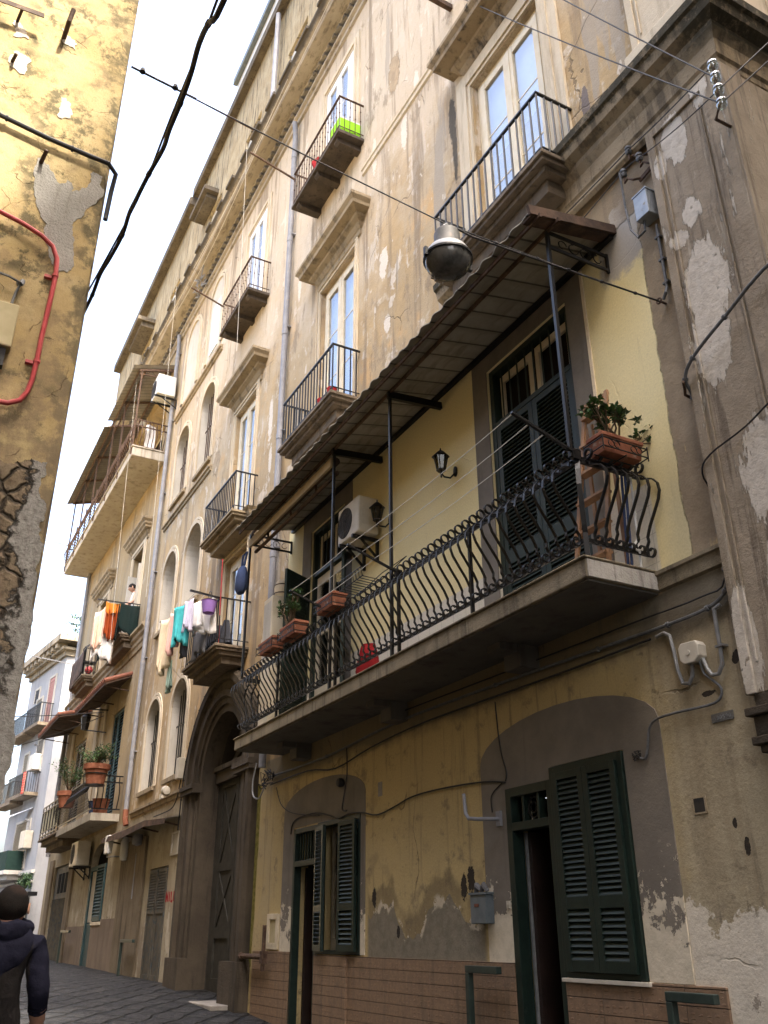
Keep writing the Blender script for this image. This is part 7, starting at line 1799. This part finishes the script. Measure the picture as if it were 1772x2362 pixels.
def head_mesh(c, s, yaw, tilt=0.0, female=False):
    """head facing -Y before yaw; c chin-to-crown centre, s half height"""
    q = MB(); rows = []; n = 24; L = 18
    rot = Matrix.Rotation(yaw, 4, 'Z') @ Matrix.Rotation(tilt, 4, 'X')
    def sh(u, v):
        # u: azimuth (0 = back), v: polar 0 top..pi bottom
        x, y, z = math.sin(v) * math.sin(u), math.sin(v) * math.cos(u), math.cos(v)
        w = .78 - .10 * max(0, -z) ** 1.3 - (.16 * max(0, -z - .45)); d = .86
        X, Y, Z = x * w, y * d, z
        if z < -.2 and y > 0: Y *= 1 - .30 * min(1, (-z - .2) / .6)        # nape
        if y < 0:                                                           # face
            f = -y
            if abs(x) < .22 and -.38 < z < .12: Y -= .20 * (1 - abs(x) / .22) * (1 - ((z + .16) / .28) ** 2 if abs(z + .16) < .28 else 0)      # nose
            if .02 < z < .20 and .12 < abs(x) < .5: Y += .06                # eye sockets
            if -.62 < z < -.42 and abs(x) < .25: Y -= .03                   # lips
            if z < -.75: Y -= .06 * f                                       # chin
        return Vector((X, Y, Z))
    for j in range(L + 1):
        v = .02 + (PI - .04) * j / L; rows.append([Vector(c) + (rot @ (sh(2 * PI * i / n, v) * s)) for i in range(n)])
    q.grid(rows, True)
    for sx in (-1, 1):                                                      # ears
        for k in range(1):
            base = Vector((sx * .755, .06, -.08)); er = []
            for a, (w1, w2, o) in ((0, (.10, .24, .0)), (1, (.15, .28, .09)), (2, (.13, .26, .15)), (3, (.07, .18, .12))): pass
            for w1, w2, o in ((.09, .20, 0), (.15, .27, .07), (.16, .28, .13), (.09, .18, .12), (.02, .04, .08)):
                er.append([Vector(c) + (rot @ ((base + Vector((sx * o, w1 * math.cos(t) + .05 * o * 6, w2 * math.sin(t)))) * s)) for t in (2 * PI * i / 10 for i in range(10))])
            q.grid(er, True)
    return q, rot
def cap_mesh(c, s, rot, low_back=-.45, front=.45, off=1.05, ears=.15):
    q = MB(); n = 24; rows = []
    for j in range(11):
        row = []
        for i in range(n):
            u = 2 * PI * i / n; k = (math.cos(u) + 1) / 2                    # 1 at the back
            lim = front + (low_back - front) * (k ** .55)
            zmin = lim; vmax = math.acos(max(-1, min(1, zmin))); v = .01 + (vmax - .01) * j / 10
            x, y, z = math.sin(v) * math.sin(u), math.sin(v) * math.cos(u), math.cos(v)
            Y = y * .88
            if z < -.2 and y > 0: Y *= 1 - .30 * min(1, (-z - .2) / .6)
            w = .795 - .10 * max(0, -z) ** 1.3
            row.append(Vector(c) + (rot @ (Vector((x * w, Y, z)) * s * (off if j < 10 else off * .985))))
        rows.append(row)
    q.grid(rows, True); return q

# ---- man walking away in a navy hooded top
PX, PY = -6.42, -4.20; GZ = gz(PX)
t = thing('person', 'man with cropped dark hair in a navy hooded top walking away down the alley', 'person', (PX, PY, GZ))
fx, fy = -.985, .17                     # facing down the street; right hand side is +Y
def P(f, r, z): return (PX + f * fx + r * (.17), PY + f * fy + r * .985, GZ + z)
hc = P(.03, 0, 1.60)
J = {'pelvis': (P(0, 0, .96), (.20, .14)), 'waist': (P(-.0, 0, 1.10), (.225, .15)), 'chest': (P(-.01, 0, 1.28), (.245, .16)), 'yoke': (P(-.02, 0, 1.41), (.18, .125)), 'neck': (P(0, 0, 1.485), (.068, .068)), 'nape': (P(.02, 0, 1.54), (.062, .062)),
     'hipL': (P(0, -.10, .90), .10), 'kneeL': (P(.10, -.11, .50), .068), 'ankL': (P(-.02, -.11, .09), .045), 'toeL': (P(.14, -.12, .035), .035),
     'hipR': (P(0, .10, .90), .10), 'kneeR': (P(.02, .11, .50), .068), 'ankR': (P(-.2, .11, .12), .045), 'toeR': (P(-.06, .12, .035), .035),
     'shR': (P(-.01, .180, 1.39), .088), 'elR': (P(-.06, .235, 1.12), .068), 'wrR': (P(.12, .245, .93), .038), 'hdR': (P(.17, .245, .885), (.045, .025)),
     'shL': (P(-.01, -.20, 1.385), .078), 'elL': (P(-.05, -.28, 1.12), .058), 'wrL': (P(.10, -.26, .90), .036), 'hdL': (P(.15, -.25, .85), (.045, .025))}
E_ = [('pelvis', 'waist'), ('waist', 'chest'), ('chest', 'yoke'), ('yoke', 'neck'), ('neck', 'nape'), ('pelvis', 'hipL'), ('hipL', 'kneeL'), ('kneeL', 'ankL'), ('ankL', 'toeL'), ('pelvis', 'hipR'), ('hipR', 'kneeR'), ('kneeR', 'ankR'), ('ankR', 'toeR'),
      ('yoke', 'shR'), ('shR', 'elR'), ('elR', 'wrR'), ('wrR', 'hdR'), ('yoke', 'shL'), ('shL', 'elL'), ('elL', 'wrL'), ('wrL', 'hdL')]
def reg(c):
    z = c.z - GZ; r = (c.x - PX) * .17 + (c.y - PY) * .985
    if z < .12: return 3
    if z < .93 and abs(r) < .225: return 2
    if z > 1.46 and abs(r) < .09: return 0
    if abs(r) > .2 and z < 1.035: return 0
    return 4 if abs(r) < .165 and z < 1.40 else 1
tx = bpy.data.textures.new('folds', 'CLOUDS'); tx.noise_scale = .09; tx.noise_depth = 2
body = skin_body('body', J, E_, [M['skin'], M['navy_cloth'], M['jeans'], M['shoe'], M['charcoal_cloth']], t, 3, reg)
md = body.modifiers.new('folds', 'DISPLACE'); md.texture = tx; md.strength = .022; md.mid_level = .5; md.texture_coords = 'LOCAL'
def fingers(w, h, side, parent, spread, curl):
    """four separate fingers and a thumb off the hand"""
    q = MB(); w = Vector(w); h = Vector(h); d = (h - w).normalized(); s = Vector(spread).normalized(); u = Vector(curl).normalized()
    for i, L in enumerate((.068, .076, .072, .058)):
        b_ = h + s * (.027 - .018 * i); q.tube([b_, b_ + d * L * .4 + u * .008, b_ + d * L * .72 + u * L * .32, b_ + d * L * .8 + u * L * .65], [.0095, .009, .008, .006], 6)
    b_ = w.lerp(h, .45) + s * .035; q.tube([b_, b_ + s * .025 + d * .02, b_ + s * .028 + d * .05 + u * .01], [.011, .010, .007], 6)
    q.build('fingers', M['skin'], parent, True)
fingers(J['wrR'][0], J['hdR'][0], 1, t, (0, -.3, 1), (.1, -.9, -.2)); fingers(J['wrL'][0], J['hdL'][0], -1, t, (0, .3, 1), (.1, .9, -.2))
yaw = math.atan2(fy, fx) + PI / 2
q, rot = head_mesh(hc, .125, yaw); q.build('head', M['skin'], t, True)
m = MT('cropped hair', .85, .2)
hb = m.noise(26, 4, .6); crown = ((m.x - (hc[0] + .045)) * (m.x - (hc[0] + .045)) + (m.y - hc[1] - .02) * (m.y - hc[1] - .02) + (m.z - hc[2] - .10) * (m.z - hc[2] - .10))
M['crop'] = m.done(m.mix(crown.step(.0052, .0008) * .13, m.mix(hb.step(.35, .65), (.006, .005, .0045), (.013, .010, .0085)), (.11, .06, .042)), m.noise(170, 3), .003)
q = cap_mesh(hc, .125, rot, -.62, .5, 1.035); rh = random.Random(2)
q.v = [tuple(Vector(hc) + (Vector(v) - Vector(hc)) * (1 + rh.uniform(-.012, .014))) for v in q.v]; q.build('hair', M['crop'], t, True)
# hood lying on the back of the neck, sleeves pushed up
q = MB(); rows = []
for a in range(-150, 151, 15):
    ca, sa = math.cos(R(a)), math.sin(R(a)); row = []
    for b_ in range(0, 360, 36):
        rr = .042 * (1.25 if abs(a) < 60 else .9); rad = .105 + rr * math.cos(R(b_)); row.append(P(-.01 - rad * ca * 1.0 - (.02 if abs(a) < 60 else 0), rad * sa * 1.12, 1.50 + rr * 1.15 * math.sin(R(b_)) - .045 * (1 - abs(a) / 150)))
    rows.append(row)
q.grid(rows, True)
rows = []
for j, (w_, z, o) in enumerate(((.11, 1.50, -.10), (.17, 1.45, -.16), (.16, 1.36, -.19), (.11, 1.28, -.185), (.02, 1.22, -.175))): rows.append([P(o + .03 * (k / 8 * 2 - 1) ** 2, w_ * (k / 4 - 1), z - .02 * (1 - (k / 4 - 1) ** 2)) for k in range(9)])
q.grid(rows); o = q.build('hood', M['navy_cloth'], t, True); md = o.modifiers.new('s', 'SUBSURF'); md.levels = 2; md.render_levels = 2; md = o.modifiers.new('folds', 'DISPLACE'); md.texture = tx; md.strength = .03; md.texture_coords = 'LOCAL'
q = MB(); A_ = Vector(J['elR'][0]); B_ = Vector(J['wrR'][0])
for k in (.22, .32, .42): c_ = A_.lerp(B_, k); d_ = (B_ - A_).normalized() * .016; q.tube([c_ - d_, c_ - d_ * .3, c_ + d_ * .3, c_ + d_], [.050, .058, .058, .049], 12)
q.build('pushed_up_cuff', M['navy_cloth'], t, True)
q = MB(); c_ = Vector(J['hdR'][0]) + Vector((-.03, .05, -.01)); rows = []
q.lathe(c_, [(0, -.05), (.035, -.045), (.055, -.02), (.06, .01), (.05, .04), (.02, .055), (0, .057)], 14); solo(q, 'round_case', M['shoe'], 'dark round case in the right hand of the man walking away', 'case', smooth=True)

# ---- man in a white vest on the balcony
BX, BY, BZ = -24.22, .02, 8.9
t = thing('person', 'dark-haired man in a white and orange vest leaning on a balcony full of bedding', 'person', (BX, BY, BZ))
def P2(f, r, z): return (BX - r, BY - f, BZ + z)      # facing the street, right hand towards -X
J = {'pelvis': (P2(.0, 0, .92), (.16, .12)), 'waist': (P2(.01, 0, 1.06), (.16, .115)), 'chest': (P2(.03, 0, 1.25), (.19, .13)), 'yoke': (P2(.05, 0, 1.38), (.13, .10)), 'neck': (P2(.07, 0, 1.46), .055), 'nape': (P2(.09, 0, 1.52), .05),
     'hipL': (P2(0, -.1, .87), .095), 'kneeL': (P2(.02, -.1, .48), .065), 'ankL': (P2(0, -.1, .08), .043), 'toeL': (P2(.13, -.11, .035), .034), 'hipR': (P2(0, .1, .87), .095), 'kneeR': (P2(.02, .1, .48), .065), 'ankR': (P2(0, .1, .08), .043), 'toeR': (P2(.13, .11, .035), .034),
     'shR': (P2(.05, .19, 1.36), .07), 'elR': (P2(.14, .27, 1.12), .05), 'wrR': (P2(.32, .22, .97), .034), 'hdR': (P2(.39, .20, .94), (.042, .024)), 'shL': (P2(.05, -.19, 1.36), .07), 'elL': (P2(.12, -.26, 1.12), .05), 'wrL': (P2(.32, -.2, .97), .034), 'hdL': (P2(.39, -.18, .94), (.042, .024))}
def reg2(c):
    z = c.z - BZ; r = abs(c.x - BX)
    if z < .9 and r < .22: return 2
    if z > 1.43 or r > .19 or z < .9: return 0
    return 1
m = MT('printed vest', .9, .1); bz = (m.z - BZ); pr_ = bz.band(1.10, 1.22, .01) * m.noise(22, 3, .5).step(.47, .52)
M['vest'] = m.done(m.mix(pr_, (.74, .70, .64), (.70, .30, .08)))
skin_body('body', J, E_, [M['skin'], M['vest'], M['jeans']], t, 2, reg2)
fingers(J['wrR'][0], J['hdR'][0], 1, t, (1, 0, .1), (0, -.3, -.9)); fingers(J['wrL'][0], J['hdL'][0], -1, t, (-1, 0, .1), (0, -.3, -.9))
hc2 = P2(.13, .01, 1.60)
q, rot = head_mesh(hc2, .122, R(-18), R(14)); q.build('head', M['skin'], t, True)
q = cap_mesh(hc2, .122, rot, -.45, .42, 1.07); q.build('hair', M['hair'], t, True)
q = MB()
for sx in (-.2, .2):
    e = Vector(hc2) + rot @ (Vector((sx * 1.25, -.76, .10)) * .122); q.lathe(e, [(0, -.009), (.012, -.005), (.014, 0), (.012, .005), (0, .009)], 8); e2 = Vector(hc2) + rot @ (Vector((sx * 1.25, -.80, .27)) * .122); q.bar(e2 - rot.to_3x3() @ Vector((.016, 0, 0)), e2 + rot.to_3x3() @ Vector((.016, 0, 0)), .008, .007)
e = Vector(hc2) + rot @ (Vector((0, -.80, -.5)) * .122); q.bar(e - rot.to_3x3() @ Vector((.02, 0, 0)), e + rot.to_3x3() @ Vector((.02, 0, 0)), .006, .005)
q.build('face_features', M['hair'], t)

# ================================================================== LIGHT AND CAMERA
w = bpy.data.worlds.new('World'); scene.world = w; w.use_nodes = True
nt = w.node_tree; sky = nt.nodes.new('ShaderNodeTexSky'); sky.sky_type = 'NISHITA'; sky.sun_disc = False
SUN_EL, SUN_AZ = R(57), Vector((.978, .208, 0)).normalized()     # towards the sun, in plan
sky.sun_elevation = SUN_EL; sky.sun_rotation = math.atan2(SUN_AZ.x, SUN_AZ.y)
sky.air_density = 1.0; sky.dust_density = 9.0; sky.ozone_density = .3
bg = nt.nodes['Background']; nt.links.new(sky.outputs[0], bg.inputs['Color']); bg.inputs['Strength'].default_value = .15
sd = bpy.data.lights.new('sun', 'SUN'); sd.energy = 2.2; sd.angle = R(2.2); sd.color = (1, .93, .80)
so = bpy.data.objects.new('sun', sd); COL.objects.link(so)
dirv = Vector((SUN_AZ.x * math.cos(SUN_EL), SUN_AZ.y * math.cos(SUN_EL), math.sin(SUN_EL)))
so.rotation_euler = dirv.to_track_quat('Z', 'Y').to_euler(); so.location = (4, 4, 30)
cam = bpy.data.cameras.new('camera'); co = bpy.data.objects.new('camera', cam); COL.objects.link(co)
CAM_ROT = Matrix(((0.470653, 0.380561, 0.796027), (0.882306, -0.198290, -0.426868), (-0.004605, 0.903247, -0.429097)))
co.matrix_world = Matrix.Translation((0, -5.0, 1.6)) @ CAM_ROT.to_4x4()
cam.sensor_fit = 'AUTO'; cam.sensor_width = 36.0; cam.lens = 31.2430; cam.clip_start = .05; cam.clip_end = 500
scene.camera = co
vs = scene.view_settings; vs.view_transform = 'Standard'; vs.look = 'None'; vs.gamma = 1.0; vs.use_curve_mapping = False; vs.exposure = 2.98
scene.cycles.max_bounces = 8; scene.cycles.diffuse_bounces = 5; scene.cycles.transparent_max_bounces = 12
scene.cycles.use_denoising = True
